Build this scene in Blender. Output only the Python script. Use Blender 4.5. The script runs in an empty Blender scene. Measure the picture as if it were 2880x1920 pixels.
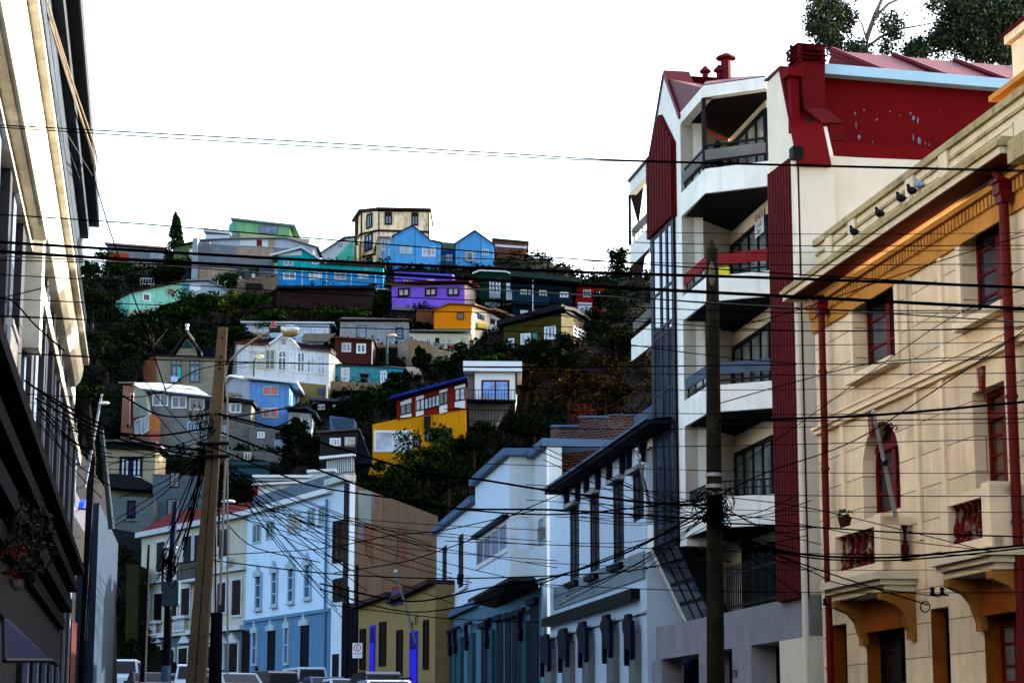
import bpy, math, random
import numpy as np
from mathutils import Vector, Matrix
from mathutils.geometry import tessellate_polygon
R = math.radians
rnd = random.Random(7)
sc = bpy.context.scene
col = sc.collection
# ---------------------------------------------------------------- camera
FPX, HOR = 6000.0, 2080.0
PITCH = math.atan((HOR - 960) / FPX)
CAM = Vector((0, 0, 1.6))
cd = bpy.data.cameras.new('camera'); cam = bpy.data.objects.new('camera', cd); col.objects.link(cam)
cd.sensor_width = 36; cd.lens = 36 * FPX / 2880; cd.clip_start = 0.5; cd.clip_end = 5000
cam.location = CAM; cam.rotation_euler = (math.pi / 2 + PITCH, 0, 0)
sc.camera = cam
# ---------------------------------------------------------------- sky and sun
SUN_EL, SUN_AZ = 20.0, 60.0      # azimuth clockwise from +Y (the view direction)
w = bpy.data.worlds.new('World'); sc.world = w; w.use_nodes = True
nt = w.node_tree; nt.nodes.clear()
sky = nt.nodes.new('ShaderNodeTexSky'); sky.sky_type = 'NISHITA'; sky.sun_disc = False
sky.sun_elevation = R(SUN_EL); sky.sun_rotation = R(SUN_AZ); sky.altitude = 0
sky.air_density = 1.0; sky.dust_density = 4.5; sky.ozone_density = 1.0
bg = nt.nodes.new('ShaderNodeBackground'); bg.inputs[1].default_value = 0.15
out = nt.nodes.new('ShaderNodeOutputWorld')
nt.links.new(sky.outputs[0], bg.inputs[0]); nt.links.new(bg.outputs[0], out.inputs[0])
sd = bpy.data.lights.new('sun', 'SUN'); sd.energy = 4.2; sd.angle = R(0.5); sd.color = (1, .93, .82)
so = bpy.data.objects.new('sun', sd); col.objects.link(so)
sdir = Vector((math.sin(R(SUN_AZ)) * math.cos(R(SUN_EL)), math.cos(R(SUN_AZ)) * math.cos(R(SUN_EL)), math.sin(R(SUN_EL))))
so.rotation_euler = sdir.to_track_quat('Z', 'Y').to_euler(); so.location = (60, -20, 40)
sc.view_settings.view_transform = 'Standard'; sc.view_settings.look = 'None'
sc.view_settings.exposure = 2.8; sc.view_settings.gamma = 1
# ---------------------------------------------------------------- pixel <-> world (native 2880x1920 photo pixels)
cT, sT = math.cos(PITCH), math.sin(PITCH)
def ray(px, py):
    a, b = (px - 1440) / FPX, (960 - py) / FPX
    return Vector((a, cT - b * sT, sT + b * cT))
def at(px, py, D):
    r = ray(px, py); return CAM + r * (D / r.y)
def zat(px, py, D): return at(px, py, D).z
# zoom windows used while measuring
ZM = {'N': (0, 0, 1), 'A': (200, 560, .2998), 'B': (900, 560, .2998), 'C': (280, 880, .3316), 'D': (900, 880, .3827),
      'E': (280, 1320, .3827), 'F': (900, 1320, .3827), 'G': (1740, 0, .4464), 'H': (1740, 660, .4336), 'I': (1540, 1200, .4592),
      'J': (2240, 0, .4463), 'K': (2240, 660, .4336), 'L': (2200, 1240, .4337), 'P': (0, 0, .6122), 'Q': (0, 960, .6122),
      'R': (1500, 1100, .2551), 'S': (1500, 1500, .2679), 'T': (1200, 1240, .2296), 'U': (1200, 1560, .2296)}
def nv(z, *p):
    x, y, s = ZM[z]
    return [(x + a * s, y + b * s) for a, b in p]
def n1(z, a, b): return nv(z, (a, b))[0]

class Frame:
    """vertical plane: origin, u direction (photo right), normal towards the viewer"""
    def __init__(s, p0, d):
        s.o = Vector((p0[0], p0[1], 0)); s.d = Vector((d[0], d[1], 0)).normalized()
        n = Vector((s.d.y, -s.d.x, 0))
        if (Vector((0, 0, 0)) - s.o).dot(n) < 0: n = -n
        s.n = n
    def uv(s, px, py, off=0.0):
        r = ray(px, py); q = s.o + s.n * off
        t = (q - CAM).dot(s.n) / r.dot(s.n)
        P = CAM + r * t
        return (P - q).dot(s.d), P.z
    def P(s, u, z, o=0.0):
        v = s.o + s.d * u + s.n * o; return Vector((v.x, v.y, z))
def frame_vp(x0, y0, D0, xv):
    p = at(x0, y0, D0); r = ray(xv, HOR)
    d = Vector((r.x, r.y, 0)).normalized()
    if d.dot(Vector((1, 0, 0))) < 0 or xv < x0: d = -d
    return Frame(p, d)
def frame_2(x0, y0, D0, x1, y1, D1):
    a = at(x0, y0, D0); b = at(x1, y1, D1)
    return Frame(a, b - a)

class MB:
    def __init__(s): s.v = []; s.f = []; s.uv = []; s.smooth = False
    def face(s, pts, uvs=None):
        i = len(s.v); s.v += [Vector(p) for p in pts]; s.f.append(list(range(i, i + len(pts))))
        if uvs is None: uvs = [(p[0] + p[1], p[2]) for p in pts]
        s.uv += list(uvs)
    def box(s, F, u0, u1, z0, z1, o0, o1):
        if u1 < u0: u0, u1 = u1, u0
        if z1 < z0: z0, z1 = z1, z0
        if o1 < o0: o0, o1 = o1, o0
        c = lambda u, z, o: F.P(u, z, o)
        q = [((u0, z0, o1), (u1, z0, o1), (u1, z1, o1), (u0, z1, o1)), ((u1, z0, o0), (u0, z0, o0), (u0, z1, o0), (u1, z1, o0)),
             ((u0, z0, o0), (u0, z0, o1), (u0, z1, o1), (u0, z1, o0)), ((u1, z0, o1), (u1, z0, o0), (u1, z1, o0), (u1, z1, o1)),
             ((u0, z1, o1), (u1, z1, o1), (u1, z1, o0), (u0, z1, o0)), ((u0, z0, o0), (u1, z0, o0), (u1, z0, o1), (u0, z0, o1))]
        for k, f in enumerate(q):
            uvs = [(a[0], a[1]) if k < 2 else ((a[2], a[1]) if k < 4 else (a[0], a[2])) for a in f]
            s.face([c(*a) for a in f], uvs)
        return s
    def poly(s, F, pts, o0, o1, holes=(), reveal=None, back=True):
        """extruded outline (u,z); front at o1"""
        loops = [[Vector((p[0], p[1], 0)) for p in pts]] + [[Vector((p[0], p[1], 0)) for p in h] for h in holes]
        flat = [p for l in loops for p in l]
        for tri in tessellate_polygon(loops):
            s.face([F.P(flat[i].x, flat[i].y, o1) for i in tri], [(flat[i].x, flat[i].y) for i in tri])
            if back and not holes: s.face([F.P(flat[i].x, flat[i].y, o0) for i in reversed(tri)], [(flat[i].x, flat[i].y) for i in reversed(tri)])
        if back and holes:
            for tri in tessellate_polygon([loops[0]]):
                s.face([F.P(flat[i].x, flat[i].y, o0) for i in reversed(tri)], [(flat[i].x, flat[i].y) for i in reversed(tri)])
        n = len(pts)
        for i in range(n):
            a, b = pts[i], pts[(i + 1) % n]
            s.face([F.P(a[0], a[1], o1), F.P(b[0], b[1], o1), F.P(b[0], b[1], o0), F.P(a[0], a[1], o0)],
                   [(a[0], a[1]), (b[0], b[1]), (b[0] + o1 - o0, b[1]), (a[0] + o1 - o0, a[1])])
        r = reveal if reveal else .3
        for h in holes:
            m = len(h)
            for i in range(m):
                a, b = h[i], h[(i + 1) % m]
                s.face([F.P(a[0], a[1], o1), F.P(b[0], b[1], o1), F.P(b[0], b[1], o1 - r), F.P(a[0], a[1], o1 - r)],
                       [(a[0], a[1]), (b[0], b[1]), (b[0] + r, b[1]), (a[0] + r, a[1])])
        return s
    def prism(s, plan, z0, z1):
        """plan: list of (x,y) world; z0,z1 floats or lists"""
        n = len(plan)
        Z0 = z0 if isinstance(z0, (list, tuple)) else [z0] * n
        Z1 = z1 if isinstance(z1, (list, tuple)) else [z1] * n
        b = [Vector((p[0], p[1], Z0[i])) for i, p in enumerate(plan)]; t = [Vector((p[0], p[1], Z1[i])) for i, p in enumerate(plan)]
        for tri in tessellate_polygon([[Vector((p[0], p[1], 0)) for p in plan]]):
            s.face([t[i] for i in tri], [(t[i].x, t[i].y) for i in tri]); s.face([b[i] for i in reversed(tri)], [(b[i].x, b[i].y) for i in reversed(tri)])
        acc = 0
        for i in range(n):
            j = (i + 1) % n; L = (t[j] - t[i]).length
            s.face([b[i], b[j], t[j], t[i]], [(acc, b[i].z), (acc + L, b[j].z), (acc + L, t[j].z), (acc, t[i].z)]); acc += L
        return s
    def tube(s, pts, r, n=8, caps=True):
        pts = [Vector(p) for p in pts]; rs = r if isinstance(r, (list, tuple)) else [r] * len(pts)
        rings = []
        ref = Vector((0, 0, 1))
        for i, p in enumerate(pts):
            a = pts[max(i - 1, 0)]; b = pts[min(i + 1, len(pts) - 1)]
            d = (b - a).normalized()
            rf = Vector((1, 0, 0)) if abs(d.dot(ref)) > .95 else ref
            x = d.cross(rf).normalized(); y = d.cross(x).normalized()
            rings.append([p + (x * math.cos(2 * math.pi * k / n) + y * math.sin(2 * math.pi * k / n)) * rs[i] for k in range(n)])
        acc = 0
        for i in range(len(rings) - 1):
            L = (pts[i + 1] - pts[i]).length
            for k in range(n):
                j = (k + 1) % n
                s.face([rings[i][k], rings[i][j], rings[i + 1][j], rings[i + 1][k]], [(k * .1, acc), (k * .1 + .1, acc), (k * .1 + .1, acc + L), (k * .1, acc + L)])
            acc += L
        if caps: s.face(list(reversed(rings[0]))); s.face(rings[-1])
        return s
    def lathe(s, c, prof, n=12, squash=1.0):
        """prof: (r, z) from bottom up, around vertical axis at c"""
        c = Vector(c); rings = [[c + Vector((math.cos(2 * math.pi * k / n) * r, math.sin(2 * math.pi * k / n) * r * squash, z)) for k in range(n)] for r, z in prof]
        for i in range(len(rings) - 1):
            for k in range(n):
                j = (k + 1) % n; s.face([rings[i][k], rings[i][j], rings[i + 1][j], rings[i + 1][k]])
        s.face(list(reversed(rings[0]))); s.face(rings[-1]); return s
    def ellipsoid(s, c, rx, ry, rz, n=10, m=7, rot=None):
        c = Vector(c); M_ = rot or Matrix.Identity(3); rings = []
        for i in range(m + 1):
            t = math.pi * i / m
            rings.append([c + M_ @ Vector((rx * math.sin(t) * math.cos(2 * math.pi * k / n), ry * math.sin(t) * math.sin(2 * math.pi * k / n), rz * math.cos(t))) for k in range(n)])
        for i in range(m):
            for k in range(n):
                j = (k + 1) % n; s.face([rings[i + 1][k], rings[i + 1][j], rings[i][j], rings[i][k]])
        return s
    def build(s, name, mat, parent=None, label=None, merge=False):
        me = bpy.data.meshes.new(name)
        org = Vector((0, 0, 0))
        if parent is not None:
            q = parent
            while q is not None: org = org + Vector(q.location); q = q.parent
        else:
            if s.v:
                xs = [v.x for v in s.v]; ys = [v.y for v in s.v]; zs = [v.z for v in s.v]
                org = Vector(((min(xs) + max(xs)) / 2, (min(ys) + max(ys)) / 2, min(zs)))
        me.from_pydata([v - org for v in s.v], [], s.f)
        ul = me.uv_layers.new(name='UVMap'); ul.data.foreach_set('uv', [c for uv in s.uv for c in uv])
        me.materials.append(mat)
        if merge or s.smooth:
            import bmesh
            bm = bmesh.new(); bm.from_mesh(me); bmesh.ops.remove_doubles(bm, verts=bm.verts, dist=1e-4)
            bmesh.ops.recalc_face_normals(bm, faces=bm.faces); bm.to_mesh(me); bm.free()
        if s.smooth: me.shade_smooth()
        o = bpy.data.objects.new(name, me); col.objects.link(o)
        if parent is not None: o.parent = parent
        else: o.location = org
        if label: o['label'] = label
        return o
def thing(name, label, cat, loc, group=None):
    o = bpy.data.objects.new(name, None); col.objects.link(o); o.location = Vector(loc); o.empty_display_size = .3
    o['label'] = label; o['category'] = cat
    if group: o['group'] = group
    return o
def tag(o, label, cat, group=None, kind=None):
    if label: o['label'] = label
    if cat: o['category'] = cat
    if group: o['group'] = group
    if kind: o['kind'] = kind
    return o
def copy_tree(o, parent=None):
    c = o.copy(); col.objects.link(c)
    if parent is not None: c.parent = parent
    for ch in list(o.children): copy_tree(ch, c)
    return c
# ---------------------------------------------------------------- materials
MATS = {}
def M(key, rgb, rough=.85, var=.18, streak=.0, stain=None, pat=None, per=.2, bump=.3, rust=0., scale=1., spec=.07, metal=0., island=None, grime=.0, bw=2):
    if key in MATS: return MATS[key]
    cc_ = lambda c: tuple(.94 * x ** 1.22 for x in c)
    rgb = cc_(rgb); stain = cc_(stain) if stain else None
    m = bpy.data.materials.new(key); m.use_nodes = True; nt = m.node_tree; N = nt.nodes; L = nt.links
    b = N['Principled BSDF']; b.inputs['Roughness'].default_value = rough; b.inputs['Metallic'].default_value = metal
    b.inputs['Specular IOR Level'].default_value = spec
    def node(t, **k):
        n = N.new(t)
        for a, v in k.items(): setattr(n, a, v)
        return n
    def mix(f, a, c, blend='MIX'):
        n = node('ShaderNodeMix', data_type='RGBA', blend_type=blend)
        for i, x in ((0, f), (6, a), (7, c)):
            if isinstance(x, bpy.types.NodeSocket): L.new(x, n.inputs[i])
            else: n.inputs[i].default_value = x if i == 0 else (*x[:3], 1)
        return n.outputs[2]
    def noise(vec, sc_, det=4, rr=.6):
        n = node('ShaderNodeTexNoise'); n.inputs['Scale'].default_value = sc_; n.inputs['Detail'].default_value = det; n.inputs['Roughness'].default_value = rr
        L.new(vec, n.inputs['Vector']); return n.outputs[0]
    def ramp(f, a, c):
        n = node('ShaderNodeMapRange'); n.inputs[1].default_value = a; n.inputs[2].default_value = c; L.new(f, n.inputs[0]); return n.outputs[0]
    def mul(a, c):
        n = node('ShaderNodeMath', operation='MULTIPLY')
        for i, x in enumerate((a, c)):
            if isinstance(x, bpy.types.NodeSocket): L.new(x, n.inputs[i])
            else: n.inputs[i].default_value = x
        return n.outputs[0]
    uvn = node('ShaderNodeUVMap'); uvn.uv_map = 'UVMap'; UV = uvn.outputs[0]
    tc = node('ShaderNodeTexCoord'); OB = tc.outputs['Object']
    def mapping(vec, s):
        n = node('ShaderNodeMapping'); n.inputs['Scale'].default_value = s; L.new(vec, n.inputs[0]); return n.outputs[0]
    c = rgb
    dark = tuple(x * (1 - var) for x in rgb); lite = tuple(min(1, x * (1 + var * .8)) for x in rgb)
    n1_ = noise(OB, 1.3 * scale, 6, .65); n2_ = noise(OB, .35 * scale, 4, .6)
    cs = mix(ramp(n1_, .3, .7), dark, lite)
    cs = mix(mul(ramp(n2_, .4, .72), min(.8, var * 1.6)), cs, tuple(x * .72 for x in rgb))
    if streak:
        st = noise(mapping(UV, (3.2 * scale, .22, 1)), 1, 6, .7)
        st2 = noise(mapping(UV, (9.0 * scale, .5, 1)), 1, 4, .6)
        sm = mul(ramp(st, .5, .78), ramp(st2, .3, .7))
        cs = mix(mul(sm, streak), cs, stain or tuple(x * .35 for x in rgb))
    if grime:
        g = noise(OB, 3.5 * scale, 8, .75); cs = mix(mul(ramp(g, .52, .66), grime), cs, stain or (.05, .05, .05))
    if rust:
        g = noise(mapping(UV, (1.4, .5, 1)), 1, 8, .75); cs = mix(mul(ramp(g, .6 - rust * .25, .72 - rust * .2), .95), cs, (.13, .035, .012))
        g2 = noise(mapping(UV, (5, .7, 1)), 1, 8, .7); cs = mix(mul(ramp(g2, .55, .75), rust), cs, (.05, .018, .01))
    hgt = n1_; hd = .02
    if island:
        gi = node('ShaderNodeNewGeometry'); rp = node('ShaderNodeValToRGB'); L.new(gi.outputs['Random Per Island'], rp.inputs[0])
        el = rp.color_ramp.elements; el[0].color = (*island[0], 1); el[1].color = (*island[-1], 1); el[0].position = 0; el[1].position = 1
        for i, cc in enumerate(island[1:-1]):
            e = el.new((i + 1) / (len(island) - 1)); e.color = (*cc, 1)
        cs = mix(.45, rp.outputs[0], mix(ramp(noise(OB, .8, 3), .35, .65), tuple(x * .4 for x in rgb), rp.outputs[0]))
    if pat in ('vcor', 'hcor', 'clap', 'vboard'):
        sx = node('ShaderNodeSeparateXYZ'); L.new(UV, sx.inputs[0])
        src = sx.outputs[0] if pat in ('vcor', 'vboard') else sx.outputs[1]
        if pat in ('vcor', 'hcor'):
            k = node('ShaderNodeMath', operation='SINE'); L.new(mul(src, 2 * math.pi / per), k.inputs[0])
            hgt = k.outputs[0]; hd = per * .22
        else:
            k = node('ShaderNodeMath', operation='FRACT'); L.new(mul(src, 1 / per), k.inputs[0]); hgt = k.outputs[0]; hd = per * .12
            g = ramp(hgt, 0.0, .07); cs = mix(g, tuple(x * .35 for x in rgb), cs)
            fl = node('ShaderNodeMath', operation='FLOOR'); L.new(mul(src, 1 / per), fl.inputs[0])
            wn = node('ShaderNodeTexWhiteNoise', noise_dimensions='1D'); L.new(fl.outputs[0], wn.inputs['W'])
            cs = mix(mul(wn.outputs[0], .3), cs, tuple(x * .62 for x in rgb))
    if pat == 'brick':
        br = node('ShaderNodeTexBrick'); L.new(UV, br.inputs['Vector']); br.inputs['Scale'].default_value = 1
        br.inputs['Brick Width'].default_value = per * 2.6; br.inputs['Row Height'].default_value = per; br.inputs['Mortar Size'].default_value = per * .11
        br.inputs['Color1'].default_value = (*rgb, 1); br.inputs['Color2'].default_value = (*[x * .45 for x in rgb], 1)
        br.inputs['Mortar'].default_value = (*(stain or (.3, .28, .26)), 1)
        cs = mix(mul(ramp(n1_, .55, .7), .75), br.outputs[0], stain or (.3, .28, .26)); hgt = br.outputs[1]; hd = -.015
        cs = mix(ramp(n2_, .35, .65), cs, mix(.5, cs, (.02, .02, .02)))
    if pat == 'blocks':
        br = node('ShaderNodeTexBrick'); L.new(UV, br.inputs['Vector']); br.inputs['Scale'].default_value = 1
        br.inputs['Brick Width'].default_value = per * bw; br.inputs['Row Height'].default_value = per; br.inputs['Mortar Size'].default_value = .012
        br.inputs['Color1'].default_value = (1, 1, 1, 1); br.inputs['Color2'].default_value = (.82, .82, .82, 1); br.inputs['Mortar'].default_value = (.35, .3, .25, 1)
        cs = mix(1, cs, br.outputs[0], 'MULTIPLY'); hgt = br.outputs[1]; hd = -.02
    L.new(cs, b.inputs['Base Color'])
    bp = node('ShaderNodeBump'); bp.inputs['Strength'].default_value = bump; bp.inputs['Distance'].default_value = abs(hd); bp.invert = hd < 0
    L.new(hgt, bp.inputs['Height']); L.new(bp.outputs[0], b.inputs['Normal'])
    MATS[key] = m; return m
def MG(key, rgb, rough=.12, spec=.6, wav=.25):
    """window glass: opaque, glossy, slightly wavy, curtain or dark room colour behind"""
    if key in MATS: return MATS[key]
    m = bpy.data.materials.new(key); m.use_nodes = True; N = m.node_tree.nodes; L = m.node_tree.links; b = N['Principled BSDF']
    b.inputs['Roughness'].default_value = rough; b.inputs['Specular IOR Level'].default_value = spec
    tc = N.new('ShaderNodeTexCoord'); n = N.new('ShaderNodeTexNoise'); n.inputs['Scale'].default_value = 1.1; n.inputs['Detail'].default_value = 5; L.new(tc.outputs['Object'], n.inputs['Vector'])
    mp = N.new('ShaderNodeMapRange'); mp.inputs[1].default_value = .35; mp.inputs[2].default_value = .65; L.new(n.outputs[0], mp.inputs[0])
    mx = N.new('ShaderNodeMix'); mx.data_type = 'RGBA'; mx.inputs[6].default_value = (*[x * .45 for x in rgb], 1); mx.inputs[7].default_value = (*[min(1, x * 1.2) for x in rgb], 1)
    L.new(mp.outputs[0], mx.inputs[0]); L.new(mx.outputs[2], b.inputs['Base Color'])
    bp = N.new('ShaderNodeBump'); bp.inputs['Strength'].default_value = wav; bp.inputs['Distance'].default_value = .01; L.new(n.outputs[0], bp.inputs['Height']); L.new(bp.outputs[0], b.inputs['Normal'])
    MATS[key] = m; return m
BLACK = lambda: M('black_iron', (.008, .008, .01), rough=.6, var=.1)
WHITEP = lambda: M('white_paint', (.62, .64, .66), rough=.6, var=.08)
GLASS = lambda: MG('glass_dark', (.012, .02, .04))
GLASSB = lambda: MG('glass_blue', (.05, .10, .2))
CURT = lambda: MG('glass_curtain', (.35, .38, .42), rough=.35)
RED = lambda: M('red_paint', (.2, .008, .006), rough=.6, var=.25)
# ---------------------------------------------------------------- windows
def window(T, F, u0, u1, z0, z1, o=0.0, fm=None, gm=None, nx=2, nz=1, fw=.06, d=.06, name='window', sill=None, sub=True, label=None, head=None):
    """frame with mullions standing o..o+d in front of plane, pane behind it as a sub-part"""
    if u1 < u0: u0, u1 = u1, u0
    if z1 < z0: z0, z1 = z1, z0
    hv = int(abs(u0 * 31 + z0 * 17 + z1 * 7)) % 5
    fm = fm or (WHITEP() if hv < 3 else M('frame_cream', (.5, .46, .36), var=.3) if hv == 3 else M('frame_bluish', (.3, .38, .42), var=.3)); gm = gm or GLASS()
    mb = MB()
    mb.box(F, u0, u0 + fw, z0, z1, o, o + d); mb.box(F, u1 - fw, u1, z0, z1, o, o + d)
    mb.box(F, u0 + fw, u1 - fw, z0, z0 + fw, o, o + d * .97); mb.box(F, u0 + fw, u1 - fw, z1 - fw, z1, o, o + d * .97)
    for i in range(1, nx):
        c = u0 + (u1 - u0) * i / nx; mb.box(F, c - fw * .4, c + fw * .4, z0 + fw, z1 - fw, o, o + d * .9)
    for i in range(1, nz):
        c = z0 + (z1 - z0) * i / nz; mb.box(F, u0 + fw, u1 - fw, c - fw * .3, c + fw * .3, o, o + d * .8)
    if sill: mb.box(F, u0 - .06, u1 + .06, z0 - sill, z0 - .003, o - .03, o + d + .08)
    fr = mb.build(name, fm, T, label)
    p = MB().box(F, u0 + fw * .5, u1 - fw * .5, z0 + fw * .5, z1 - fw * .5, o + d * .1, o + d * .45)
    p.build('pane', gm, fr)
    return fr
def rect(F, x0, y0, x1, y1, off=0.0):
    u0, z1 = F.uv(x0, y0, off); u1, z0 = F.uv(x1, y1, off); return u0, u1, z0, z1
def rectl(F, xl, yt, yb, xr, off=0.0):
    """rectangle on a steeply seen plane: top and bottom measured at the left edge"""
    u0, z1 = F.uv(xl, yt, off); _, z0 = F.uv(xl, yb, off); u1, _ = F.uv(xr, (yt + yb) / 2, off); return u0, u1, z0, z1
def hole(r, arch=False):
    u0, u1, z0, z1 = r
    if not arch: return [(u0, z0), (u1, z0), (u1, z1), (u0, z1)]
    rr = (u1 - u0) / 2; c = (u0 + u1) / 2
    return [(u0, z0), (u1, z0)] + [(c + rr * math.cos(math.pi * k / 12), z1 - rr * .8 + rr * .8 * math.sin(math.pi * k / 12)) for k in range(13)]
def txt(s, F, u, z, o, size, mat, parent, name='lettering', align='CENTER', ext=.004, rot=0):
    cu = bpy.data.curves.new(name, 'FONT'); cu.body = s; cu.size = size; cu.align_x = align; cu.align_y = 'CENTER'; cu.extrude = ext
    ob = bpy.data.objects.new('tmp', cu); me = bpy.data.meshes.new_from_object(ob); me.name = name
    P = F.P(u, z, o); org = Vector((0, 0, 0)); q = parent
    while q is not None: org = org + Vector(q.location); q = q.parent
    cr, sr = math.cos(rot), math.sin(rot)
    for v in me.vertices:
        x, y = v.co.x * cr - v.co.y * sr, v.co.x * sr + v.co.y * cr
        v.co = P + F.d * x + Vector((0, 0, y)) + F.n * v.co.z - org
    me.materials.clear(); me.materials.append(mat)
    o_ = bpy.data.objects.new(name, me); col.objects.link(o_); o_.parent = parent
    bpy.data.objects.remove(ob); return o_
# ================================================================ THE SETTING
def hill_z(X, Y):
    road = .033 * Y
    h = .53 * Y - 68.4
    ridge = 54.0 + 1.2 * math.sin(X * .11) + .8 * math.sin(X * .05 + 1)
    if X < -34: ridge -= min(7, (-34 - X) * .35)
    ridge -= 5.2 * min(1, max(0, (X - 3) / 5))
    h = min(h, ridge - max(0, (Y - 236)) * .05)
    z = max(road, h)
    z += 19 * math.exp(-(((X - 26) / 15) ** 2 + ((Y - 112) / 12) ** 2))
    z += 28 * math.exp(-(((X - 90) / 20) ** 2 + (max(0, abs(Y - 212) - 14) / 12) ** 2)) + 36 * math.exp(-(((X - 78) / 18) ** 2 + ((Y - 172) / 20) ** 2))  # unseen rises at right, added to shade the firewall and lower hill houses
    return z
def Dy(y, k=1.0):
    return 70.0 / (.53 - (HOR - y) / 6000.0)
def terrain():
    xs = list(np.arange(-400, -60, 20)) + list(np.arange(-60, 60, 2.0)) + list(np.arange(60, 420, 20))
    ys = list(np.arange(-60, 100, 20)) + list(np.arange(100, 262, 2.0)) + list(np.arange(262, 900, 40))
    V = []; Fc = []
    r = random.Random(3)
    for y in ys:
        for x in xs:
            z = hill_z(x, y)
            if y > 140 and z > .034 * y + .5: z += r.uniform(-.35, .2)
            V.append((x, y, z - .02))
    n = len(xs)
    for j in range(len(ys) - 1):
        for i in range(n - 1): Fc.append((j * n + i, j * n + i + 1, (j + 1) * n + i + 1, (j + 1) * n + i))
    me = bpy.data.meshes.new('hillside_ground'); me.from_pydata(V, [], Fc); me.uv_layers.new(name='UVMap'); me.shade_smooth()
    me.materials.append(M('soil', (.006, .006, .003), rough=.95, var=.5, grime=.6, stain=(.022, .009, .003), bump=.8, scale=.5))
    o = bpy.data.objects.new('hillside_ground', me); col.objects.link(o); o['kind'] = 'structure'
terrain()
# road and pavements along the street
SD = ray(400, HOR); SDh = Vector((SD.x, SD.y, 0)).normalized(); SN = Vector((SDh.y, -SDh.x, 0))
def street_pt(s, l, z=0): p = SDh * s + SN * l; return Vector((p.x, p.y, .033 * p.y + z))
mb = MB(); mb.face([street_pt(-10, 0.4, .02), street_pt(-10, 13.6, .02), street_pt(138, 13.6, .02), street_pt(138, .4, .02)])
o = mb.build('street', M('asphalt', (.045, .045, .048), rough=.9, var=.25, scale=.6)); o['kind'] = 'structure'
for a, b_ in ((-1.75, .4), (13.6, 15.9)):
    mb = MB(); mb.prism([tuple(street_pt(s, l)[:2]) for s, l in ((-10, a), (-10, b_), (100, b_), (100, a))], [-.4 + .033 * street_pt(-10, a).y, -.4 + .033 * street_pt(-10, b_).y, .033 * street_pt(100, b_).y - .1, .033 * street_pt(100, a).y - .1],
                        [.14 + .033 * street_pt(-10, a).y, .14 + .033 * street_pt(-10, b_).y, .033 * street_pt(100, b_).y + .14, .033 * street_pt(100, a).y + .14])
    o = mb.build('pavement', M('paving', (.22, .21, .2), var=.2)); o['kind'] = 'structure'
mb = MB()
for k in range(16):
    s = 6 + k * 8; mb.face([street_pt(s, 6.9, .026), street_pt(s, 7.05, .026), street_pt(s + 3, 7.05, .026), street_pt(s + 3, 6.9, .026)])
o = mb.build('road_marking', M('road_paint', (.6, .6, .56))); o['kind'] = 'structure'
# ================================================================ HOUSES ON THE HILL
def S(r, g, b, k=1.0):
    f = lambda c: ((c / 255 + .055) / 1.055) ** 2.4 if c > 10 else c / 255 / 12.92
    return (f(r) * k, f(g) * k, f(b) * k)
def seg_roof(T, F, pts, mat, th=.18, oh=.35, back=8, name='roof', label=None, side=.15):
    """roof slab following a line of (u,z) points along the top of the wall"""
    mb = MB(); q = [list(p) for p in pts]
    a, b_ = q[0], q[1]; d = math.hypot(b_[0] - a[0], b_[1] - a[1]); q[0] = [a[0] - (b_[0] - a[0]) / d * side, a[1] - (b_[1] - a[1]) / d * side]
    a, b_ = q[-2], q[-1]; d = math.hypot(b_[0] - a[0], b_[1] - a[1]); q[-1] = [b_[0] + (b_[0] - a[0]) / d * side, b_[1] + (b_[1] - a[1]) / d * side]
    for i in range(len(q) - 1):
        a, c = q[i], q[i + 1]
        mb.poly(F, [(a[0], a[1] + .004), (c[0], c[1] + .004), (c[0], c[1] + th), (a[0], a[1] + th)], -back - oh, oh + i * .002)
    return mb.build(name, mat, T, label)
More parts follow.
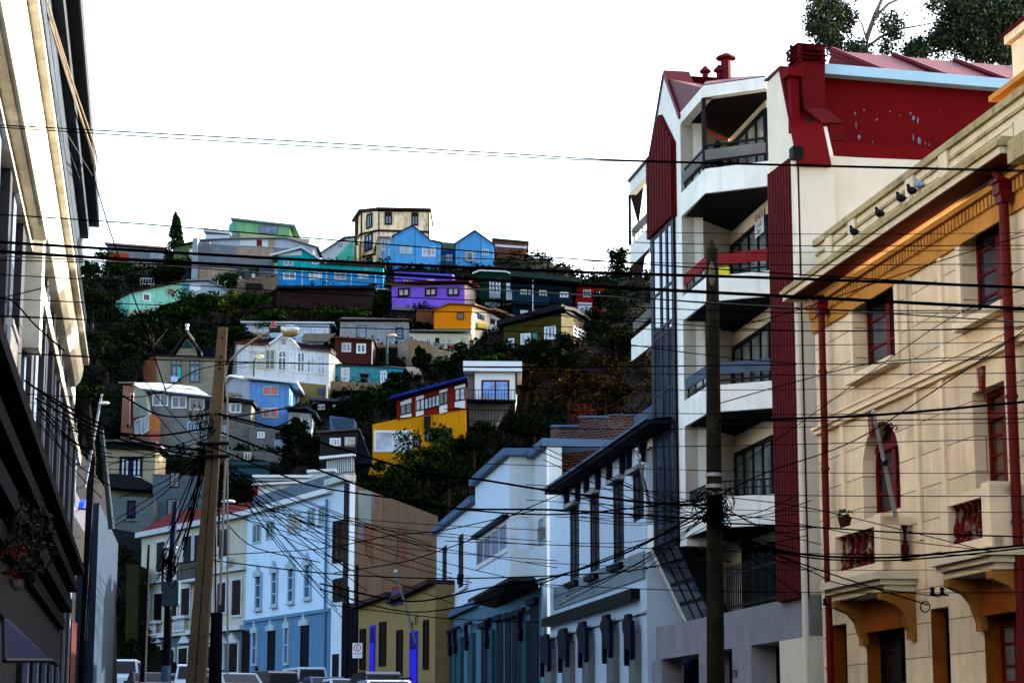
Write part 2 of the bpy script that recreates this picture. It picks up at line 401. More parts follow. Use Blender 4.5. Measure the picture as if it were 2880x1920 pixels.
class House:
    def __init__(s, name, label, cat, z, poly, mat, D=None, tilt=0., back=7., ext=1.2, roof=None, rmat=None, th=.18, oh=.35, group=None, wall='wall', wlabel=None):
        P = nv(z, *poly); s.z = z
        yb = max(p[1] for p in P); xl = min(p[0] for p in P); xr = max(p[0] for p in P)
        D = Dy(yb) if (D is None or (D < 229.5 and D > Dy(yb) - 1)) else D; s.D = D; s.tilt = tilt; s.back = back
        s.F = frame_2(xl, yb, D, xr, yb, D + tilt); F = s.F
        s.T = thing(name, label, cat, F.P((F.uv(xl, yb)[0] + F.uv(xr, yb)[0]) / 2, zat(xl, yb, D)), group)
        q = [list(F.uv(*p)) for p in P]; z0 = min(p[1] for p in q); z1 = max(p[1] for p in q)
        for p in q:
            if p[1] < z0 + .25 * (z1 - z0): p[1] -= ext
        s.q = q
        MB().poly(F, q, -back, 0).build(wall, mat, s.T, wlabel)
        if roof:
            s.roof = seg_roof(s.T, F, [F.uv(*p) for p in nv(z, *roof)], rmat, th, oh, back)
    def win(s, x0, y0, x1, y1, **k):
        z = k.pop('z', s.z); F = k.pop('F', s.F)
        (a, b_), (c, d) = nv(z, (x0, y0), (x1, y1))
        u0, u1, z0, z1 = rect(F, a, b_, c, d)
        return window(s.T, F, u0, u1, z0, z1, **k)
    def patch(s, poly, mat, name='panel', o0=0., o1=.03, label=None, z=None, F=None):
        F = F or s.F
        return MB().poly(F, [F.uv(*p) for p in nv(z or s.z, *poly)], o0, o1).build(name, mat, s.T, label)
    def rail(s, x0, y0, x1, y1, h, n=10, z=None, mat=None, off=1.0, F=None, name='railing', th=.02):
        F = F or s.F; z = z or s.z; (a, b_), (c, d) = nv(z, (x0, y0), (x1, y1)); mb = MB()
        p0 = F.uv(a, b_, off); p1 = F.uv(c, d, off)
        for i in range(n + 1):
            t = i / n; u = p0[0] + (p1[0] - p0[0]) * t; zz = p0[1] + (p1[1] - p0[1]) * t
            mb.box(F, u - th, u + th, zz - h, zz, off - th, off + th)
        for k in (0, -h + .08):
            mb.poly(F, [(p0[0], p0[1] + k - .03), (p1[0], p1[1] + k - .03), (p1[0], p1[1] + k + .03), (p0[0], p0[1] + k + .03)], off - th * 1.4, off + th * 1.4)
        return mb.build(name, mat or BLACK(), s.T)
    def side(s, pts2, x1y1, D1, poly, mat, th=.25, z=None, name='side_wall', label=None):
        """extra wall starting at photo point pts2 with depth of the front plane there, running to x1y1 at D1"""
        z = z or s.z; a = n1(z, *pts2); b_ = n1(z, *x1y1); D1 = s.D + min(4.2, max(1.5, D1 - s.D))
        u, zz = s.F.uv(*a); p = s.F.P(u, zz); G = frame_2(a[0], a[1], p.y, b_[0], b_[1], D1)
        MB().poly(G, [G.uv(*q) for q in nv(z, *poly)], -th, .01).build(name, mat, s.T, label)
        return G
REDM = M('red_trim', S(95, 22, 14), var=.3); BRN = M('brown_trim', (.045, .02, .013), var=.3)
TIN = M('tin_roof', (.22, .25, .27), rough=.6, var=.3, pat='vcor', per=.25, streak=.4)
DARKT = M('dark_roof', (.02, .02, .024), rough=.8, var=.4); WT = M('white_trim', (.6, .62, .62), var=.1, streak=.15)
GREY = M('grey_render', (.2, .2, .19), var=.35, streak=.55, grime=.3); CONC = M('concrete_wall', (.24, .225, .2), var=.35, streak=.75, grime=.45)
TANR = M('tan_render', (.24, .17, .1), var=.25, streak=.5); CREAM = M('cream_render', (.42, .36, .24), var=.15, streak=.35)
WCOR = M('white_corrugated', (.55, .6, .62), var=.22, pat='vcor', per=.3, streak=.45)
# ---- skyline
h = House('shack', 'low orange and grey shack with pinkish tin roof at left end of the skyline', 'house', 'A',
          [(345, 440), (885, 480), (885, 640), (345, 600)], M('shack_grey', (.24, .26, .27), var=.25, pat='vboard', per=.5), D=233, back=5,
          roof=[(330, 425), (890, 468)], rmat=M('pink_tin', (.4, .24, .2), var=.25))
h.patch([(372, 497), (543, 510), (540, 598), (372, 588)], M('orange_board', (.42, .08, .025), var=.2), 'wall_panel', label='orange wall panel')
h.patch([(600, 590), (885, 612), (885, 655), (600, 640)], M('pink_render', (.35, .24, .2)), 'wall_panel', .0, .06)
h.win(745, 508, 822, 552, gm=GLASSB(), nx=3); h.win(830, 512, 880, 555, gm=CURT(), nx=2)
h = House('hut', 'small olive green hut with lean-to roof beside the conifer and big concrete wall', 'house', 'A', [(965, 455), (1150, 412), (1148, 640), (965, 640)],
          M('olive_board', (.13, .17, .08), var=.3, streak=.3), D=231, back=4, roof=[(955, 455), (1152, 408)], rmat=DARKT, th=.12)
h.patch([(1005, 605), (1135, 610), (1135, 700), (1005, 700)], M('dark_red_wall', (.05, .008, .008)), 'porch', 0, 1.2)
h.patch([(1110, 470), (1150, 462), (1150, 560), (1110, 560)], WT, 'door')
h.rail(1060, 700, 1140, 705, 1.6, n=5, mat=WHITEP())
h = House('white_shed', 'plain white boarded shed at skyline left of the green house', 'shed', 'A', [(1258, 330), (1480, 335), (1480, 385), (1255, 385)],
          M('shed_white', (.62, .66, .68), pat='clap', per=.5), D=238, back=4, roof=[(1255, 305), (1482, 330)], rmat=WT, th=.35)
h = House('green_house', 'pale green house with tin roof and triple blue window at top left of the hill', 'house', 'A',
          [(1522, 205), (2052, 252), (2052, 348), (2238, 378), (2225, 425), (1580, 400), (1522, 380)], M('green_board', S(150, 200, 150, .75), pat='vboard', per=1.2, var=.12, streak=.25), D=240, back=8, ext=3,
          roof=[(1512, 196), (2095, 262)], rmat=TIN, th=.22)
h.patch([(1582, 322), (2240, 380), (2228, 422), (1582, 400)], M('yellowed_render', (.45, .4, .24), streak=.4), 'lower_wall', 0, .25)
h.side((1522, 205), (1482, 240), 246, [(1522, 205), (1482, 245), (1475, 372), (1522, 378)], M('green_side', S(120, 190, 170, .6)))
h.win(1760, 246, 1940, 322, fm=GREY, gm=GLASSB(), nx=3, fw=.12)
h.patch([(1540, 320), (1584, 322), (1584, 400), (1540, 400)], GREY, 'post', 0, .4)
h = House('long_shed', 'long pale blue grey shed with red and tan panels above the concrete wall', 'shed', 'A',
          [(1200, 395), (1515, 378), (2010, 372), (2300, 455), (2270, 500), (1540, 470), (1200, 460)], M('pale_sheet', (.42, .47, .52), pat='vcor', per=.4, streak=.25), D=234, back=5, ext=1,
          roof=[(1195, 392), (1515, 376), (2010, 371), (2312, 456)], rmat=TIN, th=.12)
h.patch([(1584, 385), (1740, 382), (1740, 440), (1584, 432)], WT, 'wall_panel', label='white wall panel')
h.patch([(1742, 384), (1790, 382), (1790, 442), (1742, 440)], M('red_panel', (.22, .02, .02)), 'wall_panel', label='dark red wall panel')
h.patch([(1791, 382), (1850, 380), (1850, 448), (1791, 443)], WT, 'wall_panel', label='white wall panel beside tan one'); h.patch([(1851, 380), (1910, 380), (1910, 450), (1851, 448)], M('tan_panel', (.4, .28, .2)), 'wall_panel', label='tan wall panel')
h = House('retaining_wall', 'tall grey stained concrete retaining wall left of the turquoise houses', 'wall', 'A',
          [(1158, 374), (1195, 376), (1195, 400), (1300, 400), (1302, 418), (1545, 438), (1900, 452), (2270, 475), (2250, 640), (1935, 720), (1500, 765), (1150, 765)],
          M('big_concrete', (.2, .21, .225), var=.4, streak=.6, grime=.4, stain=(.1, .11, .13), scale=.35), D=229, back=3)
h.patch([(1150, 380), (1194, 376), (1190, 760), (1135, 765)], M('buttress_grey', (.32, .36, .38), streak=.5), 'buttress', 0, .7)
h.patch([(1545, 448), (1900, 460), (1900, 560), (1560, 560)], M('patched_render', (.34, .27, .2), var=.4, grime=.4, stain=(.5, .2, .05)), 'render_patch', 0, .04)
h.patch([(1200, 650), (1540, 640), (1500, 755), (1200, 755)], M('patched_render'  , (.3, .24, .2)), 'render_patch', 0, .05)
# ---- octagonal peach building
PE = M('peach_boards', S(255, 222, 182, 1), var=.16, pat='vboard', per=1.1, rust=.42, streak=.5, stain=(.3, .11, .03))
h = House('corner_house', 'tall peach house with faceted front and brown trim on top of the skyline', 'house', 'B', [(545, 118), (1030, 122), (1028, 640), (545, 640)], PE, D=238, back=8,
          roof=[(545, 106), (1030, 116)], rmat=BRN, th=.3)
a = n1('B', 545, 110); G = frame_2(a[0], a[1], 238, *n1('B', 385, 130), 241.5)
MB().poly(G, [G.uv(*q) for q in nv('B', (385, 130), (545, 118), (545, 640), (385, 640))], -.4, 0).build('wall', PE, h.T)
seg_roof(h.T, G, [G.uv(*q) for q in nv('B', (385, 122), (545, 106))], BRN, .3, .3, .3)
a = n1('B', 385, 130); G2 = frame_2(a[0], a[1], 241.5, *n1('B', 325, 215), 248)
MB().poly(G2, [G2.uv(*q) for q in nv('B', (325, 222), (385, 135), (385, 640), (325, 600))], -.4, 0).build('wall', PE, h.T)
seg_roof(h.T, G2, [G2.uv(*q) for q in nv('B', (322, 215), (385, 122))], BRN, .3, .3, .3)
for F_, pp in ((h.F, [(545, 286), (1030, 300), (1030, 318), (545, 304)]), (G, [(385, 322), (545, 286), (545, 304), (385, 340)]), (G, [(385, 540), (545, 500), (545, 516), (385, 556)]), (G2, [(325, 385), (385, 322), (385, 340), (325, 403)])):
    h.patch(pp, BRN, 'string_course', 0, .15, F=F_)
for F_, x in ((h.F, 548), (h.F, 1018), (G, 387)): h.patch([(x, 125), (x + 9, 125), (x + 9, 600), (x, 600)], BRN, 'corner_board', 0, .1, F=F_)
for x0, y0, x1, y1, F_ in ((606, 150, 676, 240, h.F), (858, 152, 922, 248, h.F), (443, 150, 492, 262, G), (427, 345, 494, 470, G), (340, 210, 357, 330, G2), (440, 555, 490, 630, G)):
    h.win(x0, y0, x1, y1, F=F_, fm=BRN, gm=GLASSB(), nx=2, fw=.14, d=.15)
h.patch([(606, 122), (676, 124), (676, 150), (606, 150)], BRN, 'shutter_box', 0, .14); h.patch([(858, 126), (922, 128), (922, 152), (858, 152)], BRN, 'shutter_box', 0, .14)
# shed below it
h = House('lean_to', 'white and green sheeted lean-to huddled left of the peach corner house', 'shed', 'B', [(20, 500), (240, 370), (320, 360), (320, 640), (20, 640)],
          M('pale_boards', (.5, .52, .5), pat='vcor', per=.4), D=239, back=4, roof=[(20, 500), (225, 365), (325, 355)], rmat=TIN, th=.1)
h.patch([(150, 545), (310, 380), (315, 630), (150, 630)], M('green_net', (.1, .45, .32), var=.4), 'netting', 0, .1); h.win(163, 405, 218, 462, gm=GLASSB())
h = House('small_gable_house', 'little white gabled house squeezed between the peach house and blue gables', 'house', 'B', [(525, 380), (545, 355), (650, 358), (640, 600), (525, 600)], CREAM, D=236, back=3,
          roof=[(505, 465), (545, 355), (655, 360)], rmat=WT, th=.12); h.win(578, 385, 640, 470, gm=GLASSB(), nx=2); h.win(570, 480, 640, 560, gm=GLASS(), nx=2)
# ---- twin blue gables
BL = M('blue_board', S(98, 165, 208, .95), var=.22, pat='vboard', per=2.4, streak=.45, stain=(.02, .08, .16))
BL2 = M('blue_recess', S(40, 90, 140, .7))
h = House('gabled_house', 'bright blue house with two pointed gables joined by a green roof on the hilltop', 'house', 'B',
          [(682, 350), (865, 252), (1040, 392), (1130, 412), (1130, 612), (682, 605)], BL, D=228, back=9, roof=[(680, 352), (865, 252), (1040, 390), (1133, 410)], rmat=M('teal_edge', S(40, 95, 130, .6)), th=.12, oh=.2)
G = h.side((682, 350), (590, 520), 234, [(682, 352), (590, 520), (596, 610), (682, 605)], BL)
h.win(643, 465, 662, 538, F=G, gm=CURT())
h.win(740, 434, 870, 517, gm=CURT(), nx=4, fw=.1); h.win(958, 449, 1084, 541, gm=CURT(), nx=3, fw=.1)
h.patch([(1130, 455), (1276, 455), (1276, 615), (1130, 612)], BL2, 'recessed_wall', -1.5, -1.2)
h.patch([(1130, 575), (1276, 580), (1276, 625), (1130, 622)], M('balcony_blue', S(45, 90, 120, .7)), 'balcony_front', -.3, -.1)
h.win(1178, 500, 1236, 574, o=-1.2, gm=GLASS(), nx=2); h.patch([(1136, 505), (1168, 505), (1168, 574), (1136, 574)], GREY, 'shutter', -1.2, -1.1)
h.patch([(1272, 418), (1452, 300), (1630, 428), (1630, 640), (1272, 625)], BL, 'wall', -7, -.05, label='right gable wall')
seg_roof(h.T, h.F, [h.F.uv(*q) for q in nv('B', (1268, 420), (1452, 299), (1634, 430))], MATS['teal_edge'], .12, .2, 7)
a_, b2 = nv('B', (1010, 356), (1312, 378)); MB().poly(h.F, [h.F.uv(*q) for q in nv('B', (1015, 357), (1310, 376), (1262, 456), (1130, 456), (1128, 412), (1042, 390))], -2.2, -1.9).build('roof', M('green_roof', (.1, .15, .09), rough=.7, var=.3), h.T, 'mossy green middle roof')
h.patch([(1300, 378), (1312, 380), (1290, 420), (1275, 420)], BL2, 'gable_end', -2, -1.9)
w_ = h.win(1376, 497, 1432, 578, gm=GLASS(), nx=1); h.win(1522, 470, 1583, 530, gm=GLASSB(), nx=3)
for a, c in ((1352, 1376), (1432, 1458)): h.win(a, 492, c, 575, gm=GLASSB(), nx=1, nz=3, fw=.07, o=.05, name='shutter')
h.patch([(1282, 655), (1420, 665), (1420, 700), (1282, 700)], GREY, 'foundation', 0, .1)
h = House('rusty_box_house', 'rust streaked metal clad box house at right end of the skyline', 'house', 'B', [(1632, 385), (1945, 410), (1935, 660), (1630, 645)],
          M('rusty_sheet', (.2, .13, .12), var=.4, rust=.9, streak=.5, pat='vcor', per=.3), D=232, back=5, roof=[(1625, 378), (1948, 407)], rmat=GREY, th=.1)
h.patch([(1635, 424), (1942, 445), (1940, 467), (1635, 445)], WT, 'band', 0, .1)
h.patch([(1940, 610), (1972, 620), (1965, 640), (1940, 632)], REDM, 'awning', -1, .2)
# ---- turquoise and blue long house
TQ = M('turquoise_board', S(40, 180, 180, .85), var=.22, pat='vboard', per=2.2); LB = M('sky_blue_board', S(45, 150, 205, .95), var=.22, pat='vboard', per=.9, streak=.45)
h = House('long_blue_house', 'long two tone house, turquoise above and sky blue below, on a rust brown base', 'house', 'N',
          [(781, 758), (1078, 757), (1078, 808), (781, 808)], LB, D=226, back=6, ext=.2)
TT = h
h.patch([(781, 722), (849, 700), (905, 733), (1078, 752), (1078, 766), (781, 766)], TQ, 'upper_wall', -6, .06, label='turquoise upper wall', z='N')
seg_roof(h.T, h.F, [h.F.uv(*q) for q in ((764, 722), (849, 700), (915, 742))], WT, .2, .5, 6)
seg_roof(h.T, h.F, [h.F.uv(*q) for q in ((905, 742), (1080, 751))], M('brown_tin', (.12, .06, .03), var=.4), .12, .5, 6)
h.patch([(783, 716), (849, 704), (849, 718), (783, 720)], WT, 'gable_board', .0, .1, z='N')
for a, b_, c, d, zz in ((1990, 678, 2108, 755, 'A'), (2232, 672, 2335, 755, 'A'), (135, 680, 246, 757, 'B'), (350, 685, 462, 752, 'B'), (-22, 672, 18, 750, 'B')):
    h.win(a, b_, c, d, z=zz, gm=CURT() if a in (2232, 350) else GLASSB(), nx=2, fw=.13)
h.win(1995, 570, 2080, 625, z='A', gm=GLASSB(), o=.06); h.win(2262, 575, 2330, 612, z='A', gm=GLASSB(), o=.06); h.win(410, 655, 500, 668, z='B', gm=GLASSB(), o=.06)
for x in (2165, ): h.patch([(x, 640), (x + 8, 640), (x + 8, 828), (x, 828)], WT, 'downpipe', 0, .08, z='A')
for x in (58, 290, 518): h.patch([(x, 680), (x + 8, 680), (x + 8, 825), (x, 825)], WT, 'downpipe', 0, .08, z='B')
h.patch([(1890, 560), (1940, 560), (1940, 690), (1890, 690)], WT, 'porch_side', -2, -1.8, z='A')
h = House('basement_wall', 'rust red brick basement wall in shade under the long blue house', 'wall', 'N', [(781, 812), (1050, 808), (1050, 862), (775, 866)],
          M('rust_brick', (.05, .012, .006), pat='brick', per=.35, stain=(.03, .012, .01), var=.5), D=224.5, back=2)
h.patch([(779, 806), (1054, 806), (1054, 813), (779, 813)], DARKT, 'coping', -2, .6, z='N')
h = House('terrace_house', 'small turquoise house with white door behind a terrace of potted plants', 'house', 'A', [(1562, 568), (1732, 562), (1830, 575), (1830, 720), (1548, 725)],
          TQ, D=224.5, back=4, roof=[(1555, 566), (1732, 560), (1905, 572)], rmat=TIN, th=.12)
h.patch([(1636, 650), (1690, 650), (1690, 718), (1634, 718)], WT, 'door'); h.win(1728, 640, 1776, 712, nx=2, nz=2, gm=CURT()); h.win(1782, 640, 1832, 712, nx=2, nz=2, gm=CURT())
h = House('terrace_wall', 'sloping tan terrace wall with brick lattice top below turquoise house', 'wall', 'A', [(1400, 805), (1640, 765), (1930, 720), (1930, 828), (1640, 850), (1490, 870), (1480, 850)],
          M('tan_wall', (.2, .15, .11), streak=.5, var=.3), D=222, back=1.5, ext=2)
h.patch([(1400, 790), (1640, 745), (1925, 705), (1925, 722), (1640, 768), (1400, 808)], M('lattice_brick', (.2, .05, .02), pat='brick', per=.3), 'lattice', -.3, .05)
h.patch([(1640, 795), (1800, 800), (1795, 860), (1640, 850)], DARKT, 'fence_panel', .4, .5)
r = random.Random(5)
POTM = M('white_pot', (.7, .7, .68)); PLM = M('pot_plant', (.02, .06, .012), island=[(.008, .02, .006), (.03, .08, .02), (.1, .12, .03)])
def leaves(mb, c, rad, n, size, rr, flat=1.0):
    for _ in range(n):
        while True:
            v = Vector((rr.uniform(-1, 1), rr.uniform(-1, 1), rr.uniform(-1, 1)))
            if v.length < 1: break
        p = Vector(c) + Vector((v.x * rad[0], v.y * rad[1], v.z * rad[2]))
        a = Vector((rr.gauss(0, 1), rr.gauss(0, 1), rr.gauss(0, 1) * flat)).normalized(); b_ = a.orthogonal().normalized()
        b_ = (b_ * math.cos(rr.random() * 6.28) + a.cross(b_) * math.sin(rr.random() * 6.28)); s_ = size * rr.uniform(.6, 1.3); c2 = a.cross(b_)
        mb.v += [p - b_ * s_, p - c2 * s_ * .45, p + b_ * s_, p + c2 * s_ * .45]; i = len(mb.v) - 4; mb.f.append([i, i + 1, i + 2, i + 3]); mb.uv += [(0, 0)] * 4
for k, (x, y) in enumerate(((1450, 772), (1500, 762), (1548, 775), (1585, 740), (1712, 720), (1390, 785))):
    p = at(*n1('A', x, y), 221.8); t = thing('potted_plant', 'white pot of greenery on the brick lattice terrace below the turquoise house', 'plant', (p.x, p.y, p.z - .3), 'potted plants on the terrace wall')
    MB().lathe((p.x, p.y, p.z - .3), [(.14, 0), (.24, .45), (.25, .5)], 8).build('pot', POTM, t)
    m_ = MB(); leaves(m_, (p.x, p.y, p.z + .5), (.6, .5, .45), 60, .22, r); m_.build('foliage', PLM, t)
MNT = M('mint_board', S(150, 218, 200, .75), var=.22, pat='vboard', per=1.4, streak=.45)
h = House('mint_house', 'long mint green cottage with two grey windows half hidden by shrubs', 'house', 'A', [(545, 885), (1058, 778), (1050, 940), (830, 1000), (680, 1062), (540, 1092)], MNT, D=214, tilt=3, back=6, ext=1.5,
          roof=[(538, 884), (1062, 768)], rmat=BRN, th=.14)
h.win(670, 880, 742, 962, fm=WHITEP(), gm=M('board_grey', (.12, .13, .15)), nx=1, fw=.12); h.win(897, 830, 972, 912, gm=MATS['board_grey'], nx=1, fw=.1, fm=CREAM)
G = h.side((1052, 778), (1480, 866), 219, [(1052, 782), (1290, 772), (1400, 815), (1480, 870), (1480, 900), (1052, 950)], M('pale_gable', (.34, .38, .42), var=.15))
seg_roof(h.T, G, [G.uv(*q) for q in nv('A', (1052, 770), (1290, 764), (1490, 872))], TIN, .12, .3, 4)
h.patch([(1052, 788), (1110, 795), (1105, 930), (1050, 940)], M('blue_sheet', S(90, 170, 200, .7)), 'wall_panel', 0.02, .06, F=G); h.patch([(1112, 800), (1215, 800), (1215, 850), (1112, 880)], WT, 'wall_panel', 0.02, .06, F=G)
h.patch([(540, 1060), (700, 1030), (800, 1000), (700, 1062), (540, 1094)], CREAM, 'plinth', 0, .1)
t = House('picket_fence', 'short white railing fence below the olive hut on the left hill', 'fence', 'A', [(652, 790), (850, 790), (850, 798), (652, 798)], WT, D=222, back=.1, ext=0, wall='bottom_rail')
t.rail(652, 742, 850, 745, 1.7, n=8, mat=WHITEP(), off=.05)
# ---- purple house
PU = M('purple_render', S(150, 110, 215, .9), var=.22, streak=.45); PU2 = M('violet_render', S(110, 100, 205, .9), var=.22, streak=.45)
PWH = M('pinkish_side', (.62, .5, .46), var=.12, streak=.2)
h = House('purple_house', 'lilac purple house in two tiers with red roof edge and three red framed windows', 'house', 'B', [(672, 815), (1357, 800), (1357, 1002), (676, 1005)], PU, D=220, tilt=-1.5, back=5,
          roof=[(630, 802), (1400, 786)], rmat=REDM, th=.16, oh=.7)
h.patch([(640, 632), (1192, 655), (1192, 800), (640, 800)], PU2, 'upper_wall', -6, -2.5, label='violet upper tier')
G = h.side((1357, 800), (1548, 950), 227, [(1357, 806), (1440, 790), (1470, 830), (1548, 950), (1520, 1012), (1357, 1002)], PWH)
h.patch([(1192, 718), (1250, 722), (1250, 790), (1192, 790)], PWH, 'upper_wall', -2.6, -2.45)
seg_roof(h.T, G, [G.uv(*q) for q in nv('B', (1340, 772), (1445, 776), (1480, 810), (1560, 940))], REDM, .22, .7, 2.5)
h.patch([(1250, 735), (1440, 750), (1440, 778), (1250, 770)], M('salmon_roof', (.35, .1, .07)), 'upper_roof', -4, -2)
for a, b_, c, d in ((732, 838, 842, 912), (986, 836, 1095, 907), (1196, 830, 1307, 905)): h.win(a, b_, c, d, fm=REDM, gm=CURT(), nx=2, fw=.16, d=.15)
h.win(1467, 905, 1480, 968, F=G, fm=REDM, gm=CURT(), nx=1)
for a, b_, c, d in ((730, 708, 803, 772), (950, 710, 1022, 772), (1130, 718, 1165, 768)): h.win(a, b_, c, d, o=-2.5, gm=GLASS() if a != 950 else CURT(), nx=2)
h.patch([(676, 1005), (880, 1008), (880, 1050), (700, 1040)], GREY, 'foundation', -1, .05)
t = House('porch_shelter', 'small white posted shelter with cloth draped beside the purple house', 'shelter', 'B', [(525, 835), (670, 838), (672, 848), (525, 846)], WT, D=219, back=3, ext=0, wall='roof')
for x in (530, 638, 655): t.patch([(x, 846), (x + 6, 846), (x + 6, 1000), (x, 1000)], WT, 'post', -.1, .05)
t.patch([(535, 920), (560, 912), (640, 918), (668, 925), (668, 1000), (520, 995)], M('white_sheet', (.55, .55, .56)), 'cloth', -.6, -.3)
# ---- dark green house and teal row
DG = M('bottle_green_board', S(15, 70, 50, .8), pat='clap', per=.35, var=.2)
h = House('bottle_green_house', 'dark bottle green clapboard house with tall white French doors right of purple house', 'house', 'B',
          [(1452, 700), (1500, 684), (1740, 694), (1810, 720), (1805, 970), (1548, 965), (1452, 790)], DG, D=224, back=6, roof=[(1440, 704), (1500, 680), (1740, 690), (1818, 722)], rmat=WT, th=.16)
h.win(1590, 750, 1692, 935, nx=3, nz=3, gm=GLASS(), fw=.14); h.win(1748, 758, 1802, 945, nx=2, nz=4, gm=CURT(), fw=.12)
h.patch([(1592, 880), (1690, 885), (1690, 935), (1592, 930)], M('lattice_white', (.4, .42, .42), grime=.8), 'balcony_front', .15, .3)
h.patch([(1545, 968), (1800, 978), (1815, 1120), (1560, 1075)], M('blue_grey_wall', S(95, 120, 140, .6), pat='vboard', per=1.6), 'lower_wall', -3, .1)
h.win(1548, 972, 1636, 1070, o=.1, gm=GLASSB(), nx=2, nz=2, fw=.12); h.win(1640, 975, 1732, 1072, o=.1, gm=GLASSB(), nx=2, nz=2, fw=.12); h.win(1738, 980, 1792, 1100, o=.1, gm=GLASS(), nx=2, nz=2, fw=.14)
TE = M('dark_teal_board', S(30, 60, 75, .55), pat='clap', per=.4, var=.2)
h = House('veranda_house', 'long dark teal house with veranda roof and white posts below the rusty box', 'house', 'B', [(1808, 770), (2360, 815), (2380, 1050), (2130, 1090), (1815, 1135)], TE, D=223, back=6, ext=2,
          roof=[(1800, 745), (2010, 762), (2420, 800)], rmat=M('veranda_tin', (.03, .05, .04), grime=.5, stain=(.15, .12, .12)), th=.5, oh=1.2)
for a, b_, c, d in ((1880, 848, 1942, 912), (1955, 850, 1975, 915), (2055, 852, 2128, 925), (2250, 870, 2330, 922)): h.win(a, b_, c, d, gm=GLASS(), nx=2, fw=.16)
h.patch([(1800, 905), (2170, 925), (2130, 1010), (1808, 990)], M('teal_parapet', S(40, 75, 90, .55), var=.2), 'balcony_front', .1, .9)
for x in (1992,): h.patch([(x, 778), (x + 8, 778), (x + 8, 1105), (x, 1105)], WT, 'post', .9, 1.0)
h.patch([(1880, 1040), (1952, 1046), (1950, 1115), (1880, 1125)], WT, 'door', 0, .06); h.patch([(2008, 1040), (2085, 1045), (2085, 1080), (2008, 1095)], WT, 'door', 0, .06)
h.patch([(1815, 675), (2050, 688), (2050, 735), (1815, 725)], M('plum_roof', (.07, .012, .015), var=.3), 'upper_roof', -5, -3)
h = House('cottage', 'tiny cottage with brown gable roof in front of the teal veranda house', 'house', 'B', [(2135, 1070), (2145, 1000), (2195, 925), (2320, 990), (2320, 1060), (2135, 1085)], M('weathered_boards', (.25, .25, .24), streak=.6, pat='vboard', per=.5), D=219, back=3,
          roof=[(2120, 1030), (2190, 912), (2330, 988)], rmat=M('plum_brown', (.05, .03, .03)), th=.14); h.win(2262, 985, 2290, 1040, nx=1, gm=GLASSB())
h = House('red_house', 'small red house partly hidden by leaves at right end of upper row', 'house', 'N', [(1622, 808), (1700, 806), (1702, 890), (1612, 890)], M('bright_red', (.3, .01, .012), var=.3), D=222, back=4, roof=[(1615, 806), (1705, 802)], rmat=DARKT)
h.win(1640, 815, 1662, 835, z='N', gm=GLASS()); h.win(1676, 818, 1692, 835, z='N', gm=CURT()); h.patch([(1625, 850), (1665, 852), (1665, 890), (1625, 890)], WT, 'door', z='N')
p = n1('B', 2310, 720); P3 = at(*p, 224)
t = thing('chimney', 'dark red round chimney pot above the teal veranda roof', 'chimney', (P3.x, P3.y, P3.z - 3)); MB().lathe((P3.x, P3.y, P3.z - 3), [(.3, 0), (.3, 1.7), (.75, 1.9), (.75, 2.1), (.4, 2.2), (.4, 2.6), (.8, 2.8), (.2, 3)], 10).build('stack', M('chimney_red', (.12, .01, .012)), t)
# ---- orange and cream house
OR = M('orange_render', S(225, 140, 15, .8), var=.08, streak=.15); CW = M('cream_side', (.62, .55, .4), var=.1, streak=.2)
h = House('orange_house', 'deep orange fronted house with sunlit cream side wall below the purple house', 'house', 'B', [(1070, 1045), (1215, 990), (1428, 1003), (1424, 1216), (1068, 1222)], OR, D=203, back=4, ext=3,
          roof=[(1062, 1046), (1215, 985), (1430, 998)], rmat=M('edge_ochre', (.2, .08, .01)), th=.1, oh=.2)
h.win(1285, 1058, 1352, 1132, fm=M('brown_frame', (.16, .07, .02)), gm=GLASSB(), nx=2, fw=.16)
G = h.side((1426, 1003), (1592, 1060), 219, [(1426, 1003), (1592, 1062), (1600, 1480), (1420, 1480)], CW, th=.4)
seg_roof(h.T, G, [G.uv(*q) for q in nv('B', (1424, 996), (1600, 1054))], M('fawn_roof', (.25, .14, .09)), .12, .4, 3)
h.win(1468, 1062, 1536, 1142, F=G, fm=DARKT, gm=GLASSB(), nx=2); h.win(1460, 1295, 1534, 1392, F=G, gm=CURT(), nx=3, nz=2, fw=.14)
h.patch([(1462, 1160), (1540, 1178), (1540, 1215), (1462, 1205)], M('yellow_slats', (.5, .38, .08), pat='vboard', per=.3), 'balcony_front', .05, .3, F=G)
h.patch([(1545, 1200), (1568, 1200), (1568, 1480), (1545, 1480)], M('pale_green', (.35, .42, .36)), 'pillar', .02, .2, F=G)
G2 = Frame(G.P(G.uv(*n1('B', 1598, 1062))[0], 0)[:2], G.d * .8 + Vector((.5, 0, 0)))
MB().poly(G2, [G2.uv(*q) for q in nv('B', (1598, 1066), (1722, 1140), (1722, 1500), (1598, 1480))], -3, .0).build('side_wall', M('white_render', (.66, .64, .62), streak=.2), h.T)
seg_roof(h.T, G2, [G2.uv(*q) for q in nv('B', (1590, 1052), (1840, 1150))], MATS['fawn_roof'], .25, .9, 3)
h.win(1595, 1118, 1640, 1175, F=G2, gm=GLASS(), fm=BRN, nx=3); h.win(1672, 1160, 1706, 1205, F=G2, gm=GLASS(), fm=BRN, nx=2)
h.win(1595, 1338, 1640, 1425, F=G2, gm=GLASSB(), fm=GREY, nx=2, nz=2); h.patch([(1648, 1360), (1680, 1375), (1680, 1495), (1645, 1490)], WT, 'door', .01, .05, F=G2); h.win(1692, 1378, 1716, 1440, F=G2, gm=GLASSB(), fm=GREY, nx=1, nz=2)
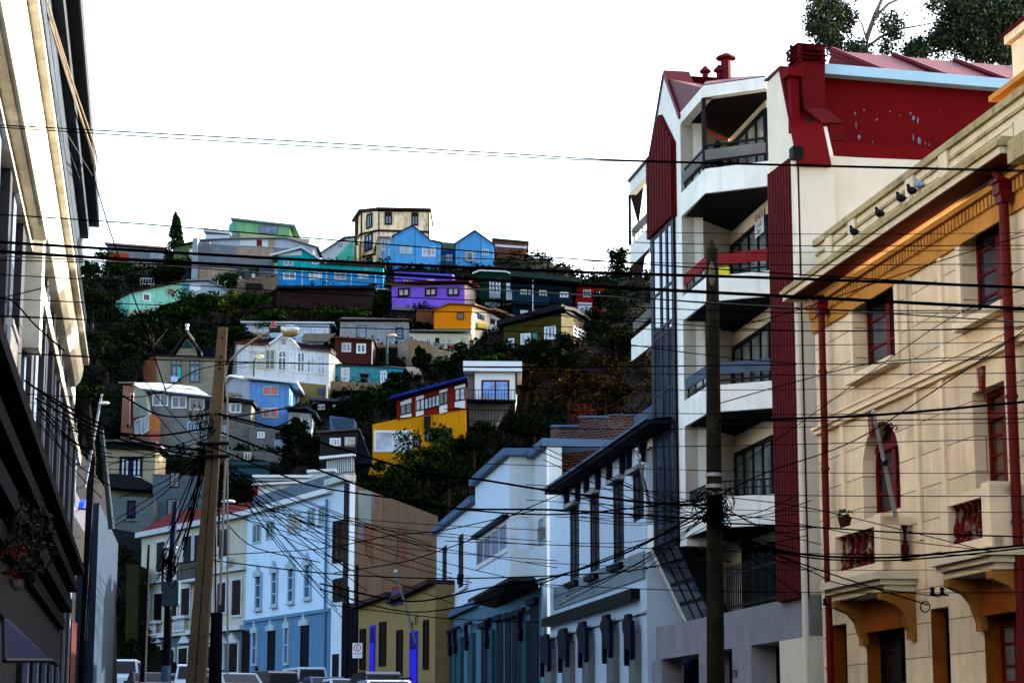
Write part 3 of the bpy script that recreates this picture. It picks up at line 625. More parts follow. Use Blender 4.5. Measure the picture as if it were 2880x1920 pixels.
h.patch([(900, 1010), (1068, 1012), (1060, 1180), (985, 1170), (895, 1130)], M('rusty_panels', (.12, .06, .05), rust=.8, pat='vcor', per=.3), 'outbuilding', -2, -1.2)
# ---- mossy dark yellow house
MO = M('mossy_shingle', (.075, .062, .012), pat='clap', per=.45, var=.5, grime=.9, stain=(.015, .013, .004), streak=.6)
h = House('mossy_house', 'dark mossy olive shingled house with white windows above the shadowed slope', 'house', 'B', [(1722, 1195), (2262, 1075), (2262, 1350), (2100, 1400), (1860, 1420), (1722, 1420)], MO, D=209, tilt=-2, back=6, ext=2,
          roof=[(1690, 1192), (2000, 1110), (2270, 1040)], rmat=DARKT, th=.5, oh=.6)
for a, b_, c, d, n in ((1755, 1308, 1822, 1402, 2), (1883, 1262, 1978, 1362, 2), (2105, 1192, 2215, 1312, 3)): h.win(a, b_, c, d, gm=CURT() if a < 2000 else GLASS(), nx=n, fw=.16)
h.patch([(1995, 1250), (2036, 1245), (2036, 1420), (1998, 1420)], M('mint_door', S(110, 170, 150, .6)), 'door')
G = h.side((2262, 1070), (2475, 1150), 214, [(2262, 1075), (2340, 1070), (2475, 1150), (2470, 1400), (2262, 1400)], MO)
seg_roof(h.T, G, [G.uv(*q) for q in nv('B', (2255, 1035), (2345, 1050), (2490, 1140))], DARKT, .3, .5, 2)
h.win(1858, 92, 1950, 210, z='D', F=G, gm=GLASS(), nx=3, nz=2, fw=.14); h.win(1990, 120, 2005, 190, z='D', F=G, gm=CURT(), nx=1)
# ---- grey stained concrete house etc.
h = House('stained_house', 'grey weather stained concrete house with flat tin roof in the middle of the hill', 'house', 'B', [(190, 1150), (832, 1152), (832, 1368), (500, 1372), (185, 1310)],
          M('stained_white', (.3, .32, .33), var=.35, streak=.9, grime=.5, rust=.12, scale=.6), D=203, back=5, ext=.4, roof=[(195, 1135), (842, 1140)], rmat=M('rust_edge', (.1, .05, .045), rust=.4), th=.1)
h.patch([(205, 1108), (840, 1124), (840, 1136), (200, 1122)], TIN, 'roof_sheet', -5, .1)
h.win(343, 1182, 432, 1298, fm=M('bare_wood', (.15, .1, .06)), gm=M('stained_white'  , (.3, .3, .3)), nx=1, fw=.08); h.win(383, 1222, 425, 1296, gm=GLASSB(), nx=1, o=.06, fw=.1)
h.win(710, 1202, 780, 1312, fm=M('slate_frame', (.05, .06, .08)), gm=GLASSB(), nx=1, nz=3, fw=.12)
h.patch([(500, 1368), (832, 1368), (832, 1570), (495, 1560)], TANR, 'lower_wall', -5, .3, label='plain tan rendered lower wall')
h = House('clapboard_house', 'dark maroon clapboard house with two white windows beside street lamp on hill', 'house', 'B', [(145, 1305), (500, 1332), (492, 1560), (122, 1542)],
          M('maroon_clap', (.075, .022, .018), pat='clap', per=.28, var=.3), D=195, back=5, ext=.3, roof=[(143, 1300), (505, 1328)], rmat=M('rust_roof2', (.14, .06, .04)), th=.1)
h.win(204, 1346, 292, 1434, gm=GLASSB(), nx=2, nz=1, fw=.14); h.win(342, 1355, 430, 1446, gm=GLASS(), nx=2, fw=.14)
h.patch([(488, 1330), (498, 1332), (492, 1560), (482, 1560)], WT, 'downpipe', 0, .12)
h = House('terrace_cottage', 'low cream cottage with flat roof and laundry terrace left of orange house', 'house', 'B', [(836, 1258), (1400, 1262), (1400, 1420), (840, 1400)], M('pale_yellow', (.52, .5, .36), var=.1, streak=.2), D=203, back=5,
          roof=[(870, 1240), (1400, 1246)], rmat=M('grey_flat', (.26, .3, .3)), th=.16, oh=.5)
h.win(998, 1298, 1038, 1352, gm=GLASSB()); h.win(1140, 1304, 1232, 1362, gm=GLASSB(), nx=2, fw=.14); h.patch([(1080, 1300), (1120, 1300), (1120, 1370), (1080, 1370)], DARKT, 'door')
for x, y in ((1042, 1312), (1172, 1345), (1300, 1370)): h.patch([(x, y), (x + 24, y), (x + 24, y + 85), (x, y + 85)], M('pillar_cream', (.48, .42, .3)), 'pillar', 1.2, 1.6)
h.patch([(850, 1352), (1042, 1356), (1042, 1392), (850, 1388)], GREY, 'parapet', 1.2, 1.4); h.patch([(900, 1352), (965, 1354), (965, 1386), (900, 1386)], M('brick_red', (.25, .06, .03)), 'parapet_panel', 1.4, 1.45)
h.patch([(1068, 1364), (1172, 1384), (1172, 1410), (1068, 1392)], GREY, 'parapet', 1.2, 1.4); h.patch([(1200, 1392), (1300, 1408), (1300, 1442), (1200, 1420)], M('dull_red', (.12, .03, .03)), 'parapet', 1.2, 1.4)
h.patch([(1325, 1335), (1365, 1330), (1385, 1440), (1320, 1450)], CREAM, 'boarding', 1.5, 1.7)
for k, (x, c) in enumerate(((845, (.02, .03, .12)), (870, (.3, .3, .35)), (890, (.02, .05, .25)), (915, (.3, .33, .4)))):
    h2 = MB().poly(h.F, [h.F.uv(*q, 1.5) for q in nv('B', (x, 1285 + k * 14), (x + 22, 1292 + k * 14), (x + 20, 1340 + k * 4), (x + 2, 1338 + k * 4))], 1.48, 1.51).build('laundry', M('cloth%d' % k, c), None)
    tag(h2, ['navy cloth hanging at left end of the cottage laundry line', 'pale cloth second from left on the cottage laundry line', 'bright blue cloth hanging on the cottage laundry line', 'grey white cloth at right end of the cottage laundry line'][k], 'laundry', 'laundry on the cottage terrace')
h = House('stone_wall', 'tall sandy retaining wall under the cream cottage terrace with diagonal sunlight', 'wall', 'D', [(652, 190), (820, 252), (1022, 300), (1030, 330), (985, 392), (650, 400)], M('sandy_wall', (.32, .26, .19), pat='blocks', per=.5, var=.3, streak=.3), D=199, tilt=2, back=3)
h.patch([(652, 190), (818, 250), (818, 400), (652, 400)], MATS['tan_render'], 'side_face', 0, .3)
h = House('garden_wall', 'sunlit cream garden wall piece at end of the turquoise terrace', 'wall', 'D', [(632, 385), (745, 405), (745, 440), (632, 470)], M('pale_wall', (.48, .42, .32), var=.2, streak=.3), D=194, back=1)
TQ2 = M('weathered_turquoise', S(95, 185, 195, .6), var=.2, pat='vcor', per=.3, streak=.35, grime=.15)
h = House('turquoise_cottage', 'weathered turquoise cottage with white barred window below maroon clapboard house', 'house', 'D', [(80, 385), (440, 396), (622, 412), (606, 500), (500, 545), (85, 530)], TQ2, D=192, back=4,
          roof=[(78, 383), (440, 394), (626, 412)], rmat=GREY, th=.1)
h.win(155, 402, 216, 522, nx=3, nz=4, gm=CURT(), fw=.12); h.win(444, 424, 490, 542, nx=2, nz=3, gm=GLASSB(), fw=.14)
h.patch([(300, 442), (350, 445), (348, 545), (300, 545)], DARKT, 'door', 0, .05); h.patch([(292, 440), (362, 444), (362, 455), (292, 451)], GREY, 'canopy', 0, .6)
h.patch([(505, 412), (622, 414), (606, 500), (505, 540)], M('clear_turquoise', S(70, 190, 215, .65)), 'wall_panel', 0, .1)
h.rail(235, 470, 440, 490, 1.9, n=4, off=1.8, mat=M('grey_rail', (.08, .09, .1)))
h.patch([(60, 525), (500, 545), (480, 585), (80, 600)], TANR, 'terrace_wall', 1.2, 2.)
# white-blue flat house top centre
h = House('flat_roof_house', 'pale blue house with thin white flat roof behind the street lamp head', 'house', 'C', [(1245, 90), (1950, 95), (1952, 215), (1248, 205)], M('pale_blue', (.42, .5, .6), var=.1), D=203, back=5,
          roof=[(1212, 86), (1978, 92)], rmat=WT, th=.14, oh=.3)
h.win(1293, 112, 1388, 170, gm=CURT(), nx=2, fw=.12); h.win(1700, 128, 1780, 200, gm=CURT(), nx=2); h.win(1803, 128, 1938, 182, gm=CURT(), nx=3, fw=.12)
h.patch([(1735, 182), (2010, 182), (1935, 250), (1722, 248)], M('grey_tan_wall', (.22, .19, .15), streak=.4), 'yard_wall', .3, .6); h.patch([(1262, 172), (1440, 176), (1440, 200), (1262, 198)], M('grey_tan_wall'  , (.2, .2, .2)), 'yard_wall', .2, .5)
# ---- big white house with bay windows
WH = M('white_render2', (.6, .6, .6), var=.08, streak=.25, pat='vboard', per=1.3)
h = House('white_villa', 'large white villa with arched bay windows and wavy gable in middle of the hill', 'house', 'C', [(1165, 265), (1430, 278), (1470, 245), (1558, 192), (1640, 240), (1695, 308), (1952, 335), (1942, 612), (1160, 530)], WH, D=190, tilt=-1, back=7, ext=.6,
          roof=[(1165, 262), (1432, 277)], rmat=M('rust_tile', (.16, .055, .025), var=.4, pat='vcor', per=.3), th=.14)
for pp, m_ in (([(1178, 232), (1520, 198), (1432, 276), (1180, 250)], M('dark_tile', (.03, .02, .025), pat='vcor', per=.3)), ([(1620, 235), (1960, 292), (1960, 328), (1698, 304)], MATS['dark_tile']), ([(1180, 228), (1330, 208), (1420, 212), (1240, 240)], MATS['rust_tile'])):
    h.patch(pp, m_, 'roof_slope', -2.5, -.3)
seg_roof(h.T, h.F, [h.F.uv(*q) for q in nv('C', (1432, 282), (1480, 250), (1558, 188))], WT, .18, .3, .8); seg_roof(h.T, h.F, [h.F.uv(*q) for q in nv('C', (1558, 188), (1640, 242), (1698, 310))], WT, .18, .3, .8)
seg_roof(h.T, h.F, [h.F.uv(*q) for q in nv('C', (1698, 308), (1955, 335))], M('tile_edge', (.12, .1, .09)), .12, .3, 1)
def archwin(h, x0, y0, x1, y1, gm, nx=2):
    F = h.F; (a, b_), (c, d) = nv(h.z, (x0, y0), (x1, y1)); r_ = rect(F, a, b_, c, d)
    q = hole(r_, True); cu, cz = (r_[0] + r_[1]) / 2, (r_[2] + r_[3]) / 2
    qi = [(cu + (u - cu) * .8, cz + (zz - cz) * .92) for u, zz in q]
    mb = MB(); mb.poly(F, q, .0, .1, holes=[qi], reveal=.08, back=False)
    for i in range(1, nx): c_ = r_[0] + (r_[1] - r_[0]) * i / nx; mb.box(F, c_ - .04, c_ + .04, r_[2] + .1, r_[3] - .1, .02, .08)
    zz = r_[2] + (r_[3] - r_[2]) * .66; mb.box(F, r_[0] + .1, r_[1] - .1, zz - .04, zz + .04, .02, .085)
    f = mb.build('window', WHITEP(), h.T); MB().poly(F, qi, .0, .03).build('pane', gm, f)
for a, b_, c, d in ((1178, 285, 1252, 455), (1518, 320, 1584, 490), (1845, 352, 1918, 522)): archwin(h, a, b_, c, d, CURT() if a != 1518 else GLASS())
for a, b_, c, d, g in ((1278, 322, 1340, 465, CURT()), (1342, 326, 1402, 472, CURT()), (1404, 308, 1490, 482, GLASS()), (1610, 326, 1674, 498, CURT()), (1676, 332, 1742, 505, GLASS()), (1755, 342, 1828, 512, CURT())):
    h.win(a, b_, c, d, gm=g, nx=2, nz=2, fw=.12)
h.patch([(1150, 255), (1176, 262), (1165, 530), (1120, 520)], M('villa_side', (.3, .29, .27)), 'side_wall', -.4, -.2)
h.patch([(1540, 215), (1578, 220), (1576, 264), (1542, 262)], M('louvre', (.3, .3, .3), pat='clap', per=.15), 'vent', 0, .08)
h.patch([(1150, 516), (1945, 600), (1942, 616), (1150, 532)], WT, 'sill_band', 0, .2)
h = House('tan_annex', 'tan rendered ground floor with white door under right end of white villa', 'house', 'C', [(1600, 590), (1938, 612), (1932, 725), (1800, 740), (1600, 800)], M('ochre_render', (.2, .15, .065), streak=.3), D=189, back=5, ext=2)
h.win(1636, 632, 1692, 768, gm=CURT(), nx=1, nz=2, fw=.16); h.patch([(1850, 635), (1910, 640), (1905, 700), (1850, 690)], M('grey_shutter', (.08, .09, .12)), 'shutter', 0, .06)
h.patch([(1926, 610), (1940, 612), (1935, 722), (1922, 722)], WT, 'post', 0, .3)
LBH = M('light_blue_board', S(120, 165, 215, .8), pat='vboard', per=.5, var=.22, streak=.45)
h = House('light_blue_house', 'light blue boarded house with red curtains and white eaves beside the utility pole', 'house', 'C', [(1272, 582), (1610, 602), (1605, 985), (1275, 965)], LBH, D=181, back=6, ext=.3, roof=[(1240, 558), (1668, 604)], rmat=WT, th=.22, oh=.5)
G = h.side((1275, 582), (1070, 610), 184, [(1275, 578), (1138, 545), (1070, 612), (1072, 770), (1275, 770)], M('pale_blue_grey', (.36, .38, .42), pat='vboard', per=.7))
seg_roof(h.T, G, [G.uv(*q) for q in nv('C', (1062, 606), (1130, 542), (1275, 570))], WT, .16, .4, 3)
RC = MG('red_curtain', (.5, .04, .03), rough=.4)
h.win(1385, 616, 1520, 702, gm=RC, nx=2, fw=.14); h.win(1380, 802, 1515, 890, gm=GLASS(), nx=2, fw=.14)
for a, c in ((1392, 1414), (1484, 1506)): h.patch([(a, 812), (c, 814), (c, 880), (a, 880)], RC, 'curtain', .06, .075)
h = House('stone_base', 'grey rendered base with small window under the light blue house', 'wall', 'C', [(1270, 965), (1605, 990), (1585, 1170), (1480, 1205), (1270, 1200)], M('damp_render', (.17, .17, .16), pat='blocks', per=.6, streak=.7, grime=.3), D=180.4, back=4, ext=1)
h.win(1338, 1008, 1400, 1060, gm=GLASSB(), nx=2, nz=2, fw=.1); h.patch([(1482, 1040), (1592, 1040), (1585, 1170), (1480, 1165)], M('blue_grey_sheet', (.22, .28, .34), pat='vcor', per=.25), 'door', 0, .06); h.patch([(1488, 1015), (1525, 1015), (1525, 1070), (1488, 1070)], DARKT, 'vent', 0.06, .09)
h = House('corrugated_annex', 'white corrugated annex with dark windows right of light blue house', 'house', 'C', [(1605, 840), (1800, 850), (1795, 1010), (1600, 995)], M('corr_blue_white', (.36, .42, .48), pat='vcor', per=.25, streak=.2), D=179, back=4,
          roof=[(1600, 822), (1760, 822), (1830, 860)], rmat=M('slate_sheet', (.06, .075, .09), pat='hcor', per=.3), th=.2, oh=1)
h.win(1612, 845, 1708, 918, nx=2, gm=GLASS(), fw=.1); h.win(1712, 858, 1778, 930, nx=2, gm=GLASS(), fw=.1)
h.patch([(1640, 1040), (1760, 1060), (1750, 1150), (1640, 1110)], M('corr_dim', (.12, .16, .2), pat='vcor', per=.25), 'lower_panel', -1, -.6); h.win(1630, 1045, 1676, 1110, o=-.6, gm=GLASS())
for k, pp in enumerate(([(1690, 800), (2111, 700), (2111, 860), (1790, 850)], [(1950, 870), (2111, 890), (2111, 990), (1960, 960)])):
    hh = House('shed_roof', ['grey sheet roof sloping beside the dark shrubs in the middle of the hill', 'small blue corrugated shed roof low in the centre of the hill'][k], 'shed', 'C', pp, M('slate_roof%d' % k, [(.05, .06, .07), (.1, .17, .25)][k], pat='vcor', per=.35, var=.4), D=[186, 176][k], back=4)
# ---- Victorian with dormer
h = House('dormer_house', 'old stone coloured house with pointed dark dormer gable and turquoise shutter', 'house', 'C', [(458, 362), (985, 382), (970, 650), (455, 600)], M('stone_grey', (.27, .25, .19), pat='clap', per=.62, var=.25, streak=.5), D=186, back=7, ext=1,
          roof=[(445, 362), (990, 384)], rmat=DARKT, th=.1)
h.patch([(635, 385), (665, 330), (745, 215), (815, 300), (840, 385)], MATS['stone_grey'], 'dormer_wall', -2, .12)
seg_roof(h.T, h.F, [h.F.uv(*q) for q in nv('C', (618, 362), (745, 195))], DARKT, .32, .6, 3, 'dormer_roof'); seg_roof(h.T, h.F, [h.F.uv(*q) for q in nv('C', (745, 195), (862, 352))], DARKT, .32, .6, 3, 'dormer_roof')
h.patch([(745, 235), (800, 300), (690, 300)], M('teal_gable', S(50, 110, 105, .5)), 'gable_panel', .12, .2)
h.patch([(820, 270), (985, 275), (985, 375), (870, 360)], M('navy_roof', (.008, .008, .018)), 'roof_slope', -3, -1)
pz = h.F.P(*h.F.uv(*n1('C', 745, 200)), .3); MB().lathe(pz, [(.05, 0), (.05, .5), (.16, .55), (.1, .75), (.2, .9), (.16, 1.1), (.02, 1.15)], 8).build('finial', WT, h.T)
for a, c in ((608, 692), (766, 852)):
    h.win(a, 398, c, 440, gm=GLASS(), fm=M('dirty_frame', (.1, .13, .13)), nx=2); h.win(a, 442, c, 590, gm=GLASSB(), fm=MATS['dirty_frame'], nx=2, nz=2, fw=.14)
h.patch([(668, 462), (692, 462), (692, 560), (668, 558)], M('aqua_shutter', S(70, 200, 180, .7)), 'shutter', .1, .16, label='turquoise shutter'); h.patch([(608, 540), (668, 545), (668, 590), (608, 585)], M('ice_blue', (.42, .52, .7)), 'balcony_front', .2, .3)
for x in (590, 700, 745, 858): h.patch([(x, 390), (x + 10, 390), (x + 10, 590), (x, 590)], MATS['stone_grey'], 'pilaster', 0, .14)
G = h.side((458, 362), (370, 440), 190, [(458, 365), (395, 400), (368, 440), (372, 600), (458, 605)], M('rust_side', (.16, .07, .03), rust=.9, pat='vcor', per=.3))
# ---- glazed veranda house
h = House('glazed_house', 'grey house with a long row of dark veranda windows under a white tin roof', 'house', 'C', [(390, 662), (955, 722), (935, 835), (905, 1135), (420, 1095), (415, 860), (388, 850)], M('house_grey', (.19, .19, .18), var=.25, streak=.45), D=176, back=6, ext=2,
          roof=[(385, 655), (955, 718)], rmat=M('light_sheet', (.45, .5, .55), pat='vcor', per=.3), th=.1, oh=.5)
# light roof slope
mb = MB(); F = h.F
def rp(x, y, o): u, z_ = F.uv(*n1('C', x, y), o); return F.P(u, z_, o)
mb.face([rp(385, 655, .5), rp(955, 716, .5), rp(820, 625, -5), rp(480, 590, -5), rp(262, 590, -4.8)]); mb.face([rp(385, 659, .5), rp(262, 594, -4.8), rp(480, 594, -5), rp(820, 629, -5), rp(955, 720, .5)])
mb.build('roof_slope', MATS['light_sheet'], h.T)
h.patch([(485, 585), (740, 588), (800, 632), (640, 640), (545, 622)], M('sunlit_sheet', (.62, .52, .34), pat='vcor', per=.3), 'roof_sheet', -3, -2.8, label='sunlit cream roof sheet')  # cream sheet with warm sunlight put into its colour
for a, b_, c, d in ((450, 688, 582, 788), (612, 705, 738, 808), (762, 724, 890, 825)): h.win(a, b_, c, d, gm=GLASS(), nx=2, fw=.1)
h.patch([(400, 670), (426, 672), (426, 770), (400, 768)], DARKT, 'opening', 0, .03); h.patch([(895, 735), (940, 740), (925, 820), (895, 815)], DARKT, 'opening', 0, .03)
h.win(743, 918, 842, 1012, gm=GLASSB(), nx=2, fw=.12)
G = h.side((390, 662), (292, 700), 180, [(388, 662), (292, 610), (296, 700), (275, 890), (415, 862)], M('panel_cream', (.34, .34, .26), pat='vboard', per=.8))
h.patch([(415, 868), (275, 895), (300, 940), (280, 1010), (415, 1000)], M('orange_bay', (.32, .13, .05)), 'bay', -1, -.1, F=G); h.patch([(285, 1010), (415, 1000), (415, 1090), (280, 1080)], M('brick_pink', (.25, .1, .07)), 'bay_base', -1, -.12, F=G)
h.win(292, 915, 345, 1012, F=G, gm=CURT(), nx=2, fw=.12, o=-.1); h.win(350, 895, 408, 1000, F=G, gm=CURT(), nx=2, fw=.12, o=-.1)
h = House('pink_house', 'narrow salmon pink house end with red door at far left of the hill', 'house', 'C', [(200, 612), (292, 625), (288, 975), (178, 972)], M('salmon', (.36, .19, .12), var=.12), D=180, back=5, ext=2, roof=[(180, 600), (292, 600)], rmat=GREY, th=.12)
h.patch([(258, 680), (290, 682), (286, 965), (255, 965)], WT, 'door_frame', 0, .05); h.patch([(265, 690), (288, 692), (284, 962), (262, 962)], M('deep_red', (.2, .012, .01)), 'door', .05, .08)
h = House('lower_retaining_wall', 'grey stepped base walls above the teal corrugated sheets behind the pole', 'wall', 'C', [(1030, 1160), (1545, 1185), (1500, 1275), (1030, 1268)], M('damp_render', (.17, .17, .16)), D=174, back=2)
h.win(1225, 1180, 1285, 1258, gm=GLASS(), nx=2, fw=.12)
h = House('back_cottage', 'dim grey cottage roofed with slate sheet between villa annex and dark trees', 'house', 'C', [(1800, 745), (2080, 760), (2075, 860), (1800, 850)], M('dim_grey_board', (.12, .13, .14), pat='clap', per=.4), D=187, back=4, roof=[(1790, 742), (2090, 757)], rmat=M('slate_sheet3', (.08, .09, .11)), th=.2)
h.win(1850, 775, 1910, 820, gm=GLASS()); h.win(1980, 780, 2040, 825, gm=CURT())
h = House('middle_house', 'narrow grey house with dark window pair directly right of the utility pole', 'house', 'C', [(1040, 752), (1290, 775), (1278, 965), (1270, 1175), (1000, 1165)], M('house_grey2', (.17, .17, .155), pat='blocks', per=.7, streak=.5, grime=.3), D=177, back=5, ext=1.5,
          roof=[(1030, 735), (1300, 772)], rmat=DARKT, th=.25, oh=.6)
h.win(1108, 764, 1202, 848, gm=GLASS(), nx=2, fw=.12); h.win(1080, 765, 1106, 830, gm=CURT(), nx=1); h.win(1034, 952, 1092, 1042, gm=GLASSB(), nx=2, fw=.14)
h.patch([(1060, 640), (1180, 650), (1178, 720), (1060, 700)], M('rose_tan', (.24, .15, .11), var=.4, pat='brick', per=.25), 'upper_wall', -3, -2); 
h = House('lower_cream_house', 'cream house with white glazed window over dark awning at lower left of hill', 'house', 'C', [(48, 1150), (475, 1165), (462, 1440), (110, 1410), (60, 1300)], M('dull_cream', (.3, .27, .19), streak=.3), D=165, back=5, ext=1.5, roof=[(40, 1100), (480, 1112)], rmat=M('tin_dull', (.14, .15, .16)), th=.15, oh=1.0)
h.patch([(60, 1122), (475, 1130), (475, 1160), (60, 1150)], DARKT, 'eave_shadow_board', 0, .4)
h.win(172, 1216, 262, 1392, gm=CURT(), nx=2, nz=1, fw=.2, fm=M('navy_frame', (.01, .01, .04))); h.win(270, 1216, 362, 1392, gm=CURT(), nx=2, nz=1, fw=.2, fm=MATS['navy_frame'])
h.patch([(75, 1388), (210, 1392), (380, 1420), (510, 1490), (470, 1530), (80, 1500)], DARKT, 'awning', 0, 2.2); h.patch([(175, 1395), (360, 1395), (330, 1420), (200, 1420)], M('white_sheet2', (.5, .55, .62)), 'window_box', .1, 1.)
CLP = M('grey_clap', (.12, .145, .15), pat='clap', per=.45, var=.25, streak=.4)
h = House('clapboard_block', 'dim grey green clapboard building with navy shuttered window at lower left', 'house', 'E', [(75, 190), (400, 210), (400, 340), (310, 470), (100, 430)], CLP, D=158, back=5, ext=1)
h.win(205, 225, 262, 360, fm=MATS['navy_frame'], gm=GLASS(), nx=2, fw=.2); h.patch([(192, 362), (275, 366), (275, 378), (192, 374)], GREY, 'sill', 0, .25)
h.patch([(90, 430), (310, 470), (290, 700), (90, 700)], DARKT, 'undercroft', -2, .1)
h = House('clapboard_villa', 'large shaded grey clapboard house behind the cluster of poles at left', 'house', 'E', [(390, 30), (780, 50), (800, 350), (310, 440), (400, 340)], M('clap_blue', (.1, .13, .15), pat='clap', per=.45, var=.25, streak=.4), D=160, back=6, ext=2)
h.win(500, 215, 560, 370, fm=DARKT, gm=GLASS(), nx=2); h.win(520, 20, 585, 130, fm=MATS['navy_frame'], gm=GLASS(), nx=2, z='E'); h.win(660, 250, 720, 330, fm=DARKT, gm=GLASS(), nx=2)
h = House('corrugated_fence', 'stack of curved dark teal corrugated sheets fencing the slope behind the pole', 'fence', 'C', [(1080, 1258), (1440, 1262), (1440, 1380), (1320, 1468), (1095, 1462)], M('teal_sheet', (.03, .075, .09), pat='hcor', per=.75, bump=1, var=.3), D=168, back=.3, ext=1)
h = House('balcony_house', 'house with black railed balcony over white boarding left of yellow house', 'house', 'D', [(0, 885), (272, 868), (265, 1060), (0, 1075)], M('black_wall', (.03, .028, .028)), D=160, back=5, ext=.2, roof=[(-10, 882), (275, 862)], rmat=M('brown_grey', (.12, .09, .08)), th=.12)
h.win(72, 918, 152, 982, gm=CURT(), nx=3, fw=.12); h.win(182, 912, 258, 980, gm=CURT(), nx=3, fw=.12)
h.rail(0, 990, 258, 968, 2.1, n=16, off=.6); h.patch([(0, 1062), (262, 1038), (262, 1056), (0, 1080)], WT, 'balcony_slab', -.5, .7)
h.patch([(45, 1088), (250, 1056), (242, 1180), (45, 1180)], WCOR, 'lower_wall', -2, .1)
h.patch([(265, 870), (300, 880), (380, 1095), (265, 1100)], M('navy_dark', (.01, .014, .03)), 'side_wing', -3, -.5)
h = House('white_workshop', 'white corrugated workshop with stepped roof above the pale blue building', 'shed', 'E', [(1145, 62), (1540, 68), (1540, 25), (1700, 15), (1715, 190), (1145, 225)], WCOR, D=158, back=6, ext=6,
          roof=[(1140, 120), (1560, 100)], rmat=WT, th=.15, oh=.5)
seg_roof(h.T, h.F, [h.F.uv(*q) for q in nv('E', (1140, 60), (1545, 62))], WT, .2, .3, 4); seg_roof(h.T, h.F, [h.F.uv(*q) for q in nv('E', (1540, 24), (1720, 14))], WT, .2, .3, 4)
h.patch([(1145, 85), (1400, 82), (1560, 98), (1145, 110)], M('brown_valley', (.09, .05, .04)), 'roof_slope', .1, .3); h.patch([(1143, 120), (1162, 120), (1162, 225), (1143, 225)], MATS['deep_red'], 'corner_post', 0, .2)
# ---- red and yellow house
RD = M('brick_red_board', S(150, 45, 28, .7), var=.2, streak=.3); YE = M('yellow_corrugated', S(225, 160, 20, .75), pat='vcor', per=.35, var=.12, streak=.25)
h = House('red_yellow_house', 'long house, red and white windows above bright yellow corrugated lower floor', 'house', 'D', [(562, 648), (1068, 515), (1072, 702), (565, 772)], RD, D=172, tilt=0, back=3, ext=.1, roof=[(530, 636), (1070, 492)], rmat=M('blue_tin', (.02, .04, .2), var=.3), th=.2, oh=.8)
F = h.F
def quad(h, x0, yl0, yl1, x1, yr0, yr1, mat, name, o0=0., o1=.04, **k): return h.patch([(x0, yl0), (x1, yr0), (x1, yr1), (x0, yl1)], mat, name, o0, o1, **k)
for x0, a, b_, x1, c, d in ((592, 655, 770, 672, 625, 760), (705, 618, 760, 762, 600, 745), (878, 570, 740, 935, 553, 725), (990, 540, 562, 1066, 520, 545), (990, 652, 690, 1066, 640, 700)):
    quad(h, x0, a, b_, x1, c, d, WT, 'wall_panel', label='white wall panel')
def swin(h, x0, a, b_, x1, c, d, gm, n=2, fm=None, z=None):
    F = h.F; z = z or h.z; q = [F.uv(*p) for p in nv(z, (x0, a), (x1, c), (x1, d), (x0, b_))]
    cu = sum(p[0] for p in q) / 4; cz = sum(p[1] for p in q) / 4
    inn = [(cu + (p[0] - cu) * .88, cz + (p[1] - cz) * .84) for p in q]
    f = MB().poly(F, q, .03, .12, holes=[inn], reveal=.08, back=False)
    for i in range(1, n):
        t = i / n; p0 = [inn[3][k] + (inn[2][k] - inn[3][k]) * t for k in (0, 1)]; p1 = [inn[0][k] + (inn[1][k] - inn[0][k]) * t for k in (0, 1)]
        f.poly(F, [(p0[0] - .05, p0[1]), (p0[0] + .05, p0[1]), (p1[0] + .05, p1[1]), (p1[0] - .05, p1[1])], .03, .1)
    f = f.build('window', fm or BLACK(), h.T); MB().poly(F, inn, .03, .06).build('pane', gm, f)
for x0, a, b_, x1, c, d, g, n in ((592, 682, 752, 672, 658, 735, GLASS(), 2), (708, 645, 722, 768, 625, 710, CURT(), 2), (770, 628, 712, 822, 612, 698, CURT(), 2), (824, 610, 698, 876, 596, 684, CURT(), 2), (882, 590, 680, 938, 576, 666, GLASS(), 2), (992, 562, 650, 1066, 545, 638, CURT(), 2)):
    swin(h, x0, a, b_, x1, c, d, g, n)
h.patch([(385, 815), (565, 778), (1070, 706), (1072, 1000), (900, 1150), (760, 1220), (640, 1220), (360, 1220), (385, 1095)], YE, 'lower_wall', -3, -.15, label='yellow lower wall')
h.patch([(385, 1090), (640, 1040), (640, 1180), (355, 1190)], M('yellow_render', S(215, 155, 40, .7), streak=.3), 'base_wall', -4, .1)
for a in (1,):
    (x, y), (x2, y2) = nv('D', (396, 860), (678, 1018)); u0, u1, z0, z1 = rect(F, x, y, x2, y2); window(h.T, F, u0, u1, z0, z1, o=-.15, fm=WHITEP(), gm=CURT(), nx=2, fw=.18)
for x0, y0, x1, y1, g in ((768, 855, 835, 940, GLASSB()), (920, 842, 970, 915, GLASSB()), (684, 898, 740, 985, GLASS())): h.win(x0, y0, x1, y1, gm=g, fm=DARKT, nx=1, fw=.15, o=-.15)
h.patch([(765, 765), (815, 755), (810, 850), (765, 850)], DARKT, 'vent_duct', -.1, .3)
h = House('white_box_house', 'white box house with large blue glass window and black balcony railing', 'house', 'D', [(1132, 432), (1440, 436), (1448, 590), (1435, 655), (1130, 655)], M('bright_white', (.72, .72, .7), var=.05), D=177, back=6, ext=.1,
          roof=[(1066, 432), (1472, 436)], rmat=M('bright_white', (.7, .7, .7)), th=.85, oh=.5)
h.patch([(1068, 436), (1132, 440), (1130, 655), (1072, 655)], M('taupe', (.2, .17, .15)), 'side_wall', -2, -1); h.patch([(1128, 440), (1136, 440), (1136, 650), (1128, 650)], REDM, 'corner_trim', 0, .06); h.patch([(1434, 440), (1448, 440), (1450, 590), (1436, 600)], REDM, 'corner_trim', 0, .06)
h.win(1186, 492, 1392, 654, gm=MG('glass_sky', (.08, .2, .5), rough=.05), fm=REDM, nx=2, fw=.14)
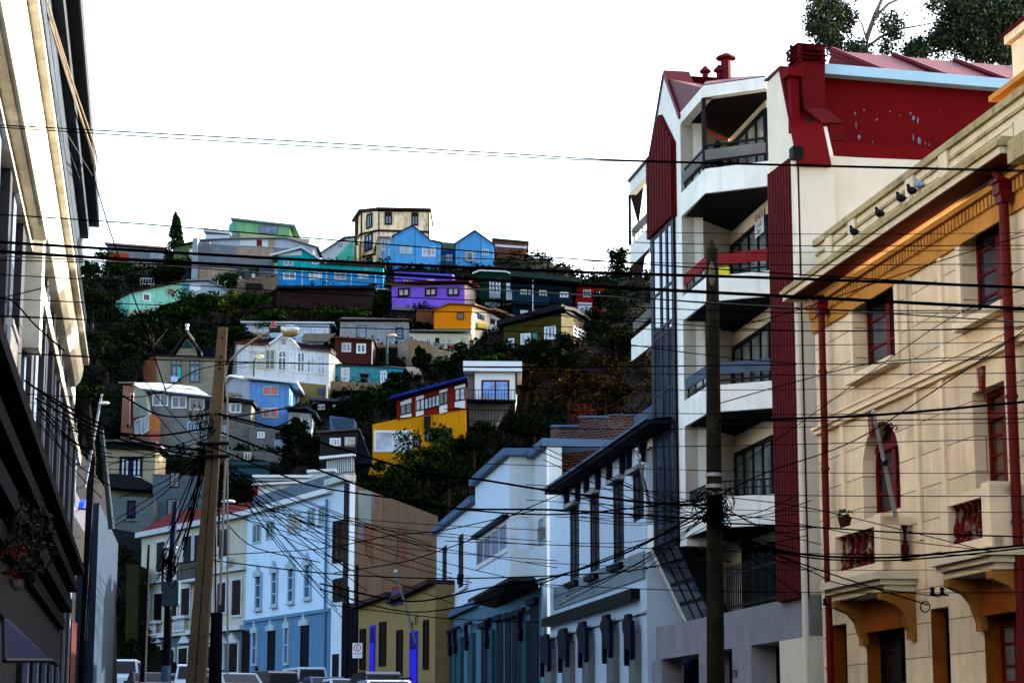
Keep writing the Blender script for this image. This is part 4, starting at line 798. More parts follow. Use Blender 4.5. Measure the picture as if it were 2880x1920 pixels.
h.rail(1070, 562, 1452, 565, 2.7, n=16, off=1.2); h.patch([(1070, 650), (1440, 655), (1420, 668), (1075, 664)], DARKT, 'balcony_slab', 0, 1.4)
h.patch([(1085, 668), (1400, 672), (1340, 730), (1290, 830), (1100, 835)], M('rubble', (.22, .21, .19), var=.4, grime=.7, streak=.4), 'base_wall', -3, .2)
h = House('dark_shed', 'dim blue grey shed among bushes left of the red and yellow house', 'shed', 'D', [(80, 770), (252, 775), (240, 862), (175, 860), (85, 800)], M('dim_blue', (.05, .085, .13), pat='vcor', per=.3), D=165, back=3)
# hill street lamps
def hill_lamp(label, base, top, head, z, D):
    (bx, by), (tx, ty), (hx, hy) = nv(z, base, top, head); P = at(bx, by, D); t = thing('street_lamp', label, 'street lamp', (P.x, P.y, P.z - 1), 'street lamps on the hill')
    a = at(tx, ty, D); b_ = at(hx, hy, D)
    MB().tube([P - Vector((0, 0, 1)), a], [.12, .09], 8).build('pole', M('lamp_green', (.05, .1, .08)), t)
    MB().tube([a, a + (b_ - a) * .5 + Vector((0, 0, .25)), b_], .05, 6).build('arm', MATS['lamp_green'], t)
    MB().ellipsoid(b_, .42, .22, .16).build('lamp_head', M('lamp_cover', (.6, .5, .35)), t)
hill_lamp('small street lamp in front of the white villa windows', (1307, 555), (1312, 405), (1356, 368), 'C', 183)
hill_lamp('street lamp on wooden pole before the grey stained house', (632, 1560), (628, 1292), (678, 1278), 'B', 193)
# ================================================================ RIGHT SIDE: cream corner building
CRM = M('cream_stucco', S(242, 216, 180, .9), var=.2, streak=.65, stain=S(150, 95, 60), pat='blocks', per=.62, bw=9)
CRP = M('cream_plain', S(243, 218, 184, .9), var=.12, streak=.4, stain=S(110, 85, 55)); OCH = M('ochre_paint', S(222, 160, 84, .75), var=.3, streak=.4)
LIC = M('lichened_stone', S(205, 185, 140, .7), var=.35, grime=.6, stain=(.035, .03, .015), streak=.6)
GST = M('parapet_stone', S(232, 214, 182, .82), var=.15, streak=.6, stain=S(90, 85, 65)); REV = M('ochre_reveal', S(190, 110, 35, .6), var=.4, streak=.5)
RPN = M('red_joinery', (.16, .008, .006), rough=.55, var=.3); DOORK = M('door_black', (.012, .008, .006), rough=.5)
F = frame_vp(2326, 1217, 45, 400)
fu = lambda x, y, o=0: F.uv(x, y, o)
uL = fu(2296, 1100)[0]; uR = uL + 34
z_belt = fu(2680, 1054)[1]; z_par = fu(2680, 382)[1]; z_ct = fu(2797, 394, .6)[1]; z_cb = fu(2812, 431, .6)[1]
g0 = .033 * 38 - .3
T = thing('corner_building', 'cream and ochre old building with balconies and red joinery at right edge', 'building', F.P(uL + 5, g0 + .3, -4))
W1 = rectl(F, 2400, 822, 1065, 2523); W2 = rectl(F, 2702, 634, 915, 2834)
A1 = rectl(F, 2423, 1213, 1461, 2531); W3 = rectl(F, 2734, 1106, 1395, 2832)
za = fu(2531, 1180)[1]
_u = fu(2478, 1200)[0]; A1 = (A1[0], A1[1], A1[2], fu(2477, 1219)[1] + .25)
d1 = rectl(F, 2341, 1758, 1935, 2383); d2 = rectl(F, 2436, 1740, 1935, 2547); d3 = rectl(F, 2618, 1712, 1935, 2672); d4 = rectl(F, 2766, 1690, 1935, 2864)
W2b = rectl(F, 2706, 1700, 1900, 2800)
pit = (W2[1] - W1[0])   # bay pitch for the part beyond the frame
holes = [hole(W1), hole(W2), hole(A1, True), hole(W3), hole(d1), hole(d2), hole(d3), hole(d4)]
holes = [[(u, max(z, g0 + .35)) for u, z in h] for h in holes]
zfr = z_cb - .15
MB().poly(F, [(uL, g0), (uR, g0), (uR, zfr), (uL, zfr)], -.5, 0, holes=holes, reveal=.38).build('wall', CRM, T)
MB().box(F, uL + .3, uR, g0, zfr, -11, -.55).build('rear_walls', M('dim_interior', (.05, .03, .02)), T)
MB().box(F, uL, uL + .28, g0, z_par, -11, -.5).build('end_wall', CRP, T)
MB().box(F, uL, uR, zfr - .62, zfr - .003, 0.001, .06).build('frieze', OCH, T)
mb = MB(); n = int((uR - uL) / .17)
for i in range(n): mb.box(F, uL + i * .17, uL + i * .17 + .1, zfr - .32, zfr - .12, .062, .13)
mb.box(F, uL, uR, zfr - .1, zfr, .062, .2); mb.build('dentils', OCH, T)
uE = fu(2812, 431, .6)[0]
mb = MB(); mb.box(F, uL - .35, uE, z_cb, z_cb + .12, .0, .6); mb.build('cornice', GST, T)
mb = MB(); mb.box(F, uL - .42, uE + .05, z_cb + .123, z_ct - .06, .0, .66); mb.box(F, uL - .38, uE, z_ct - .057, z_ct + .02, .0, .58); mb.build('cornice_roll', LIC, T)
MB().box(F, uE + .06, uE + .9, z_cb - .2, z_ct - .1, .0, .5).build('cornice_return', LIC, T)
MB().box(F, uL, uE + .02, z_cb - .02, z_cb - .003, .14, .58).build('soffit', M('soffit_rust', S(150, 70, 20, .5), var=.4, grime=.5, stain=(.02, .02, .01)), T)
# parapet with coping, panels and piers
mb = MB(); mb.box(F, uL, uR, z_ct - .2, z_par - .14, -.45, -.1); mb.build('parapet', GST, T)
mb = MB(); mb.box(F, uL - .06, uR, z_par - .137, z_par, -.52, -.02); mb.box(F, uL - .02, uR, z_par - .36, z_par - .3, -.3, -.055); mb.build('coping', LIC, T)
for x, y in ((2324, 700), (2388, 640), (2550, 500), (2645, 460)):
    u = fu(x, y)[0]; MB().box(F, u - .22, u + .22, z_ct - .1, z_par - .14, -.3, -.04).build('pier', GST, T)
pan = MB()
for a, b_ in (((2396, 2545)), ((2560, 2640)), ((2655, 2840))):
    u0, u1 = fu(a, 560)[0], fu(b_, 450)[0]; zz0, zz1 = z_ct + .12, z_par - .48
    for q in ((u0, u1, zz0, zz0 + .03), (u0, u1, zz1 - .03, zz1), (u0, u0 + .03, zz0, zz1), (u1 - .03, u1, zz0, zz1)): pan.box(F, *q, -.11, -.075)
pan.build('panel_moulding', GST, T)
# belt and string courses, pilaster strips
mb = MB(); mb.box(F, uL, uR, z_belt, z_belt + .09, 0.001, .1); mb.box(F, uL, uR, z_belt + .093, z_belt + .16, .001, .16)
mb.box(F, uL, uR, z_belt + .3, z_belt + .33, .001, .03); mb.build('belt_course', CRP, T)
for x, y in ((2452 + 110, 900), (2240 + 745 * .4336, 900), (2240 + 950 * .4336, 860)):
    u = fu(x, y)[0]; MB().box(F, u - .09, u + .09, z_belt + .34, zfr - .63, .001, .055).build('pilaster_strip', CRP, T)
for x, y in ((2590, 1400), (2662, 1360), (2380, 1450)):
    u = fu(x, y)[0]; MB().box(F, u - .09, u + .09, g0 + 4.3, z_belt - .003, .001, .055).build('pilaster_strip', CRP, T)
for (r_, ex) in ((W1, .12), (W2, .12)):
    mb = MB(); mb.box(F, r_[0] - .12, r_[1] + .12, r_[2] - .16, r_[2] - .003, 0.001, .2); mb.box(F, r_[0] - .2, r_[0] - .003, r_[2], r_[3], .001, .05); mb.box(F, r_[1] + .003, r_[1] + .2, r_[2], r_[3], .001, .05); mb.build('window_surround', CRP, T)
for x, y in ((2455, 1165), (2765, 1035)):
    u, z_ = fu(x, y); MB().poly(F, [(u - .07, z_ - .42), (u + .07, z_ - .42), (u + .12, z_ + .02), (u - .12, z_ + .02)], 0, .07).build('keystone', M('faded_red', (.2, .03, .02), var=.4, grime=.5, stain=(.4, .3, .25)), T)
GD = MG('glass_cool', (.02, .03, .05), rough=.05)
def casement(T, r_, o=-.36, fm=RPN, nz=3, gm=None, trans=False, name='window'):
    u0, u1, z0, z1 = r_; z0 = max(z0, g0 + .36); mb = MB(); f = .1; c = (u0 + u1) / 2
    for a, b_ in ((u0, u0 + f), (u1 - f, u1), (c - .11, c + .11)): mb.box(F, a, b_, z0, z1, o, o + .09)
    zt = z1 - (z1 - z0) * .24 if trans else z1 - .1
    mb.box(F, u0 + f, c - .11, z0, z0 + .12, o, o + .085); mb.box(F, c + .11, u1 - f, z0, z0 + .12, o, o + .085); mb.box(F, u0 + f, u1 - f, z1 - .1, z1, o, o + .12)
    if trans: mb.box(F, u0 + f, u1 - f, zt - .08, zt + .08, o, o + .13)
    for i in range(1, nz):
        zz = z0 + (zt - z0) * i / nz; mb.box(F, u0 + f, c - .11, zz - .02, zz + .02, o, o + .07); mb.box(F, c + .11, u1 - f, zz - .02, zz + .02, o, o + .07)
    for s_ in (u0 + f + (c - .11 - u0 - f) * .0 , c + .11):
        pass
    w_ = mb.build(name, fm, T); MB().box(F, u0 + .02, u1 - .02, z0 + .02, z1 - .02, o + .01, o + .04).build('pane', gm or GD, w_); return w_
casement(T, W1, nz=3); casement(T, W2, nz=4); casement(T, W3, nz=4, trans=True, gm=MG('glass_lamp', (.05, .03, .015))); casement(T, A1, nz=3, trans=True, gm=MG('glass_black', (.006, .004, .005), rough=.3, spec=.2))
for k, r_ in enumerate((d1, d2, d3, d4)):
    casement(T, r_, nz=3, trans=True, fm=DOORK if k != 3 else RPN, gm=MATS['glass_black'] if k != 3 else MG('glass_pale', (.12, .12, .1)), name='door')
    u0, u1, z0, z1 = r_; MB().box(F, u0 - .004, u0 + .012, max(z0, g0 + .36), z1, -.37, .004).build('reveal', REV, T)
# balconies
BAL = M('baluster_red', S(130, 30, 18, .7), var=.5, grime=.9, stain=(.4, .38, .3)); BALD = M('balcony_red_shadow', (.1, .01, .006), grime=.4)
def balcony(u0, u1, z_rail, z_slab, o, nm):
    mb = MB()                                    # slab with stepped moulding
    mb.box(F, u0 - .16, u1 + .2, z_slab - .14, z_slab, .001, o + .2); mb.box(F, u0 - .08, u1 + .12, z_slab - .24, z_slab - .143, .001, o + .1); mb.box(F, u0 - .0, u1 + .04, z_slab - .36, z_slab - .243, .001, o + .0)
    B = mb.build('balcony', GST, T, nm)
    q = MB(); q.box(F, u0, u1, z_rail - .16, z_rail, o - .2, o); q.box(F, u1 - .2, u1, z_rail - .16, z_rail, .0, o - .203)
    q.box(F, u0, u1, z_slab + .003, z_slab + .2, o - .2, o - .02); q.box(F, u1 - .2, u1 - .02, z_slab + .003, z_slab + .2, 0, o - .203); q.build('rail', CRP, B)
    for a, b_ in ((u0, u0 + .36), (u1 - .36, u1 + .0)): MB().box(F, a, b_, z_slab + .003, z_rail + .06, o - .36, o + .02).build('pedestal', CRP, B)
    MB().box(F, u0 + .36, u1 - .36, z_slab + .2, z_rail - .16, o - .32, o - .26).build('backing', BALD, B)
    nb = 6; span = (u1 - u0 - .72)
    for i in range(nb):
        u = u0 + .36 + span * (i + .5) / nb; h = z_rail - z_slab - .36; P = F.P(u, z_slab + .2, o - .1)
        MB().lathe(P, [(.07, 0), (.07, h * .08), (.035, h * .14), (.075, h * .3), (.07, h * .42), (.03, h * .6), (.03, h * .85), (.06, h * .93), (.07, h)], 8).build('baluster', BAL, B)
    P = F.P(u1 - .1, z_slab + .2, (o - .36) / 2); h = z_rail - z_slab - .36
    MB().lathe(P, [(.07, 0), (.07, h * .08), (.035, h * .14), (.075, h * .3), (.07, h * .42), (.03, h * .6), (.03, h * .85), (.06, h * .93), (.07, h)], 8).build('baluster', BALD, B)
    # curved consoles beneath
    for u in (u0 + .25, u1 - .1):
        prof = [(0, z_slab - .37), (o + .05, z_slab - .37), (o + .05, z_slab - .5), (o * .85, z_slab - .56), (o * .6, z_slab - .62), (o * .38, z_slab - .78), (o * .26, z_slab - 1.0), (.12, z_slab - 1.1), (.12, z_slab - 1.25), (0, z_slab - 1.25)]
        G = Frame(F.P(u, 0, 0)[:2], F.n); G.n = F.d.copy()
        MB().poly(G, prof, -.12, .12).build('console', M('console_ochre', S(200, 140, 70, .6), var=.3, streak=.5, stain=(.03, .02, .01)), B)
    MB().box(F, u0 + .4, u1 - .25, z_slab - 1.0, z_slab - .365, .002, .1).build('panel', REV, B)
o1 = .62
b1u0, zr1 = fu(2334, 1490, o1); b1u1, _z = fu(2478, 1450, o1); zs1 = fu(2478, 1608, o1)[1]; zr1 = fu(2478, 1450, o1)[1]
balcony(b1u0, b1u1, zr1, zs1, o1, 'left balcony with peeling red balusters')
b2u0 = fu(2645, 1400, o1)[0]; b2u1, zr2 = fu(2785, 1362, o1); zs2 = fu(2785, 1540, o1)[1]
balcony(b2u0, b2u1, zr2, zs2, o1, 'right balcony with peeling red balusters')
P = F.P(*fu(2376, 1470, o1 - .1), o1 - .1); P.z = zr1
t = thing('potted_plant', 'small dark plant pot on the rail of the left cream balcony', 'plant', P)
MB().lathe(P, [(.09, 0), (.14, .2), (.16, .22)], 10).build('pot', M('dark_pot', (.05, .02, .015)), t); m_ = MB(); leaves(m_, P + Vector((0, 0, .3)), (.16, .16, .1), 40, .06, r); m_.build('foliage', PLM, t)
# downpipes
def pipe(name, label, pts, rad, mat, hop=None):
    t = thing(name, label, 'downpipe', (pts[-1].x, pts[-1].y, pts[-1].z)); MB().tube(pts, rad, 10).build('pipe', mat, t)
    if hop is not None:
        mb = MB(); p = pts[0]; f2 = Frame(p[:2], F.d); f2.n = F.n
        mb.box(f2, -.14, .14, p.z - .05, p.z + .14, -.13, .13); mb.box(f2, -.18, .18, p.z + .143, p.z + .2, -.17, .17); mb.box(f2, -.14, .14, p.z - .2, p.z - .053, -.1, .1); mb.build('hopper', mat, t)
    for k in range(4):
        q = pts[0] + (pts[-1] - pts[0]) * (.15 + .22 * k); MB().tube([Vector((q.x, q.y, q.z - .03)), Vector((q.x, q.y, q.z + .03))], rad * 1.25, 10).build('bracket', mat, t)
PR = M('pipe_red', (.15, .012, .008), rough=.5, var=.25)
zt = fu(2312, 860, .2)[1]; ua = fu(2312, 860, .2)[0]
pipe('downpipe', 'dark red downpipe at left corner of the cream building', [F.P(ua, zt, .22), F.P(ua, z_belt - .35, .22), F.P(ua - .1, z_belt - .6, .2), F.P(ua - .1, g0 + .3, .2)], .075, PR, 1)
ub, zb = fu(2824, 540, .2)
pipe('downpipe', 'dark red downpipe with hopper at right side of the cream building', [F.P(ub, zb, .22), F.P(ub, g0 + .3, .22)], .085, PR, 1)
MB().tube([F.P(ub, zb + .2, .22), F.P(ub - .12, z_cb - .05, .3)], .07, 8).build('pipe_head', PR, bpy.data.objects['downpipe.001'])
t = thing('flagpole', 'pale grey flagpole leaning out above the left cream balcony', 'flagpole', F.P(*fu(2519, 1452, .5), .5)); a = F.P(*fu(2519, 1452, .5), .5); b_ = F.P(*fu(2457, 1159, 1.3), 1.3)
MB().tube([a, b_], [.045, .03], 8).build('pole', M('pole_grey', (.38, .38, .38), rough=.4, var=.1), t); MB().ellipsoid(b_, .05, .05, .06, 8, 5).build('ball', MATS['pole_grey'], t)
MB().tube([a + (b_ - a) * .52 - Vector((0, 0, .05)), a + (b_ - a) * .52 + Vector((0, 0, .06))], .07, 8).build('collar', BLACK(), t)
for k, (x, y) in enumerate(((2360, 1700), (2668, 1672))):
    a = F.P(*fu(x, y, .1), .1); t = thing('insulator_bracket', ['small wire bracket with insulators under the left cream balcony', 'small wire bracket with insulators between the cream balconies'][k], 'bracket', a)
    MB().tube([a, a + F.n * .35], .02, 6).build('arm', BLACK(), t)
    for q in (.12, .3): MB().lathe(a + F.n * q, [(.03, 0), (.05, .03), (.03, .06), (.05, .1), (.02, .14)], 8).build('insulator', BLACK(), t)
# tower-like cream corner at the far right edge
F2 = frame_vp(2850, 200, 37.6, 400); u = F2.uv(2850, 240)[0]
t = thing('corner_turret', 'cream stuccoed corner turret with orange cornice cut by right frame edge', 'turret', F2.P(u + 2, z_par - .5, -1))
zz = lambda y: F2.uv(2850, y)[1]
MB().box(F2, u, u + 4, z_par - .6, zz(120), -2, 0).build('shaft', CRP, t); MB().box(F2, u - .1, u + 4, zz(118), zz(95), -2.1, .1).build('capital', CRP, t); MB().box(F2, u - .16, u + 4, zz(94), zz(90), -2.2, .16).build('cap_tiles', REDM, t)
mb = MB(); mb.box(F2, u - .2, u + 4, zz(318), zz(278), -2, .22); mb.box(F2, u - .32, u + 4, zz(277), zz(262), -2, .36); mb.build('cornice', OCH, t)
MB().box(F2, u - .1, u + .5, zz(390), zz(320), -.5, .15).build('bracket', PR, t)
MB().box(F2, u + .0, u + 4, g0 + 8, z_par - .61, -2, -.1).build('base', CRP, t)
# ================================================================ white apartment building
AW = M('apartment_white', S(236, 234, 224, .9), var=.12, streak=.7, stain=S(150, 135, 110)); AC = M('apartment_cream', S(236, 226, 206, .82), var=.08, streak=.2)
ROOFR = M('roof_maroon', S(130, 30, 42, .65), var=.2, rough=.5, streak=.2); MAR = M('maroon_wall', S(130, 6, 20, .72), var=.15, streak=.3)
FP = frame_vp(1840, 1300, 60.2, 400); fp = lambda x, y, o=0: FP.uv(x, y, o)
def pl(x, D): p = at(x, 1000, D); return Vector((p.x, p.y, 0))
def onp(x, y=1000): u, z_ = fp(x, y); v = FP.P(u, 0); return v
A2 = onp(1923); C_ = onp(1992); E_ = pl(2173, 53.4); B0 = onp(1836); G1 = onp(2177); G2_ = onp(2262); A0 = onp(1776)
I0 = A2 - FP.n * .35; I1 = pl(2066, 58.4); I2 = pl(2176, 54.6)
zE = lambda y: zat(2173, y, 53.4)
back = -FP.n * 16
ga = .033 * 50 - .5
AP = thing('apartment_building', 'white stepped apartment block with maroon roof and wooden railed balconies', 'building', FP.P(fp(2050, 1300)[0], ga + .4, -5))
ztop = zE(210)
# main body behind the balconies
zbb = fp(1843, 1545)[1]; MB().prism([p[:2] for p in (B0, A2, I0, I1, I2, I2 + back, B0 + back)], zbb, zE(252)).build('body_wall', AC, AP)
MB().prism([p[:2] for p in (B0 - FP.n * 1.5 + FP.d * .1, A2 - FP.n * 1.5, I1 + Vector((0, .02, 0)), I2, I2 + back, B0 + back)], ga, zbb - .004).build('lower_body', AC, AP)
MB().prism([p[:2] for p in (I2 - FP.d * .01, G1, G2_ + Vector((.02, .3, 0)), G2_ + back, I2 + back - FP.d * .01)], ga, zat(2267, 440, 46.6)).build('body_wall', AC, AP)
F_I = Frame(I1[:2], (I2 - I1)); F_B = Frame(I0[:2], (I1 - I0)); F_C = Frame(C_[:2], (E_ - C_)); F_A = Frame(A2[:2], (C_ - A2))
LI = (I2 - I1).length; LC = (E_ - C_).length; LA = (C_ - A2).length; LB_ = (I1 - I0).length
# gable strip 1 and 2 (front walls)
u0, u1 = fp(1836, 1000)[0], fp(1923, 1000)[0]; ap = fp(1869, 210); zs = fp(1834, 440)[1]; zr = fp(1922, 326)[1]; zb = fp(1843, 1545)[1]
MB().poly(FP, [(u0, zb), (u1, zb - .2), (u1, zr), ap, (u0, zs)], -.6, .003).build('gable_wall', AW, AP)
v0, v1 = fp(2174, 1000)[0], fp(2262, 1000)[0]; apx = fp(2196, 194); z_r2 = fp(2262, 420)[1]
MB().poly(FP, [(v0, ga), (v1, ga), (v1, z_r2), apx, (v0, fp(2178, 212)[1])], -.8, .003).build('gable_wall', AC, AP)
# ceilings/roof above top balcony
zb1, zb0 = zE(216), zE(249)
for (a, b_) in ((A2, C_), (C_, E_)):
    f = Frame(a[:2], b_ - a); MB().box(f, 0, (b_ - a).length, zb0, zb1, -.25, .01).build('fascia', AW, AP)
soff = M('soffit_boards', (.025, .015, .012), pat='vboard', per=.12)
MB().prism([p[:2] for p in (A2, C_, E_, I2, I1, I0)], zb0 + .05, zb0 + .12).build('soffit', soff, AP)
rid = FP.P(ap[0], ap[1], -3.2); apw = FP.P(*ap)
mb = MB(); e = Vector((0, 0, zb1 + .03)); A2t, Ct, Et, I2t = A2 + e, C_ + e, E_ + e, I2 + e
_r = fp(2110, 214, -2.5); Rm = FP.P(_r[0], _r[1], -2.5); _r = fp(1990, 220, -2.5); MID = FP.P(_r[0], _r[1], -2.5)
A2b = Vector((A2t.x, A2t.y, zr))
for q in ((apw, A2t, Ct, MID), (Ct, Et, Rm, MID), (Et, I2t, Rm), (apw, FP.P(u0, zs), FP.P(u0, zs, -3.2), rid), (apw, MID, Rm, rid)):
    mb.face(q); mb.face([Vector(p) - Vector((0, 0, .1)) for p in reversed(q)])
mb.build('roof', ROOFR, AP)
def band(pts, w_, m, name, oo=.06, th=.1):
    mb = MB()
    for i in range(len(pts) - 1):
        a, b_ = pts[i], pts[i + 1]; dx, dz = b_[0] - a[0], b_[1] - a[1]; L_ = math.hypot(dx, dz); nx, nz_ = -dz / L_ * w_, dx / L_ * w_
        if nz_ < 0: nx, nz_ = -nx, -nz_
        mb.poly(FP, [a, b_, (b_[0] + nx, b_[1] + nz_), (a[0] + nx, a[1] + nz_)], -.7, oo + i * .002)
    return mb.build(name, m, AP)
band([ap, (u1 + .02, zr)], .14, ROOFR, 'roof_edge'); band([(u0, zs), ap], .06, M('edge_grey', (.1, .1, .12)), 'roof_edge'); band([(v0, fp(2178, 208)[1]), apx], .05, ROOFR, 'roof_edge'); band([apx, (v1 + .05, z_r2 - .3)], .1, MAR, 'roof_edge')
for x, y, hh, rr_ in ((1984, 218, .5, .09), (2023, 215, .5, .09), (2043, 222, .95, .16)):
    P = at(x, y, 60); MB().lathe(P - Vector((0, 0, .4)), [(rr_, 0), (rr_, hh), (rr_ * 1.9, hh + .05), (rr_ * 1.9, hh + .1), (.03, hh + .25)], 10).build('vent', ROOFR, AP)
# red slatted panels
def slats(u0, u1, zbot, ztop_pts, n, name='slat_panel'):
    mb = MB(); w_ = (u1 - u0) / n
    def zt(u):
        for a, b_ in zip(ztop_pts, ztop_pts[1:]):
            if a[0] - 1e-6 <= u <= b_[0] + 1e-6: return a[1] + (b_[1] - a[1]) * (u - a[0]) / (b_[0] - a[0])
        return ztop_pts[-1][1]
    for i in range(n):
        a, b_ = u0 + i * w_, u0 + i * w_ + w_ * .72
        mb.poly(FP, [(a, zbot), (b_, zbot), (b_, zt(b_)), (a, zt(a))], .03, .15)
    mb.poly(FP, [(u0, zbot - .02)] + [(u1, zbot - .02)] + [(p[0], p[1] - .02) for p in reversed(ztop_pts)], .004, .06)
    return mb.build(name, M('slat_red', S(120, 12, 10, .62), var=.3, streak=.4), AP)
s0, s1 = fp(1833, 674)[0], fp(1905, 612)[0]; zsl = fp(1834, 674)[1]
slats(s0, s1, zsl, [(s0, fp(1832, 464)[1]), (fp(1864, 321)[0], fp(1864, 321)[1]), (s1, fp(1903, 397)[1])], 9)
r0, r1 = fp(2175, 495)[0], fp(2246, 445)[0]
slats(r0, r1, fp(2235, 1685)[1], [(r0, fp(2174, 493)[1]), (r1, fp(2244, 440)[1])], 9)
MB().tube([FP.P(v1 - .02, fp(2255, 440)[1], .12), FP.P(v1 - .02, ga + 1, .12)], .07, 8).build('downpipe', AC, AP)
P = FP.P(*fp(2240, 430, .2), .2); f2 = Frame(P[:2], FP.d); MB().box(f2, -.16, .14, P.z - .14, P.z + .12, -.12, .12).build('junction_box', BLACK(), AP)
# glazed strip
MET = M('window_metal', (.01, .011, .014), rough=.5, var=.1); GL2 = MG('glass_strip', (.03, .05, .08), rough=.03, wav=.05)
g0_, g1_ = fp(1839, 900)[0], fp(1905, 900)[0]; zt_ = fp(1839, 672)[1]; zbt = fp(1843, 1540)[1]
mb = MB()
for a, b_ in ((0, .13), (.40, .47), (.66, .73), (.9, 1.0)): mb.box(FP, g0_ + (g1_ - g0_) * a, g0_ + (g1_ - g0_) * b_, zbt, zt_, .02, .085)
for y in (678, 842, 945, 965, 1122, 1222, 1245, 1409, 1500, 1540):
    z_ = fp(1840, y)[1]; mb.box(FP, g0_ + .02, g1_ - .02, z_ - .04, z_ + .04, .022, .08)
gs = mb.build('glazed_strip', MET, AP); MB().box(FP, g0_ + .03, g1_ - .03, zbt, zt_, .006, .06).build('pane', GL2, gs)
# slanted lower bay
ub0, zb0_ = fp(1936, 1752, -1.0); ub1, _ = fp(1992, 1740, -1.0)
a0, a1 = FP.P(g0_, zbt, .14), FP.P(g1_, zbt, .14); c0, c1 = FP.P(g0_ + .02, zb0_, -1.0 ), FP.P(g1_, zb0_, -1.0)
dpx = FP.P(ub0, zb0_, -1.0) - c0; c0 += dpx; c1 += dpx; dk = -FP.n * .5
mb = MB(); mb.face([a0, a1, c1, c0]); mb.face([a0 + dk, c0 + dk, c1 + dk, a1 + dk]); mb.face([a1, a1 + dk, c1 + dk, c1]); mb.face([a0, c0, c0 + dk, a0 + dk]); mb.face([c0, c1, c1 + dk, c0 + dk])
lb = mb.build('slanted_bay', MET, AP)
mb = MB(); lerp = lambda t, s_: (a0 + (a1 - a0) * s_) * (1 - t) + (c0 + (c1 - c0) * s_) * t + FP.n * .02
for i in range(3):
    for j in range(4):
        s_a, s_b, t_a, t_b = i / 3 + .05, (i + 1) / 3 - .03, j / 4 + .03, (j + 1) / 4 - .02
        mb.face([lerp(t_b, s_a), lerp(t_b, s_b), lerp(t_a, s_b), lerp(t_a, s_a)])
mb.build('pane', MG('glass_navy', (.006, .01, .03), rough=.15), lb)
w0 = FP.d * -.32
mb = MB(); q = [a0 + w0, a0 + w0 * .05, c0 + w0 * .05, c0 + w0]; mb.face([p + FP.n * .01 for p in q]); mb.face([p + dk for p in reversed(q)])
for i in range(4): mb.face([q[i] + FP.n * .01, q[i] + dk, q[(i + 1) % 4] + dk, q[(i + 1) % 4] + FP.n * .01])
mb.build('slanted_beam', AW, AP)
# balconies
WOOD = M('weathered_plank', (.2, .19, .17), var=.35, streak=.3, pat='clap', per=.09); WRED = M('red_plank', (.26, .03, .03), var=.35); WBLU = M('blue_grey_plank', (.1, .13, .17), var=.4)
lev = [(453, 522), (760, 831), (1070, 1146), (1388, 1475)]
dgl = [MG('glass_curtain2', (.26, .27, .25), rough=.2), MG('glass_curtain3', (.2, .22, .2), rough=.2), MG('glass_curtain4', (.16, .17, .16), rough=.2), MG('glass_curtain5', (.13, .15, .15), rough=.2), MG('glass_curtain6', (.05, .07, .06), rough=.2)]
plank = [WOOD, WRED, WBLU, BLACK()]
for i, (yt, ybm) in enumerate(lev):
    zt2, zb2 = zE(yt), zE(ybm)
    b_ = thing  # noqa
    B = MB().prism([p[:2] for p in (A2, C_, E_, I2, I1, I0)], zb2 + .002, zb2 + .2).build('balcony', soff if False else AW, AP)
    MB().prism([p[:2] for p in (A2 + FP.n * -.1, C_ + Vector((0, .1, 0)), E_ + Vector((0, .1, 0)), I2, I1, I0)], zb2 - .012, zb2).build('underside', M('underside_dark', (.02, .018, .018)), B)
    MB().box(F_A, 0, LA, zb2, zt2, -.14, 0.004).build('parapet', AW, B); MB().box(F_C, -.0, LC, zb2, zt2, -.14, .006).build('parapet', AW, B)
    mt = MET
    for f, L_, lo in ((F_A, LA, .1), (F_C, LC, 0)):
        mb = MB()
        if i < 3:
            for k in range(4): uu = lo + (L_ - lo) * (k + .05) / 3.2; mb.box(f, uu, uu + .04, zt2, zt2 + .62, -.1, -.06)
            for k in (.62, .2) if i == 0 else (.1,): mb.box(f, lo, L_ - .05, zt2 + k, zt2 + k + .05, -.11, -.05)
        else:
            for k in range(int(L_ / .12)): uu = lo + k * .12; mb.box(f, uu, uu + .02, zt2, zt2 + .4, -.1, -.08)
            mb.box(f, lo, L_ - .05, zt2 + .38, zt2 + .42, -.11, -.07); mb.box(f, lo, L_ - .05, zt2 + .2, zt2 + .23, -.11, -.07)
        mb.build('railing', mt, B)
        if i < 3:
            MB().box(f, lo, L_ - .08, zt2 + (.28 if i else .24), zt2 + (.58 if i else .52), -.05, -.008).build('plank', plank[i], B)
    # glass doors and inner wall of the storey above this slab
    hgt = zE(yt) - zE(yt) + 2.2
    z0, z1 = zb2 + .22, zb2 + 2.45
    window(AP, F_I, .05, LI - .05, z0, z1, o=.002, fm=MET, gm=dgl[i], nx=4, fw=.12, d=.1, name='glass_door')
    MB().box(F_I, 0, LI, z1 + .01, z1 + .28, .001, .06).build('lintel', AC, AP)
# lower glass at terrace
window(AP, F_I, .3, LI - .1, zE(1475) - 2.6, zE(1475) - .3, o=.002, fm=MET, gm=dgl[4], nx=4, nz=2, fw=.1, d=.1, name='glass_door')
# corner post and rail of the top balcony
MB().tube([C_ + Vector((0, .1, zE(453))), C_ + Vector((0, .1, zb0))], .06, 8).build('post', MET, AP)
